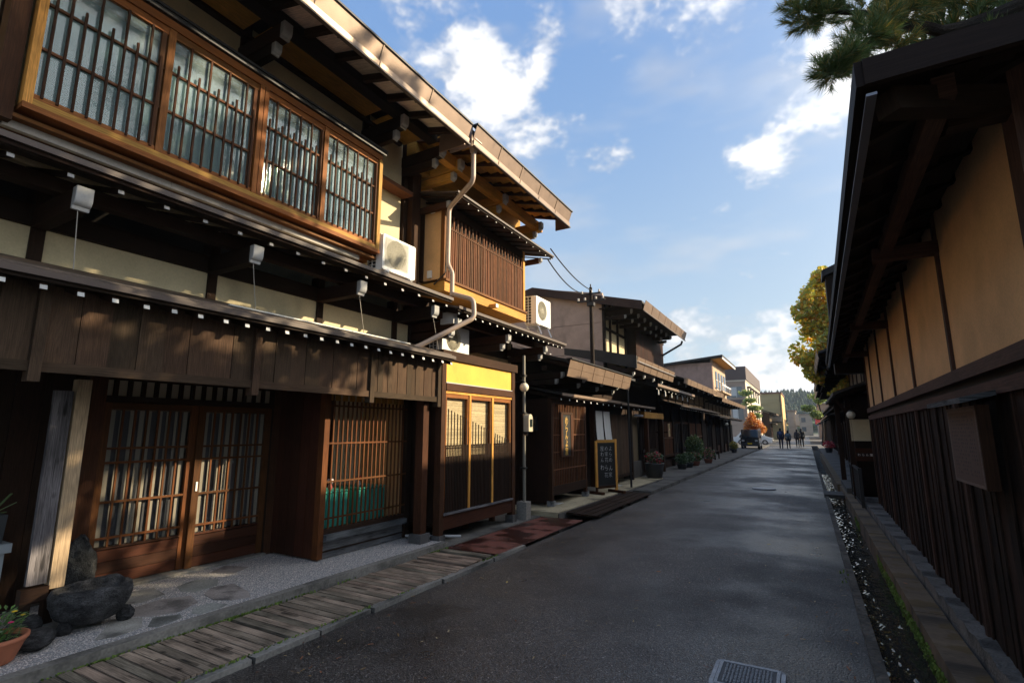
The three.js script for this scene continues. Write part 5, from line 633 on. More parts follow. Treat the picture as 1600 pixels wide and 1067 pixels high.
{
  const h = thing('storehouse', 'long dark-boarded storehouse with ochre plaster panels filling the right side', 'building', [0.92, 0, -3]); const wx = 0.95, Z0 = -3.0, Z1 = -12.5;
  const bd = part(h, 'board_wall'); for (let k = 0; k < 62; k++) { const a = Z0 - 0.06 - k * 0.152, b = a - 0.1495; if (b < Z1) break; box(bd, 'board', W.fence, wx + 0.004 * (k % 3) + rr(0, 0.004), wx + 0.03, 0.18 + rr(-0.015, 0.012), 1.84, a, b); if (k % 2 === 0) box(bd, 'batten', W.fence, wx - 0.007, wx + 0.003, 0.19, 1.84, a + 0.013, a - 0.013); }
  const pz = [-3.05, -4.95, -6.75, -8.35, -9.95, -11.45, -12.45]; const pl = part(h, 'plaster_wall'); for (let i = 0; i + 1 < pz.length; i++) { box(pl, 'plaster_panel', ochre, wx + 0.02, wx + 0.12, 2.02, 3.3, pz[i] - 0.03, pz[i + 1] + 0.03); } for (const z of pz) { box(pl, 'post', W.beamR, wx - 0.002, wx + 0.121, 2.02, 3.3, z + 0.03, z - 0.03); box(pl, 'post', W.beamR, wx - 0.022, wx + 0.03, 0.2, 1.8, z + 0.035, z - 0.035); }
  box(h, 'corner_post', W.beamR, wx - 0.03, wx + 0.14, 0.1, 3.3, Z0 + 0.09, Z0 - 0.06); box(h, 'upper_rail', W.beamR, wx - 0.035, wx + 0.11, 1.935, 2.02, Z0, Z1); box(h, 'rail_recess', W.black, wx + 0.01, wx + 0.1, 1.88, 1.934, Z0, Z1); box(h, 'lower_rail', W.beamR, wx - 0.026, wx + 0.1, 1.80, 1.879, Z0, Z1); box(h, 'core', interior, wx + 0.121, 3.8, 0.1, 3.25, Z0 - 0.03, Z1 + 0.02); box(h, 'end_wall', W.fence, wx + 0.03, 3.8, 0.1, 1.85, Z0 + 0.03, Z0 - 0.02); box(h, 'end_plaster', ochre, wx + 0.14, 3.8, 1.86, 3.3, Z0 + 0.02, Z0 - 0.02);
  const rf = part(h, 'roof'); const x0 = 0.33, x1 = 4.3, za = -2.38, zb = -13.3; hipRoof(rf, 'roof_slab', W.black[1], x0, x1, za, zb, 3.065, 3.80, 0.05);
  box(rf, 'fascia', W.black, x0 - 0.02, x0 + 0.01, 3.005, 3.12, za + 0.01, zb - 0.01); box(rf, 'fascia', W.black, x0 + 0.01, x1, 3.005, 3.12, za + 0.02, za - 0.01); box(rf, 'drip_edge', M([0.22, 0.22, 0.24], 0.35, { metalness: 0.7 }), x0 + 0.012, x0 + 0.05, 2.965, 2.977, za - 0.01, zb);
  for (let k = 0; k < 24; k++) { const z = za - 0.5 - k * 0.44; if (z < zb + 0.1) break; beam(rf, 'rafter', W.black, [x0 + 0.05, 3.02, z], [1.0, 3.02 + 0.67 * 0.37, z], 0.06, 0.07); }
  for (let k = 0; k < 5; k++) box(rf, 'soffit_board', W.black, x0 + 0.05 + k * 0.14, x0 + 0.05 + k * 0.14 + 0.135, 3.063 + k * 0.052 - 0.004, 3.063 + k * 0.052 + 0.004, za - 0.3, zb + 0.1);
  box(rf, 'purlin', W.beamR, 0.60, 0.68, 3.0, 3.1, -2.62, -12.8); beam(rf, 'hip_rafter', W.dark, [0.42, 2.97, -2.50], [1.1, 3.14, -3.15], 0.10, 0.10); box(rf, 'end_beam', W.dark, 0.7, 3.9, 3.0, 3.1, -2.92, -3.0); box(rf, 'bracket_arm', W.beamR, 0.55, 1.0, 2.95, 3.05, -4.9, -5.0); box(rf, 'bracket_arm', W.beamR, 0.55, 1.0, 2.95, 3.05, -8.3, -8.4); box(rf, 'bracket_arm', W.beamR, 0.55, 1.0, 2.95, 3.05, -11.4, -11.5);
  h.rotation.y = THREE.MathUtils.degToRad(-1.0);
  // notice board on its wall
  const n = thing('notice_board', 'weathered wooden notice board with a small roof on the dark boards', 'notice board', [0.9, 1.5, -4.1]); box(n, 'board', M([0.20, 0.135, 0.105], 0.75, { map: tGrain, bumpMap: tGrainB, bumpScale: 0.003 }), 0.845, 0.895, 1.27, 1.74, -3.86, -4.56); box(n, 'end_cap', W.brown, 0.84, 0.9, 1.268, 1.742, -3.838, -3.858); prismZ(n, 'board_roof', W.grey[0], [[0.76, 1.75], [0.92, 1.79], [0.92, 1.82], [0.76, 1.78]], -3.76, -4.66);
  const txt = canvasTex(256, 256, (x) => { x.clearRect(0, 0, 256, 256); x.fillStyle = '#6b5648'; x.fillRect(0, 0, 256, 256); x.fillStyle = 'rgba(40,28,24,0.55)'; for (let c = 0; c < 13; c++) for (let r = 0; r < 16; r++) if (hash3(c, r, 9) > 0.2) x.fillRect(18 + c * 17 + hash3(c, r, 2) * 3, 14 + r * 14, 4 + 6 * hash3(c, r, 3), 8); }); put(n, 'faded_writing', new THREE.PlaneGeometry(0.62, 0.42), M([0.62, 0.55, 0.55], 0.8, { map: txt }), [0.8435, 1.50, -4.21], faceStreetR);
}
{
  const s = thing('added_storehouse', 'unseen tall storehouse added behind the ochre-walled storehouse to cast shade', 'building', [6.8, 0, -15]); box(s, 'wall', ochre, 4.95, 8.7, 0, 5.95, -12.3, -20.5); prismZ(s, 'roof', roofMetal, [[4.4, 5.75], [6.8, 6.85], [9.2, 5.75], [9.2, 5.83], [6.8, 6.94], [4.4, 5.83]], -11.9, -20.8); prismZ(s, 'gable', ochre, [[4.95, 5.95], [8.7, 5.95], [6.8, 6.8]], -12.35, -20.4); box(s, 'ridge_tile', roofMetal, 6.7, 6.9, 6.9, 7.02, -11.85, -20.9);  // hidden building added so its roofline shades the left fronts
  // porch and gate beyond the storehouse
  const p = thing('gate_porch', 'dark timber gate porch with pale plaster panel past the storehouse', 'gate', [1.4, 0, -14.6]); box(p, 'wall', W.dark, 1.35, 1.45, 0.0, 2.6, -12.75, -17.9); box(p, 'screen_wall', W.dark, 0.92, 1.34, 0.0, 2.4, -14.10, -14.2); box(p, 'plaster_panel', cream, 0.86, 1.34, 1.36, 1.84, -14.05, -14.098); box(p, 'screen_post', W.dark, 0.80, 0.9, 0.0, 2.5, -14.05, -14.18); prismZ(p, 'porch_roof', roofMetal, [[0.55, 2.34], [1.6, 2.72], [1.6, 2.78], [0.55, 2.4]], -13.0, -18.0); for (let k = 0; k < 10; k++) beam(p, 'rafter', W.dark, [0.62, 2.32, -13.2 - k * 0.5], [1.5, 2.64, -13.2 - k * 0.5], 0.05, 0.06); beam(p, 'brace', W.dark, [0.85, 1.95, -13.95], [0.62, 2.3, -13.95], 0.06, 0.06); box(p, 'signboard', W.brown, 0.9, 1.3, 0.92, 1.2, -14.0, -14.04); box(p, 'post', W.dark, 0.75, 0.87, 0.0, 2.42, -17.7, -17.82); box(p, 'stone_step', concrete, 0.98, 1.34, 0.0, 0.16, -12.8, -14.0);
  const tx = canvasTex(64, 16, (x) => { x.fillStyle = '#2a1a12'; x.fillRect(0, 0, 64, 16); x.strokeStyle = '#c8c0b4'; ['wa', 'ra', 'n', 'ya'].forEach((k, i) => drawAt(x, k, 4 + i * 15, 2, 12, 1.6)); }); put(p, 'lettering', new THREE.PlaneGeometry(0.32, 0.08), M([1, 1, 1], 0.8, { map: tx }), [1.08, 1.06, -13.997]);
  globeLamp(0.87, 1.93, -13.55, -1, 'white globe lamp under the porch past the storehouse', 1.0);
  const f = thing('railing', 'low black railing along the drain past the storehouse', 'railing', [0.84, 0, -13.7]); for (let k = 0; k < 26; k++) box(f, 'bar', metalBlack, 0.83, 0.85, 0.1, 0.80, -12.52 - k * 0.09, -12.55 - k * 0.09); box(f, 'top_rail', metalBlack, 0.815, 0.865, 0.80, 0.84, -12.45, -14.9); box(f, 'bottom_rail', metalBlack, 0.82, 0.86, 0.12, 0.16, -12.45, -14.9); box(f, 'post', metalBlack, 0.81, 0.87, 0.02, 0.86, -12.42, -12.48); box(f, 'post', metalBlack, 0.81, 0.87, 0.02, 0.86, -14.88, -14.94);
  const u = thing('wing_wall', 'narrow dark wing wall with a tiled cap above the porch', 'wall', [1.5, 0, -13.2]); prismZ(u, 'wall', W.black[2], [[0.72, 2.8], [2.4, 2.8], [2.4, 5.65], [0.72, 4.98]], -13.05, -13.35); prismZ(u, 'cap', roofMetal, [[0.58, 4.95], [2.4, 5.68], [2.4, 5.84], [0.58, 5.1]], -12.92, -13.48); for (const y of [3.9, 4.35]) box(u, 'rail', W.dark, 0.66, 2.4, y, y + 0.09, -13.0, -13.05); box(u, 'edge_post', W.dark, 0.64, 0.72, 2.8, 4.96, -13.02, -13.38);
}
rowHouse({ d: -1, xw: 1.55, z0: -18.2, z1: -28.5, shadeRear: 6.4, ye: 3.9, yl: 2.35, label: 'dark low house on the right beyond the gate porch' }); rowHouse({ d: -1, xw: 1.75, z0: -28.8, z1: -42, shadeRear: 6.6, ye: 4.3, yl: 2.25, label: 'second dark low house on the right beyond the gate porch' }); rowHouse({ d: -1, xw: 1.95, z0: -42.3, z1: -55, shadeRear: 6.6, ye: 4.5, yl: 2.3, label: 'farthest dark low house on the right before the crossing' });
// ------------------------------------------------------------------ trees
function geoFrom(pos, col) { const g = new THREE.BufferGeometry(); g.setAttribute('position', new THREE.BufferAttribute(new Float32Array(pos), 3)); g.setAttribute('color', new THREE.BufferAttribute(new Float32Array(col), 3)); g.computeVertexNormals(); return g; }
const bark = M([0.12, 0.075, 0.05], 0.95, { map: rep(tRock, 3, 3), bumpMap: rep(tRockB, 3, 3), bumpScale: 0.03 });
function limb(parent, name, pts, r0, r1, mat = bark) {   // tapered limb
  const o = originFor(parent), c = new THREE.CatmullRomCurve3(pts.map(V)), n = pts.length * 6, g = new THREE.TubeGeometry(c, n, 1, 9, false), p = g.attributes.position; for (let i = 0; i <= n; i++) { const q = c.getPointAt(i / n), r = mix(r0, r1, i / n); for (let k = 0; k <= 9; k++) { const j = i * 10 + k, w = 1 + 0.22 * (noise3(i * 0.9, k * 1.3, 3) - 0.5); p.setXYZ(j, q.x + (p.getX(j) - q.x) * r * w, q.y + (p.getY(j) - q.y) * r * w, q.z + (p.getZ(j) - q.z) * r * w); } } g.computeVertexNormals(); g.translate(-o[0], -o[1], -o[2]); return put(parent, name, g, mat, o);
}
function randDir() { const z = rr(-1, 1), a = rr(0, 6.2832), s = Math.sqrt(1 - z * z); return new THREE.Vector3(s * Math.cos(a), z, s * Math.sin(a)); }
const needleM = MP([1, 1, 1], 0.7, { vertexColors: true, side: 2, transmission: 0.3, thickness: 0 });
{
  const t = thing('pine_tree', 'tall pine reaching its needled branch out over the storehouse roof', 'pine tree', [5.0, 0, -7.6]); limb(t, 'trunk', [[5.0, 0, -7.6], [4.8, 2.4, -7.4], [4.6, 4.4, -7.0], [4.2, 6.2, -6.6], [4.3, 8.2, -6.6]], 0.22, 0.08);
  limb(t, 'branch', [[4.65, 4.2, -7.1], [3.4, 5.0, -5.9], [2.4, 4.85, -5.1], [1.68, 4.62, -4.6], [1.34, 4.45, -4.4], [1.04, 4.33, -4.2], [0.9, 4.36, -4.1], [0.6, 4.2, -3.9]], 0.11, 0.03); limb(t, 'branch', [[0.9, 4.36, -4.1], [0.62, 4.5, -4.0], [0.3, 4.58, -3.9]], 0.03, 0.012); limb(t, 'branch', [[0.62, 4.2, -3.9], [0.5, 4.02, -3.7], [0.33, 3.88, -3.62]], 0.025, 0.01); limb(t, 'branch', [[4.25, 6.0, -6.7], [3.0, 6.5, -6.4], [1.6, 6.4, -6.2]], 0.07, 0.02); limb(t, 'branch', [[4.4, 5.3, -6.9], [3.0, 5.6, -7.4], [1.5, 5.4, -7.8]], 0.07, 0.02); limb(t, 'branch', [[4.3, 7.2, -6.6], [3.0, 7.6, -7.2], [1.8, 7.4, -7.6]], 0.06, 0.02);
  const pos = [], col = []; const o = [5.0, 0, -7.6];
  const tuft = (c, dir, n, len, w, warm) => { for (let i = 0; i < n; i++) { const d = randDir().multiplyScalar(0.75).add(dir).normalize(), b = V(c).addScaledVector(dir, rr(-0.05, 0.04)), e = b.clone().addScaledVector(d, len * rr(0.75, 1.1)), s = new THREE.Vector3().crossVectors(d, randDir()).normalize().multiplyScalar(w); for (const q of [b.clone().add(s), b.clone().sub(s), e]) pos.push(q.x - o[0], q.y - o[1], q.z - o[2]); const y = rnd() < warm ? 1 : 0, k = rr(0.7, 1.3), cc = y ? [0.55 * k, 0.36 * k, 0.07 * k] : [0.11 * k, 0.18 * k, 0.045 * k]; for (let q = 0; q < 3; q++) col.push(...cc); } };
  const cl = (c, r, n, warm) => { for (let i = 0; i < n; i++) { const q = randDir(), s = Math.cbrt(rnd()); tuft([c[0] + q.x * r[0] * s, c[1] + q.y * r[1] * s, c[2] + q.z * r[2] * s], new THREE.Vector3(q.x * 0.7, 0.25 + q.y * 0.5, q.z * 0.7 + 0.1).normalize(), 60, 0.085, 0.002, warm); } };
  cl([0.27, 4.58, -3.92], [0.15, 0.09, 0.15], 45, 0.16); cl([0.22, 4.66, -3.9], [0.12, 0.08, 0.14], 24, 0.3); cl([0.36, 4.52, -3.9], [0.10, 0.08, 0.14], 24, 0.1); cl([0.52, 4.13, -3.72], [0.13, 0.10, 0.16], 48, 0.1); cl([0.64, 4.25, -3.8], [0.13, 0.10, 0.14], 39, 0.2); cl([0.34, 3.90, -3.61], [0.11, 0.07, 0.12], 51, 0.08); cl([0.43, 3.97, -3.62], [0.09, 0.07, 0.12], 27, 0.08); cl([0.8, 4.42, -4.0], [0.15, 0.09, 0.16], 45, 0.3); cl([0.93, 4.52, -4.1], [0.14, 0.08, 0.16], 36, 0.35); cl([0.62, 4.66, -4.1], [0.2, 0.12, 0.2], 51, 0.25); cl([0.74, 4.14, -3.9], [0.08, 0.05, 0.1], 12, 0.3); cl([1.15, 4.62, -4.2], [0.16, 0.07, 0.2], 30, 0.3); cl([0.46, 4.98, -4.2], [0.22, 0.12, 0.2], 36, 0.15);
  // the rest of the crown, over the roof and out of the picture
  const pads = []; for (let i = 0; i < 56; i++) { const x = rr(1.2, 4.8), yf = i < 10 ? rr(0.3, 1.7) : rr(1.7, 6.0), zf = rr(-4.1, 0.2); pads.push([x, Math.max(4.35, yf + (x + 4.6) * 0.518), zf - (x + 4.6) * 0.649]); } for (let i = 0; i < 14; i++) { const x = rr(1.2, 4.8), yf = rr(0.5, 2.0), zf = rr(-1.7, 0.1); pads.push([x, Math.max(4.35, yf + (x + 4.6) * 0.518), zf - (x + 4.6) * 0.649]); } pads.push(...[[1.5, 6.4, -6.2], [2.2, 6.6, -6.4], [1.5, 5.45, -7.8], [2.3, 5.7, -7.5], [3.0, 5.9, -7.0], [1.9, 7.4, -7.6], [2.6, 7.7, -7.3], [3.6, 8.0, -6.8], [4.3, 8.5, -6.6], [3.2, 6.7, -5.4], [2.2, 5.4, -5.3], [3.2, 5.2, -5.6], [4.8, 6.6, -5.8], [5.4, 5.6, -7.2], [4.6, 5.2, -8.2], [5.2, 7.4, -7.2], [1.4, 6.8, -8.5], [2.4, 5.1, -6.4], [3.7, 4.9, -9.2], [3.2, 6.2, -9.0], [2.0, 6.0, -9.2], [2.9, 7.0, -8.6], [4.2, 7.6, -8.4], [2.6, 4.9, -8.3], [3.4, 7.4, -6.0], [1.3, 7.6, -6.8]]);
  for (const c of pads) for (let i = 0; i < 52; i++) { const q = randDir(), s = Math.cbrt(rnd()); tuft([c[0] + q.x * 0.52 * s, c[1] + q.y * 0.26 * s, c[2] + q.z * 0.52 * s], new THREE.Vector3(q.x * 0.6, 0.5, q.z * 0.6).normalize(), 76, 0.115, 0.006, 0.12); }
  for (const c of pads) { const h0 = Math.max(2.6, Math.min(7.8, c[1] - 0.7)), tx = mix(5.0, 4.25, h0 / 8), tz = mix(-7.6, -6.6, h0 / 8), L = Math.hypot(c[0] - tx, c[2] - tz); if (L > 0.5) limb(t, 'branch', [[tx, h0, tz], [mix(tx, c[0], 0.5), mix(h0, c[1], 0.62), mix(tz, c[2], 0.45)], [c[0], c[1] - 0.08, c[2]]], 0.018 + 0.008 * L, 0.008); }
  const cr = put(t, 'crown', geoFrom(pos, col), needleM, o);
}
function leafCrown(parent, o, blobs, n, size, cols, gap = 0.36) {
  const pos = [], colr = []; let tot = 0; for (const b of blobs) tot += b[3] * b[4] * b[5];
  for (const b of blobs) { const m = Math.round(n * b[3] * b[4] * b[5] / tot); for (let i = 0; i < m; i++) { const q = randDir(), s = Math.pow(rnd(), 0.42); const c = new THREE.Vector3(b[0] + q.x * b[3] * s - o[0], b[1] + q.y * b[4] * s - o[1], b[2] + q.z * b[5] * s - o[2]); if (noise3(c.x * 2.2 / size * 0.09, c.y * 2.2 / size * 0.09, c.z * 2.2 / size * 0.09) < gap) continue; const d = randDir(), e = new THREE.Vector3().crossVectors(d, randDir()).normalize(), L = size * rr(0.7, 1.3), w = L * 0.42, cc = pick(cols), k = rr(0.8, 1.2); const a = c.clone().addScaledVector(d, -L / 2), z = c.clone().addScaledVector(d, L / 2), l = c.clone().addScaledVector(e, w), r = c.clone().addScaledVector(e, -w); for (const v of [a, l, z, a, z, r]) { pos.push(v.x, v.y, v.z); colr.push(cc[0] * k, cc[1] * k, cc[2] * k); } } }
  return put(parent, 'crown', geoFrom(pos, colr), leafM, o);
}
const leafM = MP([1, 1, 1], 0.75, { vertexColors: true, side: 2, transmission: 0.55, thickness: 0 });
const YEL = [[0.95, 0.68, 0.06], [0.80, 0.64, 0.07], [0.45, 0.46, 0.06], [0.80, 0.40, 0.04], [0.48, 0.50, 0.07], [0.36, 0.40, 0.06]], GRN = [[0.07, 0.14, 0.035], [0.10, 0.18, 0.04], [0.05, 0.10, 0.03]], ORG = [[0.70, 0.26, 0.025], [0.74, 0.34, 0.03], [0.50, 0.15, 0.02], [0.55, 0.32, 0.04]], PIN = [[0.34, 0.42, 0.12], [0.42, 0.48, 0.16], [0.24, 0.32, 0.09]];
{
  const o = [1.9, 0, -24.2], t = thing('yellow_tree', 'yellow-green autumn tree leaning out over the street from the right', 'tree', o); limb(t, 'trunk', [[1.9, 0, -24.2], [1.7, 2.4, -24.2], [1.4, 4.2, -24.1], [1.2, 6.4, -24]], 0.14, 0.04); limb(t, 'branch', [[1.5, 3.4, -24.1], [0.8, 4.4, -23.9], [0.2, 4.8, -23.8]], 0.05, 0.015); limb(t, 'branch', [[1.4, 4.4, -24.1], [0.8, 5.6, -24.2], [0.4, 6.3, -24.3]], 0.045, 0.015);
  leafCrown(t, o, [[0.45, 4.75, -24, 0.85, 0.75, 0.9], [0.55, 5.8, -24, 0.75, 0.8, 0.9], [0.7, 6.9, -24, 0.55, 0.75, 0.8], [1.1, 7.7, -24, 0.5, 0.55, 0.7], [0.6, 3.95, -24, 0.55, 0.5, 0.7], [1.2, 4.6, -24, 0.8, 1.1, 0.9], [1.4, 6.2, -24, 0.8, 1.2, 0.9], [1.25, 3.45, -23.6, 0.5, 0.35, 0.5], [0.15, 5.3, -24, 0.5, 0.5, 0.6], [0.2, 6.4, -24, 0.4, 0.5, 0.6], [0.95, 3.3, -23.4, 0.6, 0.4, 0.5], [1.7, 3.6, -23, 0.5, 0.4, 0.5]], 16000, 0.16, YEL, 0.39);
  const o2 = [-4.5, 0, -56], t2 = thing('orange_tree', 'bright orange maple behind the parked black van', 'tree', o2); limb(t2, 'trunk', [[-4.5, 0, -56], [-4.5, 1.2, -56], [-4.4, 2.2, -56]], 0.08, 0.03); leafCrown(t2, o2, [[-4.7, 2.9, -56, 0.5, 0.6, 0.6], [-4.35, 2.2, -56, 0.7, 0.5, 0.8], [-3.95, 1.7, -56, 0.6, 0.5, 0.7], [-4.95, 1.9, -56, 0.5, 0.7, 0.7], [-4.5, 1.4, -55.6, 0.7, 0.4, 0.6]], 3600, 0.15, ORG);
  const pineFar = (x, z, y0, pads, label) => { const q = [x, 0, z], tt = thing('garden_pine', label, 'pine tree', q, 'far garden pines'); limb(tt, 'trunk', [[x, 0, z], [x + 0.2, y0 * 0.5, z], [x - 0.1, y0, z]], 0.12, 0.05); leafCrown(tt, q, pads.map((p) => [p[0], p[1], z, p[2], p[3], p[2]]), 3600, 0.22, PIN); };
  pineFar(-4.9, -59.5, 5.2, [[-5.4, 5.5, 0.95, 0.4], [-5.0, 4.7, 0.9, 0.3], [-4.5, 3.9, 0.8, 0.28], [-4.4, 3.1, 0.5, 0.25], [-5.6, 4.4, 0.6, 0.3]], 'pale green cloud-pruned pine before the far concrete building'); pineFar(1.3, -62.5, 5, [[0.7, 5.1, 0.7, 0.45], [1.4, 4.7, 0.8, 0.4], [0.3, 3.9, 0.7, 0.35], [1.0, 3.2, 0.6, 0.4]], 'green pine beyond the crossing on the right');
}
// ------------------------------------------------------------------ pots, stones and small things by the near entrance
{
  const o = [-4.80, 0.083, -1.50], t = thing('flower_pot', 'terracotta bowl with leafy plant and small pink and yellow flowers', 'potted plant', o), terra = M([0.50, 0.17, 0.085], 0.8, { map: rep(tPlaster, 2, 2) });
  put(t, 'pot', new THREE.LatheGeometry([[0.0, 0.0], [0.10, 0.0], [0.115, 0.01], [0.155, 0.11], [0.172, 0.14], [0.178, 0.145], [0.178, 0.165], [0.160, 0.168], [0.15, 0.14], [0.14, 0.125], [0, 0.125]].map((q) => new THREE.Vector2(...q)), 40), terra, o); put(t, 'soil', new THREE.CylinderGeometry(0.145, 0.14, 0.012, 24), M([0.03, 0.02, 0.015], 0.95, { bumpMap: rep(tRockB, 3, 3), bumpScale: 0.01 }), [o[0], o[1] + 0.132, o[2]]);
  const pos = [], col = []; for (let i = 0; i < 260; i++) { const a = rr(0, 6.28), r = 0.13 * Math.sqrt(rnd()), y = 0.13 + rr(0.0, 0.17), b = new THREE.Vector3(Math.cos(a) * r, y, Math.sin(a) * r), d = new THREE.Vector3(Math.cos(a) + rr(-0.6, 0.6), rr(0.1, 1.1), Math.sin(a) + rr(-0.6, 0.6)).normalize(), s = new THREE.Vector3().crossVectors(d, new THREE.Vector3(0, 1, 0)).normalize().multiplyScalar(0.011), L = rr(0.04, 0.065), m = b.clone().addScaledVector(d, L * 0.5), e = b.clone().addScaledVector(d, L).add(new THREE.Vector3(0, -0.008, 0)); const k = rr(0.7, 1.3); for (const v of [b, m.clone().add(s), e, b, e, m.clone().sub(s)]) { pos.push(v.x, v.y, v.z); col.push(0.10 * k, 0.22 * k, 0.03 * k); } } put(t, 'foliage', geoFrom(pos, col), leafM, o);
  const petal = (c, p) => { const gs = []; for (let k = 0; k < 6; k++) { const q = new THREE.SphereGeometry(0.007, 6, 5); q.scale(1, 0.5, 1.3); q.translate(0, 0, 0.008); q.rotateY(k * 1.047); gs.push(q); } put(t, 'flower', mergeGeometries(gs), M(c, 0.6), p); tube(t, 'stem', M([0.08, 0.15, 0.03], 0.8), [p, [p[0] + 0.01, o[1] + 0.14, p[2] + 0.01]], 0.002, 4, 5); }; petal([0.75, 0.02, 0.16], [-4.74, 0.335, -1.555]); petal([0.85, 0.55, 0.02], [-4.80, 0.385, -1.585]); petal([0.85, 0.55, 0.02], [-4.76, 0.36, -1.62]); petal([0.75, 0.02, 0.16], [-4.86, 0.35, -1.52]); petal([0.6, 0.02, 0.1], [-4.72, 0.30, -1.46]);
  const rockM = M([0.21, 0.205, 0.21], 0.9, { map: rep(tRock, 3, 3), bumpMap: rep(tRockB, 3, 3), bumpScale: 0.02 }), rock = (r, sx, sy, sz, s0) => { const g = new THREE.SphereGeometry(r, 32, 24), p = g.attributes.position; for (let i = 0; i < p.count; i++) { const x = p.getX(i) / r, y = p.getY(i) / r, z = p.getZ(i) / r, k = 1 + 0.55 * (fbm(x * 1.4 + s0, y * 1.4, z * 1.4, 5) - 0.5) + 0.16 * (noise3(x * 6 + s0, y * 6, z * 6) - 0.5); p.setXYZ(i, x * r * k * sx, Math.max(-0.75 * r, y * r * k) * sy, z * r * k * sz); } g.computeVertexNormals(); return g; };
  // basin: rough bowl
  const bs = thing('stone_basin', 'rough hollowed stone water basin beside the entrance', 'stone basin', [-5.06, 0.09, -2.13]); const lg = new THREE.LatheGeometry([[0, 0.03], [0.06, 0.03], [0.11, 0.03], [0.15, 0.05], [0.19, 0.08], [0.22, 0.12], [0.245, 0.17], [0.256, 0.215], [0.262, 0.26], [0.25, 0.295], [0.235, 0.302], [0.215, 0.30], [0.19, 0.275], [0.17, 0.24], [0.14, 0.205], [0.10, 0.185], [0, 0.175]].map((q) => new THREE.Vector2(...q)), 96), p = lg.attributes.position; for (let i = 0; i < p.count; i++) { const x = p.getX(i), y = p.getY(i), z = p.getZ(i), a = Math.atan2(z, x), k = 1 + 0.20 * (fbm(Math.cos(a) * 1.4 + 4, Math.sin(a) * 1.4, y * 5, 5) - 0.5) + 0.09 * (noise3(x * 24, y * 24, z * 24) - 0.5) + 0.05 * (noise3(x * 70, y * 70, z * 70) - 0.5); p.setXYZ(i, x * k, y * (1 + 0.16 * (noise3(Math.cos(a) * 1.8, Math.sin(a) * 1.8, 9) - 0.5)) + 0.014 * (noise3(x * 50, y * 50, z * 50) - 0.5), z * k); } lg.computeVertexNormals(); put(bs, 'bowl', lg, rockM, [-5.06, 0.09, -2.13]); put(bs, 'water', new THREE.CircleGeometry(0.17, 24).rotateX(-Math.PI / 2), MP([0.02, 0.02, 0.02], 0.05, { ior: 1.33 }), [-5.06, 0.285, -2.13]); put(bs, 'support_stone', rock(0.06, 1, 1.1, 1, 3), rockM, [-4.96, 0.13, -2.34]); put(bs, 'support_stone', rock(0.05, 1, 1, 1, 5), rockM, [-5.0, 0.12, -1.96]); put(bs, 'support_stone', rock(0.06, 1, 1, 1.2, 7), rockM, [-5.2, 0.13, -2.2]);
  const sm = (r, a, s0, at, label, m = rockM) => { const q = put(scene, 'stone', rock(r, a[0], a[1], a[2], s0), m, at); q.userData = { label, category: 'stone', group: 'stones by the entrance' }; }; sm(0.12, [1.3, 0.55, 1.0], 11, [-4.92, 0.13, -1.74], 'flat dark stone in front of the basin beside the flower pot'); sm(0.09, [1, 0.9, 1.2], 13, [-5.2, 0.15, -1.78], 'small dark stone at the screen foot left of the basin');
  const up = thing('standing_stone', 'upright grey rounded stone slab behind the basin', 'stone', [-5.72, 0.09, -2.28]); put(up, 'slab', rock(0.26, 0.62, 1.25, 0.5, 33), M([0.17, 0.17, 0.165], 0.9, { map: rep(tRock, 2, 2), bumpMap: rep(tRockB, 2, 2), bumpScale: 0.015 }), [-5.72, 0.33, -2.28]);
  const bn = thing('plastic_bin', 'grey plastic storage bin at the left edge by the board wall', 'bin', [-5.6, 0.09, -1.5]); const bm = M([0.26, 0.29, 0.31], 0.5); box(bn, 'body', bm, -5.5, -5.88, 0.09, 0.66, -1.12, -1.70); box(bn, 'lid', bm, -5.47, -5.91, 0.662, 0.73, -1.09, -1.73); box(bn, 'handle', M([0.12, 0.13, 0.14], 0.5), -5.465, -5.45, 0.69, 0.71, -1.3, -1.5);
  const pt = thing('planter', 'dark planter with long narrow leaves standing on the grey bin', 'planter', [-5.62, 0.73, -1.55]); prismZ(pt, 'trough', M([0.03, 0.035, 0.04], 0.5), [[-5.52, 0.732], [-5.72, 0.732], [-5.76, 0.95], [-5.48, 0.95]], -1.3, -1.68); for (let k = 0; k < 9; k++) { const a = k * 0.7; beam(pt, 'leaf_blade', M([0.10, 0.17, 0.06], 0.6), [-5.6, 0.94, -1.52 - 0.01 * k], [-5.6 + 0.17 * Math.cos(a), 0.95 + 0.08 * (k % 3), -1.55 + 0.2 * Math.sin(a)], 0.02, 0.004); }
}
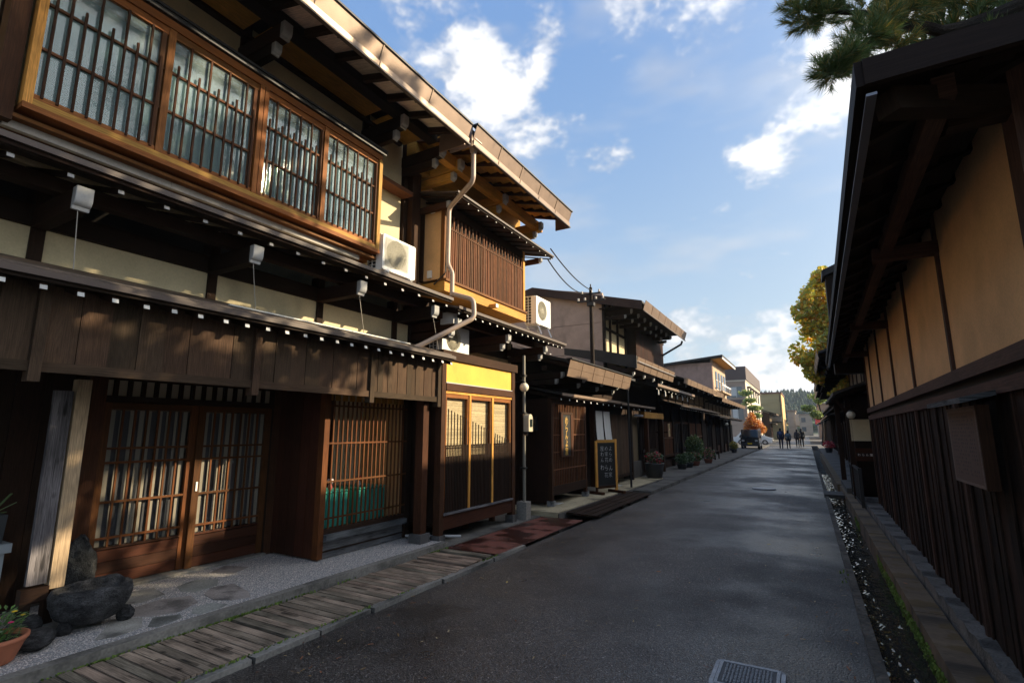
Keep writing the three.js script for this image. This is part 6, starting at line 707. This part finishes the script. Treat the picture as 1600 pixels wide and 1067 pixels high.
// inside the lattice bay: cloth-covered tables with small wares
{
  const teal = M([0.03, 0.30, 0.24], 0.9); const tab = (z0, z1, label) => { const t = thing('covered_table', label, 'table', [-5.6, 0.26, (z0 + z1) / 2], 'cloth-covered tables in the lattice window'); prismY(t, 'tablecloth', teal, [[-5.36, z0], [-5.82, z0], [-5.82, z1], [-5.36, z1]], 0.27, 0.80, 0.01); box(t, 'table_top', teal, -5.345, -5.835, 0.812, 0.828, z0 + 0.02, z1 - 0.02); for (let k = 0; k < 4; k++) { const z = mix(z0, z1, (k + 0.5) / 4); prismZ(t, 'cloth_fold', teal, [[-5.35, 0.27], [-5.33, 0.27], [-5.345, 0.80], [-5.35, 0.80]], z + 0.02, z - 0.03); } }; tab(-4.50, -5.02, 'teal cloth-covered table at the near end of the lattice window'); tab(-5.22, -5.70, 'teal cloth-covered table at the far end of the lattice window');
  const vase = (x, z, c, f, label) => { const t = thing('flower_vase', label, 'vase', [x, 0.828, z], 'small vases on the teal tables'); put(t, 'vase', new THREE.LatheGeometry([[0, 0], [0.02, 0], [0.032, 0.03], [0.018, 0.07], [0.022, 0.085]].map((q) => new THREE.Vector2(...q)), 14), M(c, 0.4), [x, 0.829, z]); for (let k = 0; k < 4; k++) put(t, 'bloom', new THREE.IcosahedronGeometry(0.022, 1), M(f, 0.7), [x + 0.02 * Math.cos(k * 1.6), 0.93 + 0.02 * (k % 2), z + 0.025 * Math.sin(k * 1.6)]); }; vase(-5.5, -4.62, [0.7, 0.7, 0.68], [0.5, 0.05, 0.06], 'white vase with red blooms nearest the entrance'); vase(-5.5, -4.85, [0.3, 0.05, 0.05], [0.7, 0.6, 0.6], 'dark red vase with pale blooms on the teal table'); vase(-5.5, -5.35, [0.6, 0.6, 0.6], [0.55, 0.06, 0.05], 'white vase with red blooms on the far teal table');
}
// ------------------------------------------------------------------ plants along the left
function shrub(name, x, y, z, rx, ry, n, size, cols, label, potM, potR, potH, grp) { const o = [x, y, z], t = thing(name, label, 'potted plant', o, grp); put(t, 'pot', new THREE.LatheGeometry([[0, 0], [potR * 0.75, 0], [potR, potH * 0.9], [potR * 1.05, potH], [potR * 0.9, potH], [potR * 0.85, potH * 0.85], [0, potH * 0.85]].map((q) => new THREE.Vector2(...q)), 20), potM, o); limb(t, 'stem', [[x, y + potH * 0.8, z], [x + 0.02, y + potH + ry * 0.6, z], [x, y + potH + ry * 1.2, z]], 0.015, 0.006); leafCrown(t, o, [[x, y + potH + ry * 0.9, z, rx, ry, rx], [x + rx * 0.3, y + potH + ry * 0.5, z + rx * 0.4, rx * 0.7, ry * 0.6, rx * 0.7]], n, size, cols); return t; }
const potBlack = M([0.035, 0.033, 0.032], 0.5), potClay = M([0.30, 0.10, 0.06], 0.8), RED = [[0.62, 0.02, 0.05], [0.5, 0.02, 0.06], [0.7, 0.06, 0.1], [0.55, 0.35, 0.3]];
shrub('flower_tub', -4.35, 0.1, -16.9, 0.30, 0.2, 500, 0.07, [...RED, ...GRN, ...GRN], 'large dark tub with red blooms at the roadside', potBlack, 0.30, 0.46);
[[-4.5, -21.8, 0.26, 0.22, GRN, 'low green potted plant nearest the red-flowered tub'], [-4.45, -22.9, 0.28, 0.24, GRN, 'low green potted plant second from the red-flowered tub'], [-4.4, -24.1, 0.3, 0.22, [...GRN, [0.4, 0.08, 0.05]], 'reddish green potted plant below the tall shrub'], [-4.2, -26.3, 0.34, 0.28, [...GRN, [0.45, 0.10, 0.14], [0.4, 0.16, 0.04]], 'pink-flecked potted plant beside the tall shrub']].forEach(([x, z, rx, ry, c, l], i) => shrub('potted_plant', x, 0.06, z, rx, ry, 420, 0.08, c, l, i > 1 ? potClay : potBlack, 0.2, 0.2, 'potted plants along the left front'));
shrub('tall_shrub', -4.6, 0.06, -25.2, 0.42, 0.55, 1300, 0.11, [[0.12, 0.20, 0.05], [0.20, 0.24, 0.06], [0.10, 0.17, 0.04]], 'tall light green shrub standing above the potted plants', potClay, 0.24, 0.3); shrub('potted_plant', -4.5, 0.06, -39, 0.3, 0.28, 420, 0.1, [[0.5, 0.4, 0.03], [0.18, 0.22, 0.04]], 'yellow potted plant near the far end of the left row', potBlack, 0.2, 0.25); shrub('potted_plant', 1.25, 0.02, -43.5, 0.4, 0.25, 420, 0.1, RED, 'red-flowering plant in front of the far right house', potBlack, 0.25, 0.35);
{ const b = thing('bench', 'small dark bench beside the potted plants on the left', 'bench', [-4.5, 0.06, -30]); box(b, 'seat', W.dark, -4.3, -4.65, 0.46, 0.5, -29.2, -30.8); for (const [x, z] of [[-4.33, -29.3], [-4.33, -30.7], [-4.62, -29.3], [-4.62, -30.7]]) box(b, 'leg', W.dark, x - 0.03, x + 0.03, 0.06, 0.46, z - 0.03, z + 0.03); globeLamp(-4.15, 1.95, -33.4, 1, 'small pale lamp hanging under the far left eave', -4.4); }
// ------------------------------------------------------------------ people
function person(x, z, hgt, label, c, stride, bag) {
  const t = thing('person', label, 'person', [x, 0, z], 'people walking up the street'), s = hgt / 1.7, res = 56, mc = new MarchingCubes(res, new THREE.MeshBasicMaterial(), false, false, 60000); mc.isolation = 0;
  const B = [[[0, 1.52, 0], [0, 1.62, 0.01], 0.085, 0.095], [[0, 1.40, 0], [0, 1.50, 0], 0.06, 0.055], [[0, 1.0, 0], [0, 1.34, 0], 0.145, 0.165], [[-0.15, 1.38, 0], [0.15, 1.38, 0], 0.075, 0.075], [[0, 0.92, 0], [0, 1.0, 0], 0.16, 0.15],
    [[-0.19, 1.36, 0], [-0.24, 1.10, 0.02], 0.06, 0.048], [[-0.24, 1.10, 0.02], [-0.22, 0.86, -0.06], 0.047, 0.038], [[0.19, 1.36, 0], [0.24, 1.10, 0.03], 0.06, 0.048], [[0.24, 1.10, 0.03], [0.22, 0.87, -0.02], 0.047, 0.038], [[-0.22, 0.86, -0.06], [-0.21, 0.78, -0.08], 0.04, 0.03], [[0.22, 0.87, -0.02], [0.21, 0.79, -0.03], 0.04, 0.03],
    [[-0.09, 0.9, 0], [-0.10, 0.48, -0.12 * stride], 0.092, 0.066], [[-0.10, 0.48, -0.12 * stride], [-0.10, 0.09, -0.14 * stride], 0.064, 0.046], [[0.09, 0.9, 0], [0.10, 0.48, 0.06 * stride], 0.092, 0.066], [[0.10, 0.48, 0.06 * stride], [0.10, 0.10, 0.24 * stride], 0.064, 0.046], [[-0.10, 0.05, -0.10 * stride], [-0.10, 0.04, -0.14 * stride - 0.12], 0.045, 0.035], [[0.10, 0.06, 0.26 * stride], [0.10, 0.04, 0.24 * stride - 0.14], 0.045, 0.035]];
  const half = res / 2, SC = 0.95; for (let k = 0; k < res; k++) for (let j = 0; j < res; j++) for (let i = 0; i < res; i++) { const p = [(i - half) / half * SC, (j - half) / half * SC + 0.88, (k - half) / half * SC]; let d = 9; for (const [a, b, ra, rb] of B) { const ab = [b[0] - a[0], b[1] - a[1], b[2] - a[2]], ap = [p[0] - a[0], p[1] - a[1], p[2] - a[2]], L = ab[0] ** 2 + ab[1] ** 2 + ab[2] ** 2, tt = Math.max(0, Math.min(1, (ap[0] * ab[0] + ap[1] * ab[1] + ap[2] * ab[2]) / L)), dd = Math.hypot(ap[0] - ab[0] * tt, ap[1] - ab[1] * tt, ap[2] - ab[2] * tt) - mix(ra, rb, tt), hh = Math.max(0, 0.03 - Math.abs(d - dd)) / 0.03; d = Math.min(d, dd) - hh * hh * 0.0075; } mc.field[i + j * res + k * res * res] = -d; }
  mc.update(); const n = mc.count, P = new Float32Array(n * 3), N = new Float32Array(n * 3), C = new Float32Array(n * 3); for (let i = 0; i < n; i++) { const px = mc.positionArray[i * 3] * SC, py = mc.positionArray[i * 3 + 1] * SC + 0.88, pz = mc.positionArray[i * 3 + 2] * SC; P.set([px * s, py * s, pz * s], i * 3); N.set([mc.normalArray[i * 3], mc.normalArray[i * 3 + 1], mc.normalArray[i * 3 + 2]], i * 3); const cc = py > 1.44 ? (pz > -0.03 || py > 1.6 ? [0.012, 0.01, 0.01] : [0.45, 0.28, 0.2]) : py < 0.08 ? [0.03, 0.03, 0.03] : (py < 0.84 && Math.abs(px) > 0.175) ? [0.45, 0.28, 0.2] : py > 0.9 || Math.abs(px) > 0.178 ? c[0] : c[1]; C.set(cc, i * 3); }
  const g = new THREE.BufferGeometry(); g.setAttribute('position', new THREE.BufferAttribute(P, 3)); g.setAttribute('normal', new THREE.BufferAttribute(N, 3)); g.setAttribute('color', new THREE.BufferAttribute(C, 3)); put(t, 'body', g, M([1, 1, 1], 0.85, { vertexColors: true }), [x, 0.01, z]);
  if (bag) { const r = new THREE.SphereGeometry(0.16, 14, 10); r.scale(0.95, 1.25, 0.6); put(t, 'backpack', r, M(bag, 0.8), [x, 1.2 * s, z + 0.19]); }
}
person(-2.05, -51.2, 1.76, 'taller person in dark blue jacket walking away on the left', [[0.025, 0.035, 0.075], [0.02, 0.025, 0.05]], 1, [0.03, 0.05, 0.12]); person(-1.5, -51.6, 1.55, 'shorter person with grey-blue backpack beside the taller walker', [[0.09, 0.13, 0.16], [0.025, 0.025, 0.035]], -1, [0.12, 0.18, 0.22]); person(-0.85, -56, 1.66, 'person in dark coat walking left in the farther pair', [[0.03, 0.025, 0.03], [0.02, 0.02, 0.025]], 1.3, null); person(-0.5, -56.3, 1.74, 'person in black clothes on the right of the farther pair', [[0.02, 0.02, 0.022], [0.018, 0.018, 0.02]], -1.2, null);
// ------------------------------------------------------------------ vehicles
function car(x, z, turn, o) {
  const t = thing(o.name, o.label, o.cat, [x, 0, z]); t.rotation.y = turn; const L = o.L, Wd = o.W, O = [x, 0, z], sh = (pts, w, name, mat, dx = 0) => { const s = new THREE.Shape(pts.map((p) => new THREE.Vector2(p[0], p[1]))), g = new THREE.ExtrudeGeometry(s, { depth: w - 0.06, bevelEnabled: true, bevelSize: 0.03, bevelThickness: 0.03, bevelSegments: 3 }); g.translate(0, 0, -(w - 0.06) / 2); g.rotateY(Math.PI / 2); return put(t, name, uvBox(g), mat, [x + dx, 0, z]); };
  const paint = MP(o.color, 0.25, { clearcoat: 1, clearcoatRoughness: 0.05 }), glassD = M([0.02, 0.025, 0.03], 0.06), b = L / 2; sh(o.body.map(([u, y]) => [u * b, y]), Wd, 'body', paint); sh(o.cabin.map(([u, y]) => [u * b, y]), Wd * 0.93, 'cabin', paint);
  for (const s of [-1, 1]) { const g = new THREE.ShapeGeometry(new THREE.Shape(o.win.map(([u, y]) => new THREE.Vector2(u * b, y)))); g.rotateY(Math.PI / 2); put(t, 'side_window', g, M([0.02, 0.025, 0.03], 0.06, { side: 2 }), [x + s * (Wd * 0.465 + 0.004), 0, z]); }
  for (const [u0, y0, u1, y1] of o.screens) { const a = [x, y0, z - u0 * b], c = [x, y1, z - u1 * b], sg = u0 > 0 ? -1 : 1; beam(t, 'windscreen', glassD, [a[0], a[1], a[2] + sg * 0.034], [c[0], c[1], c[2] + sg * 0.034], Wd * 0.78, 0.01, [0, 0, 1]); }
  for (const u of [-0.62, 0.62]) for (const s of [-1, 1]) { const w = new THREE.CylinderGeometry(0.28, 0.28, 0.17, 24); w.rotateZ(Math.PI / 2); const wh = put(t, 'wheel', w, M([0.015, 0.015, 0.015], 0.8), [x + s * (Wd / 2 - 0.07), 0.28, z - u * b]); const r = new THREE.CylinderGeometry(0.16, 0.16, 0.18, 16); r.rotateZ(Math.PI / 2); put(wh, 'rim', r, steel, [x + s * (Wd / 2 - 0.07), 0.28, z - u * b]); }
  for (const s of [-1, 1]) { box(t, 'lamp', M([0.6, 0.6, 0.58], 0.1), x + s * Wd * 0.36 - 0.1, x + s * Wd * 0.36 + 0.1, 0.66, 0.80, z + b + 0.02, z + b + 0.045); box(t, 'mirror', paint, x + s * (Wd / 2 + 0.02), x + s * (Wd / 2 + 0.14), 0.98, 1.12, z + b * 0.55, z + b * 0.55 + 0.08); }
  box(t, 'bumper', M([0.04, 0.04, 0.045], 0.5), x - Wd * 0.46, x + Wd * 0.46, 0.30, 0.50, z + b - 0.02, z + b + 0.06); box(t, 'grille', M([0.02, 0.02, 0.02], 0.4), x - Wd * 0.22, x + Wd * 0.22, 0.62, 0.76, z + b + 0.015, z + b + 0.035); box(t, 'number_plate', M(o.plate, 0.5), x - 0.17, x + 0.17, 0.42, 0.56, z + b + 0.06, z + b + 0.07); t.userData.label = o.label; return t;
}
car(-4.25, -49.5, 0, { name: 'kei_van', label: 'small black boxy van with yellow plate parked on the left', cat: 'van', L: 3.3, W: 1.42, color: [0.015, 0.016, 0.02], plate: [0.75, 0.5, 0.02], body: [[-0.98, 0.3], [0.98, 0.3], [0.98, 0.86], [0.6, 0.95], [-0.98, 0.98]], cabin: [[-0.94, 0.9], [-0.78, 1.62], [0.92, 1.66], [0.98, 0.9]], win: [[-0.62, 1.02], [-0.60, 1.5], [0.85, 1.52], [0.88, 1.02]], screens: [[-0.94, 0.98, -0.80, 1.54]] });
car(-5.3, -64.0, Math.PI / 2, { name: 'white_car', label: 'white car standing across the far crossing', cat: 'car', L: 3.9, W: 1.6, color: [0.75, 0.75, 0.74], plate: [0.7, 0.7, 0.7], body: [[-0.98, 0.28], [0.98, 0.28], [0.99, 0.8], [0.5, 0.92], [-0.6, 0.94], [-0.98, 0.72]], cabin: [[-0.5, 0.86], [-0.2, 1.42], [0.55, 1.45], [0.86, 0.86]], win: [[-0.36, 0.92], [-0.16, 1.34], [0.5, 1.37], [0.7, 0.92]], screens: [[-0.52, 0.92, -0.24, 1.36]] });
// ------------------------------------------------------------------ far buildings and the hill
{
  const b = thing('concrete_building', 'three-storey pinkish concrete building with dark top beyond the crossing', 'building', [-9, 0, -82]); const wall = M([0.46, 0.35, 0.28], 0.85, { map: rep(tPlaster, 0.4, 0.4) }), dk = M([0.10, 0.07, 0.065], 0.7), lt = M([0.66, 0.58, 0.48], 0.85); box(b, 'block', wall, -14, -6.35, -0.05, 7.9, -71, -94); box(b, 'parapet', dk, -14.2, -6.15, 7.9, 9.6, -70.8, -94.2); box(b, 'cornice', lt, -14.1, -6.25, 7.72, 7.92, -70.85, -94.1); box(b, 'painted_sunlit_face', lt, -6.35, -6.3, -0.05, 7.7, -71.1, -94);  // street face in a lighter wall colour that stands for sun on it
  for (const y of [5.7, 2.9]) { for (let k = 0; k < 3; k++) { const x0 = -6.75 - k * 1.5, w = box(b, 'window', M([0.16, 0.19, 0.2], 0.15), x0, x0 - 1.3, y, y + 1.35, -70.96, -71); box(w, 'frame', whitePaint, x0 - 0.63, x0 - 0.67, y, y + 1.35, -70.93, -70.96); box(w, 'curtain', M([0.55, 0.56, 0.55], 0.9), x0 - 0.7, x0 - 1.25, y + 0.2, y + 1.3, -70.95, -70.958); } for (let k = 0; k < 5; k++) { const z = -73 - k * 4, w = box(b, 'window', M([0.10, 0.11, 0.13], 0.15), -6.27, -6.3, y, y + 1.3, z, z - 2.2); box(w, 'canopy', dk, -5.9, -6.27, y + 1.4, y + 1.5, z + 0.2, z - 2.4); } } box(b, 'balcony_band', dk, -14.02, -6.3, 4.7, 5.4, -70.9, -70.98);
  const y = thing('yellow_building', 'plain yellowish building with awning at the far left of the street end', 'building', [-6, 0, -108]); const ym = M([0.56, 0.46, 0.24], 0.9, { map: rep(tPlaster, 0.4, 0.4) }); box(y, 'block', ym, -11, -3.6, -0.05, 8.1, -104, -118); box(y, 'coping', M([0.2, 0.1, 0.08], 0.7), -11.1, -3.4, 8.1, 8.35, -103.8, -118.2); box(y, 'painted_sunlit_face', M([0.72, 0.46, 0.2], 0.9), -3.6, -3.5, -0.05, 8.0, -104.1, -118); for (let k = 0; k < 3; k++) box(y, 'wall_joint', ym, -11, -3.6, 2.5 + k * 1.8, 2.53 + k * 1.8, -103.96, -104); prismX(y, 'awning_roof', roofMetal, [[-104, 4.2], [-100.5, 3.1], [-100.5, 2.9], [-104, 3.9]], -9, -3.7); box(y, 'downpipe', metalBlack, -3.7, -3.8, 0, 8, -103.8, -103.9);  // orange street face: sunlight put into the wall colour
  const mk = (x0, x1, z, z1, hgt, c, label, sign) => { const t = thing('town_building', label, 'building', [(x0 + x1) / 2, 0, z]); box(t, 'block', M(c, 0.85, { map: rep(tPlaster, 0.5, 0.5) }), x0, x1, -0.05, hgt, z, z1); box(t, 'parapet', M([c[0] * 0.5, c[1] * 0.45, c[2] * 0.45], 0.8), x0 - 0.15, x1 + 0.15, hgt, hgt + 0.3, z + 0.15, z1); for (let yy = 1.2; yy + 1.4 < hgt; yy += 2.7) for (let xx = x0 + 0.5; xx + 1.1 < x1; xx += 1.7) box(t, 'window', M([0.08, 0.09, 0.1], 0.15), xx, xx + 1.1, yy, yy + 1.3, z + 0.03, z); if (sign) { box(t, 'sign_panel', M(sign, 0.5), x0 < 0 ? x1 - 0.1 : x0 - 0.7, x0 < 0 ? x1 + 0.6 : x0 + 0.1, 2.6, 5.0, z + 0.3, z + 0.15); } };
  mk(-3.4, -1.9, -128, -140, 5.6, [0.5, 0.42, 0.34], 'beige far building next to the yellowish one', [0.6, 0.5, 0.4]); mk(-1.7, 1.6, -175, -190, 6.0, [0.46, 0.38, 0.3], 'pale far building closing the end of the street', null); mk(2.2, 7, -112, -126, 6.2, [0.34, 0.26, 0.2], 'brown far building on the right with a red sign', [0.6, 0.08, 0.06]); mk(2.4, 8, -132, -150, 6.2, [0.55, 0.5, 0.44], 'white far building on the right with a blue sign', [0.04, 0.09, 0.4]); mk(-16, -8, -130, -150, 7.2, [0.5, 0.36, 0.26], 'tan far building behind the yellowish one', null);
  rowHouse({ d: -1, xw: 2.1, z0: -71, z1: -92, ye: 3.3, yl: 2.4, label: 'dark low house on the right just past the crossing' }); rowHouse({ d: 1, xw: -5.2, z0: -95, z1: -102, ye: 4.2, yl: 2.6, label: 'low dark shop on the left just past the concrete building' });
  // wooded hill
  const N = 60, g = new THREE.PlaneGeometry(900, 420, N, 30); g.rotateX(-Math.PI / 2); const p = g.attributes.position, hy = (x, z) => { const u = smooth(0, 110, -z - 260) * (1 - 0.0 * z); return u * (20 + 7 * (fbm(x * 0.012 + 5, z * 0.008, 3, 3) - 0.5) + 0.018 * Math.abs(x)) - 0.6; }; for (let i = 0; i < p.count; i++) { const x = p.getX(i), z = p.getZ(i) - 460; p.setY(i, hy(x, z)); } g.computeVertexNormals(); structure(put(scene, 'hill', g, M([0.06, 0.075, 0.04], 0.95), [0, 0, -460]));
  const cg = []; for (let k = 0; k < 4; k++) { const c = new THREE.ConeGeometry(1.9 - k * 0.38, 3.6 - k * 0.3, 7, 1, true), q = c.attributes.position; for (let i = 0; i < q.count; i++) { const s = 0.75 + 0.5 * hash3(i, k, 5); q.setX(i, q.getX(i) * s); q.setZ(i, q.getZ(i) * s); } c.translate(0, 2.2 + k * 2.1, 0); cg.push(c); } const con = mergeGeometries(cg); con.computeVertexNormals(); const dg = []; for (let k = 0; k < 7; k++) { const c = new THREE.IcosahedronGeometry(rr(1.2, 1.9), 1), q = c.attributes.position; for (let i = 0; i < q.count; i++) { const s = 0.8 + 0.4 * noise3(q.getX(i) * 2 + k * 5, q.getY(i) * 2, q.getZ(i) * 2); q.setXYZ(i, q.getX(i) * s, q.getY(i) * s, q.getZ(i) * s); } c.translate(rr(-1.6, 1.6), rr(2.5, 6), rr(-1.6, 1.6)); dg.push(c); } const dec = mergeGeometries(dg); dec.computeVertexNormals();
  const forest = (geo, cnt, cols, name, label, keep) => { const m = new THREE.InstancedMesh(geo, M([1, 1, 1], 0.9), cnt), d = new THREE.Object3D(), c = new THREE.Color(); let i = 0, tries = 0; while (i < cnt && tries < cnt * 20) { tries++; const x = rr(-130, 110), z = rr(-270, -400), f = fbm(x * 0.03 + 9, z * 0.03, 2, 3); if (!keep(f)) continue; const y = hy(x, z); if (y < 1) continue; d.position.set(x, y - 0.5, z); const s = rr(0.4, 0.72); d.scale.set(s * rr(1.1, 1.8), s * rr(0.7, 1.2), s * rr(1.1, 1.7)); d.rotation.y = rr(0, 6); d.updateMatrix(); m.setMatrixAt(i, d.matrix); const q = pick(cols), k = rr(0.7, 1.3); c.setRGB(q[0] * k, q[1] * k, q[2] * k); m.setColorAt(i, c); i++; } m.count = i; m.name = name; m.castShadow = m.receiveShadow = true; m.userData = { kind: 'stuff', label, category: 'forest' }; scene.add(m); };
  forest(con, 3600, [[0.03, 0.055, 0.035], [0.04, 0.065, 0.04], [0.025, 0.045, 0.03]], 'conifer_forest', 'dark conifers covering the far hill', (f) => f < 0.58); forest(dec, 1500, [[0.10, 0.12, 0.03], [0.26, 0.15, 0.03], [0.08, 0.11, 0.035], [0.30, 0.2, 0.05]], 'autumn_forest', 'yellowing broadleaf trees on the far hill', (f) => f > 0.48);
}
scene.fog = new THREE.FogExp2(0xc9d8e6, 0.0004);

// fine litter on the asphalt and boards: pine needles, crumbs of leaf
{
  const pos = [], col = []; for (let i = 0; i < 900; i++) { const near = rnd() < 0.55, x = near ? (rnd() < 0.5 ? rr(-3.55, -2.9) : rr(-0.3, 0.24)) : rr(-3.5, 0.22), z = -1.6 - Math.pow(rnd(), 1.4) * 14, a = rr(0, 6.28), L = rr(0.008, 0.03), w = rnd() < 0.6 ? 0.0014 : 0.005, y = 0.006 + 0.03 * (1 - ((x + 1.67) / 1.93) ** 2) - 0.026, dx = Math.cos(a), dz = Math.sin(a), k = rr(0.6, 1.3), c = pick([[0.28, 0.11, 0.05], [0.34, 0.2, 0.07], [0.16, 0.08, 0.05], [0.4, 0.3, 0.16]]); for (const [u, v] of [[-L, -w], [L, -w], [L * 0.8, w], [-L, -w], [L * 0.8, w], [-L, w]]) { pos.push(x + dx * u - dz * v, y + 0.004 * (u > 0 ? 1 : 0), z + dz * u + dx * v); col.push(c[0] * k, c[1] * k, c[2] * k); } }
  const m = put(scene, 'leaf_litter', geoFrom(pos, col), M([1, 1, 1], 0.85, { vertexColors: true, side: 2 })); m.userData = { kind: 'stuff', label: 'dry needles and leaf crumbs scattered on the asphalt', category: 'litter' };
}
renderer.render(scene, camera);
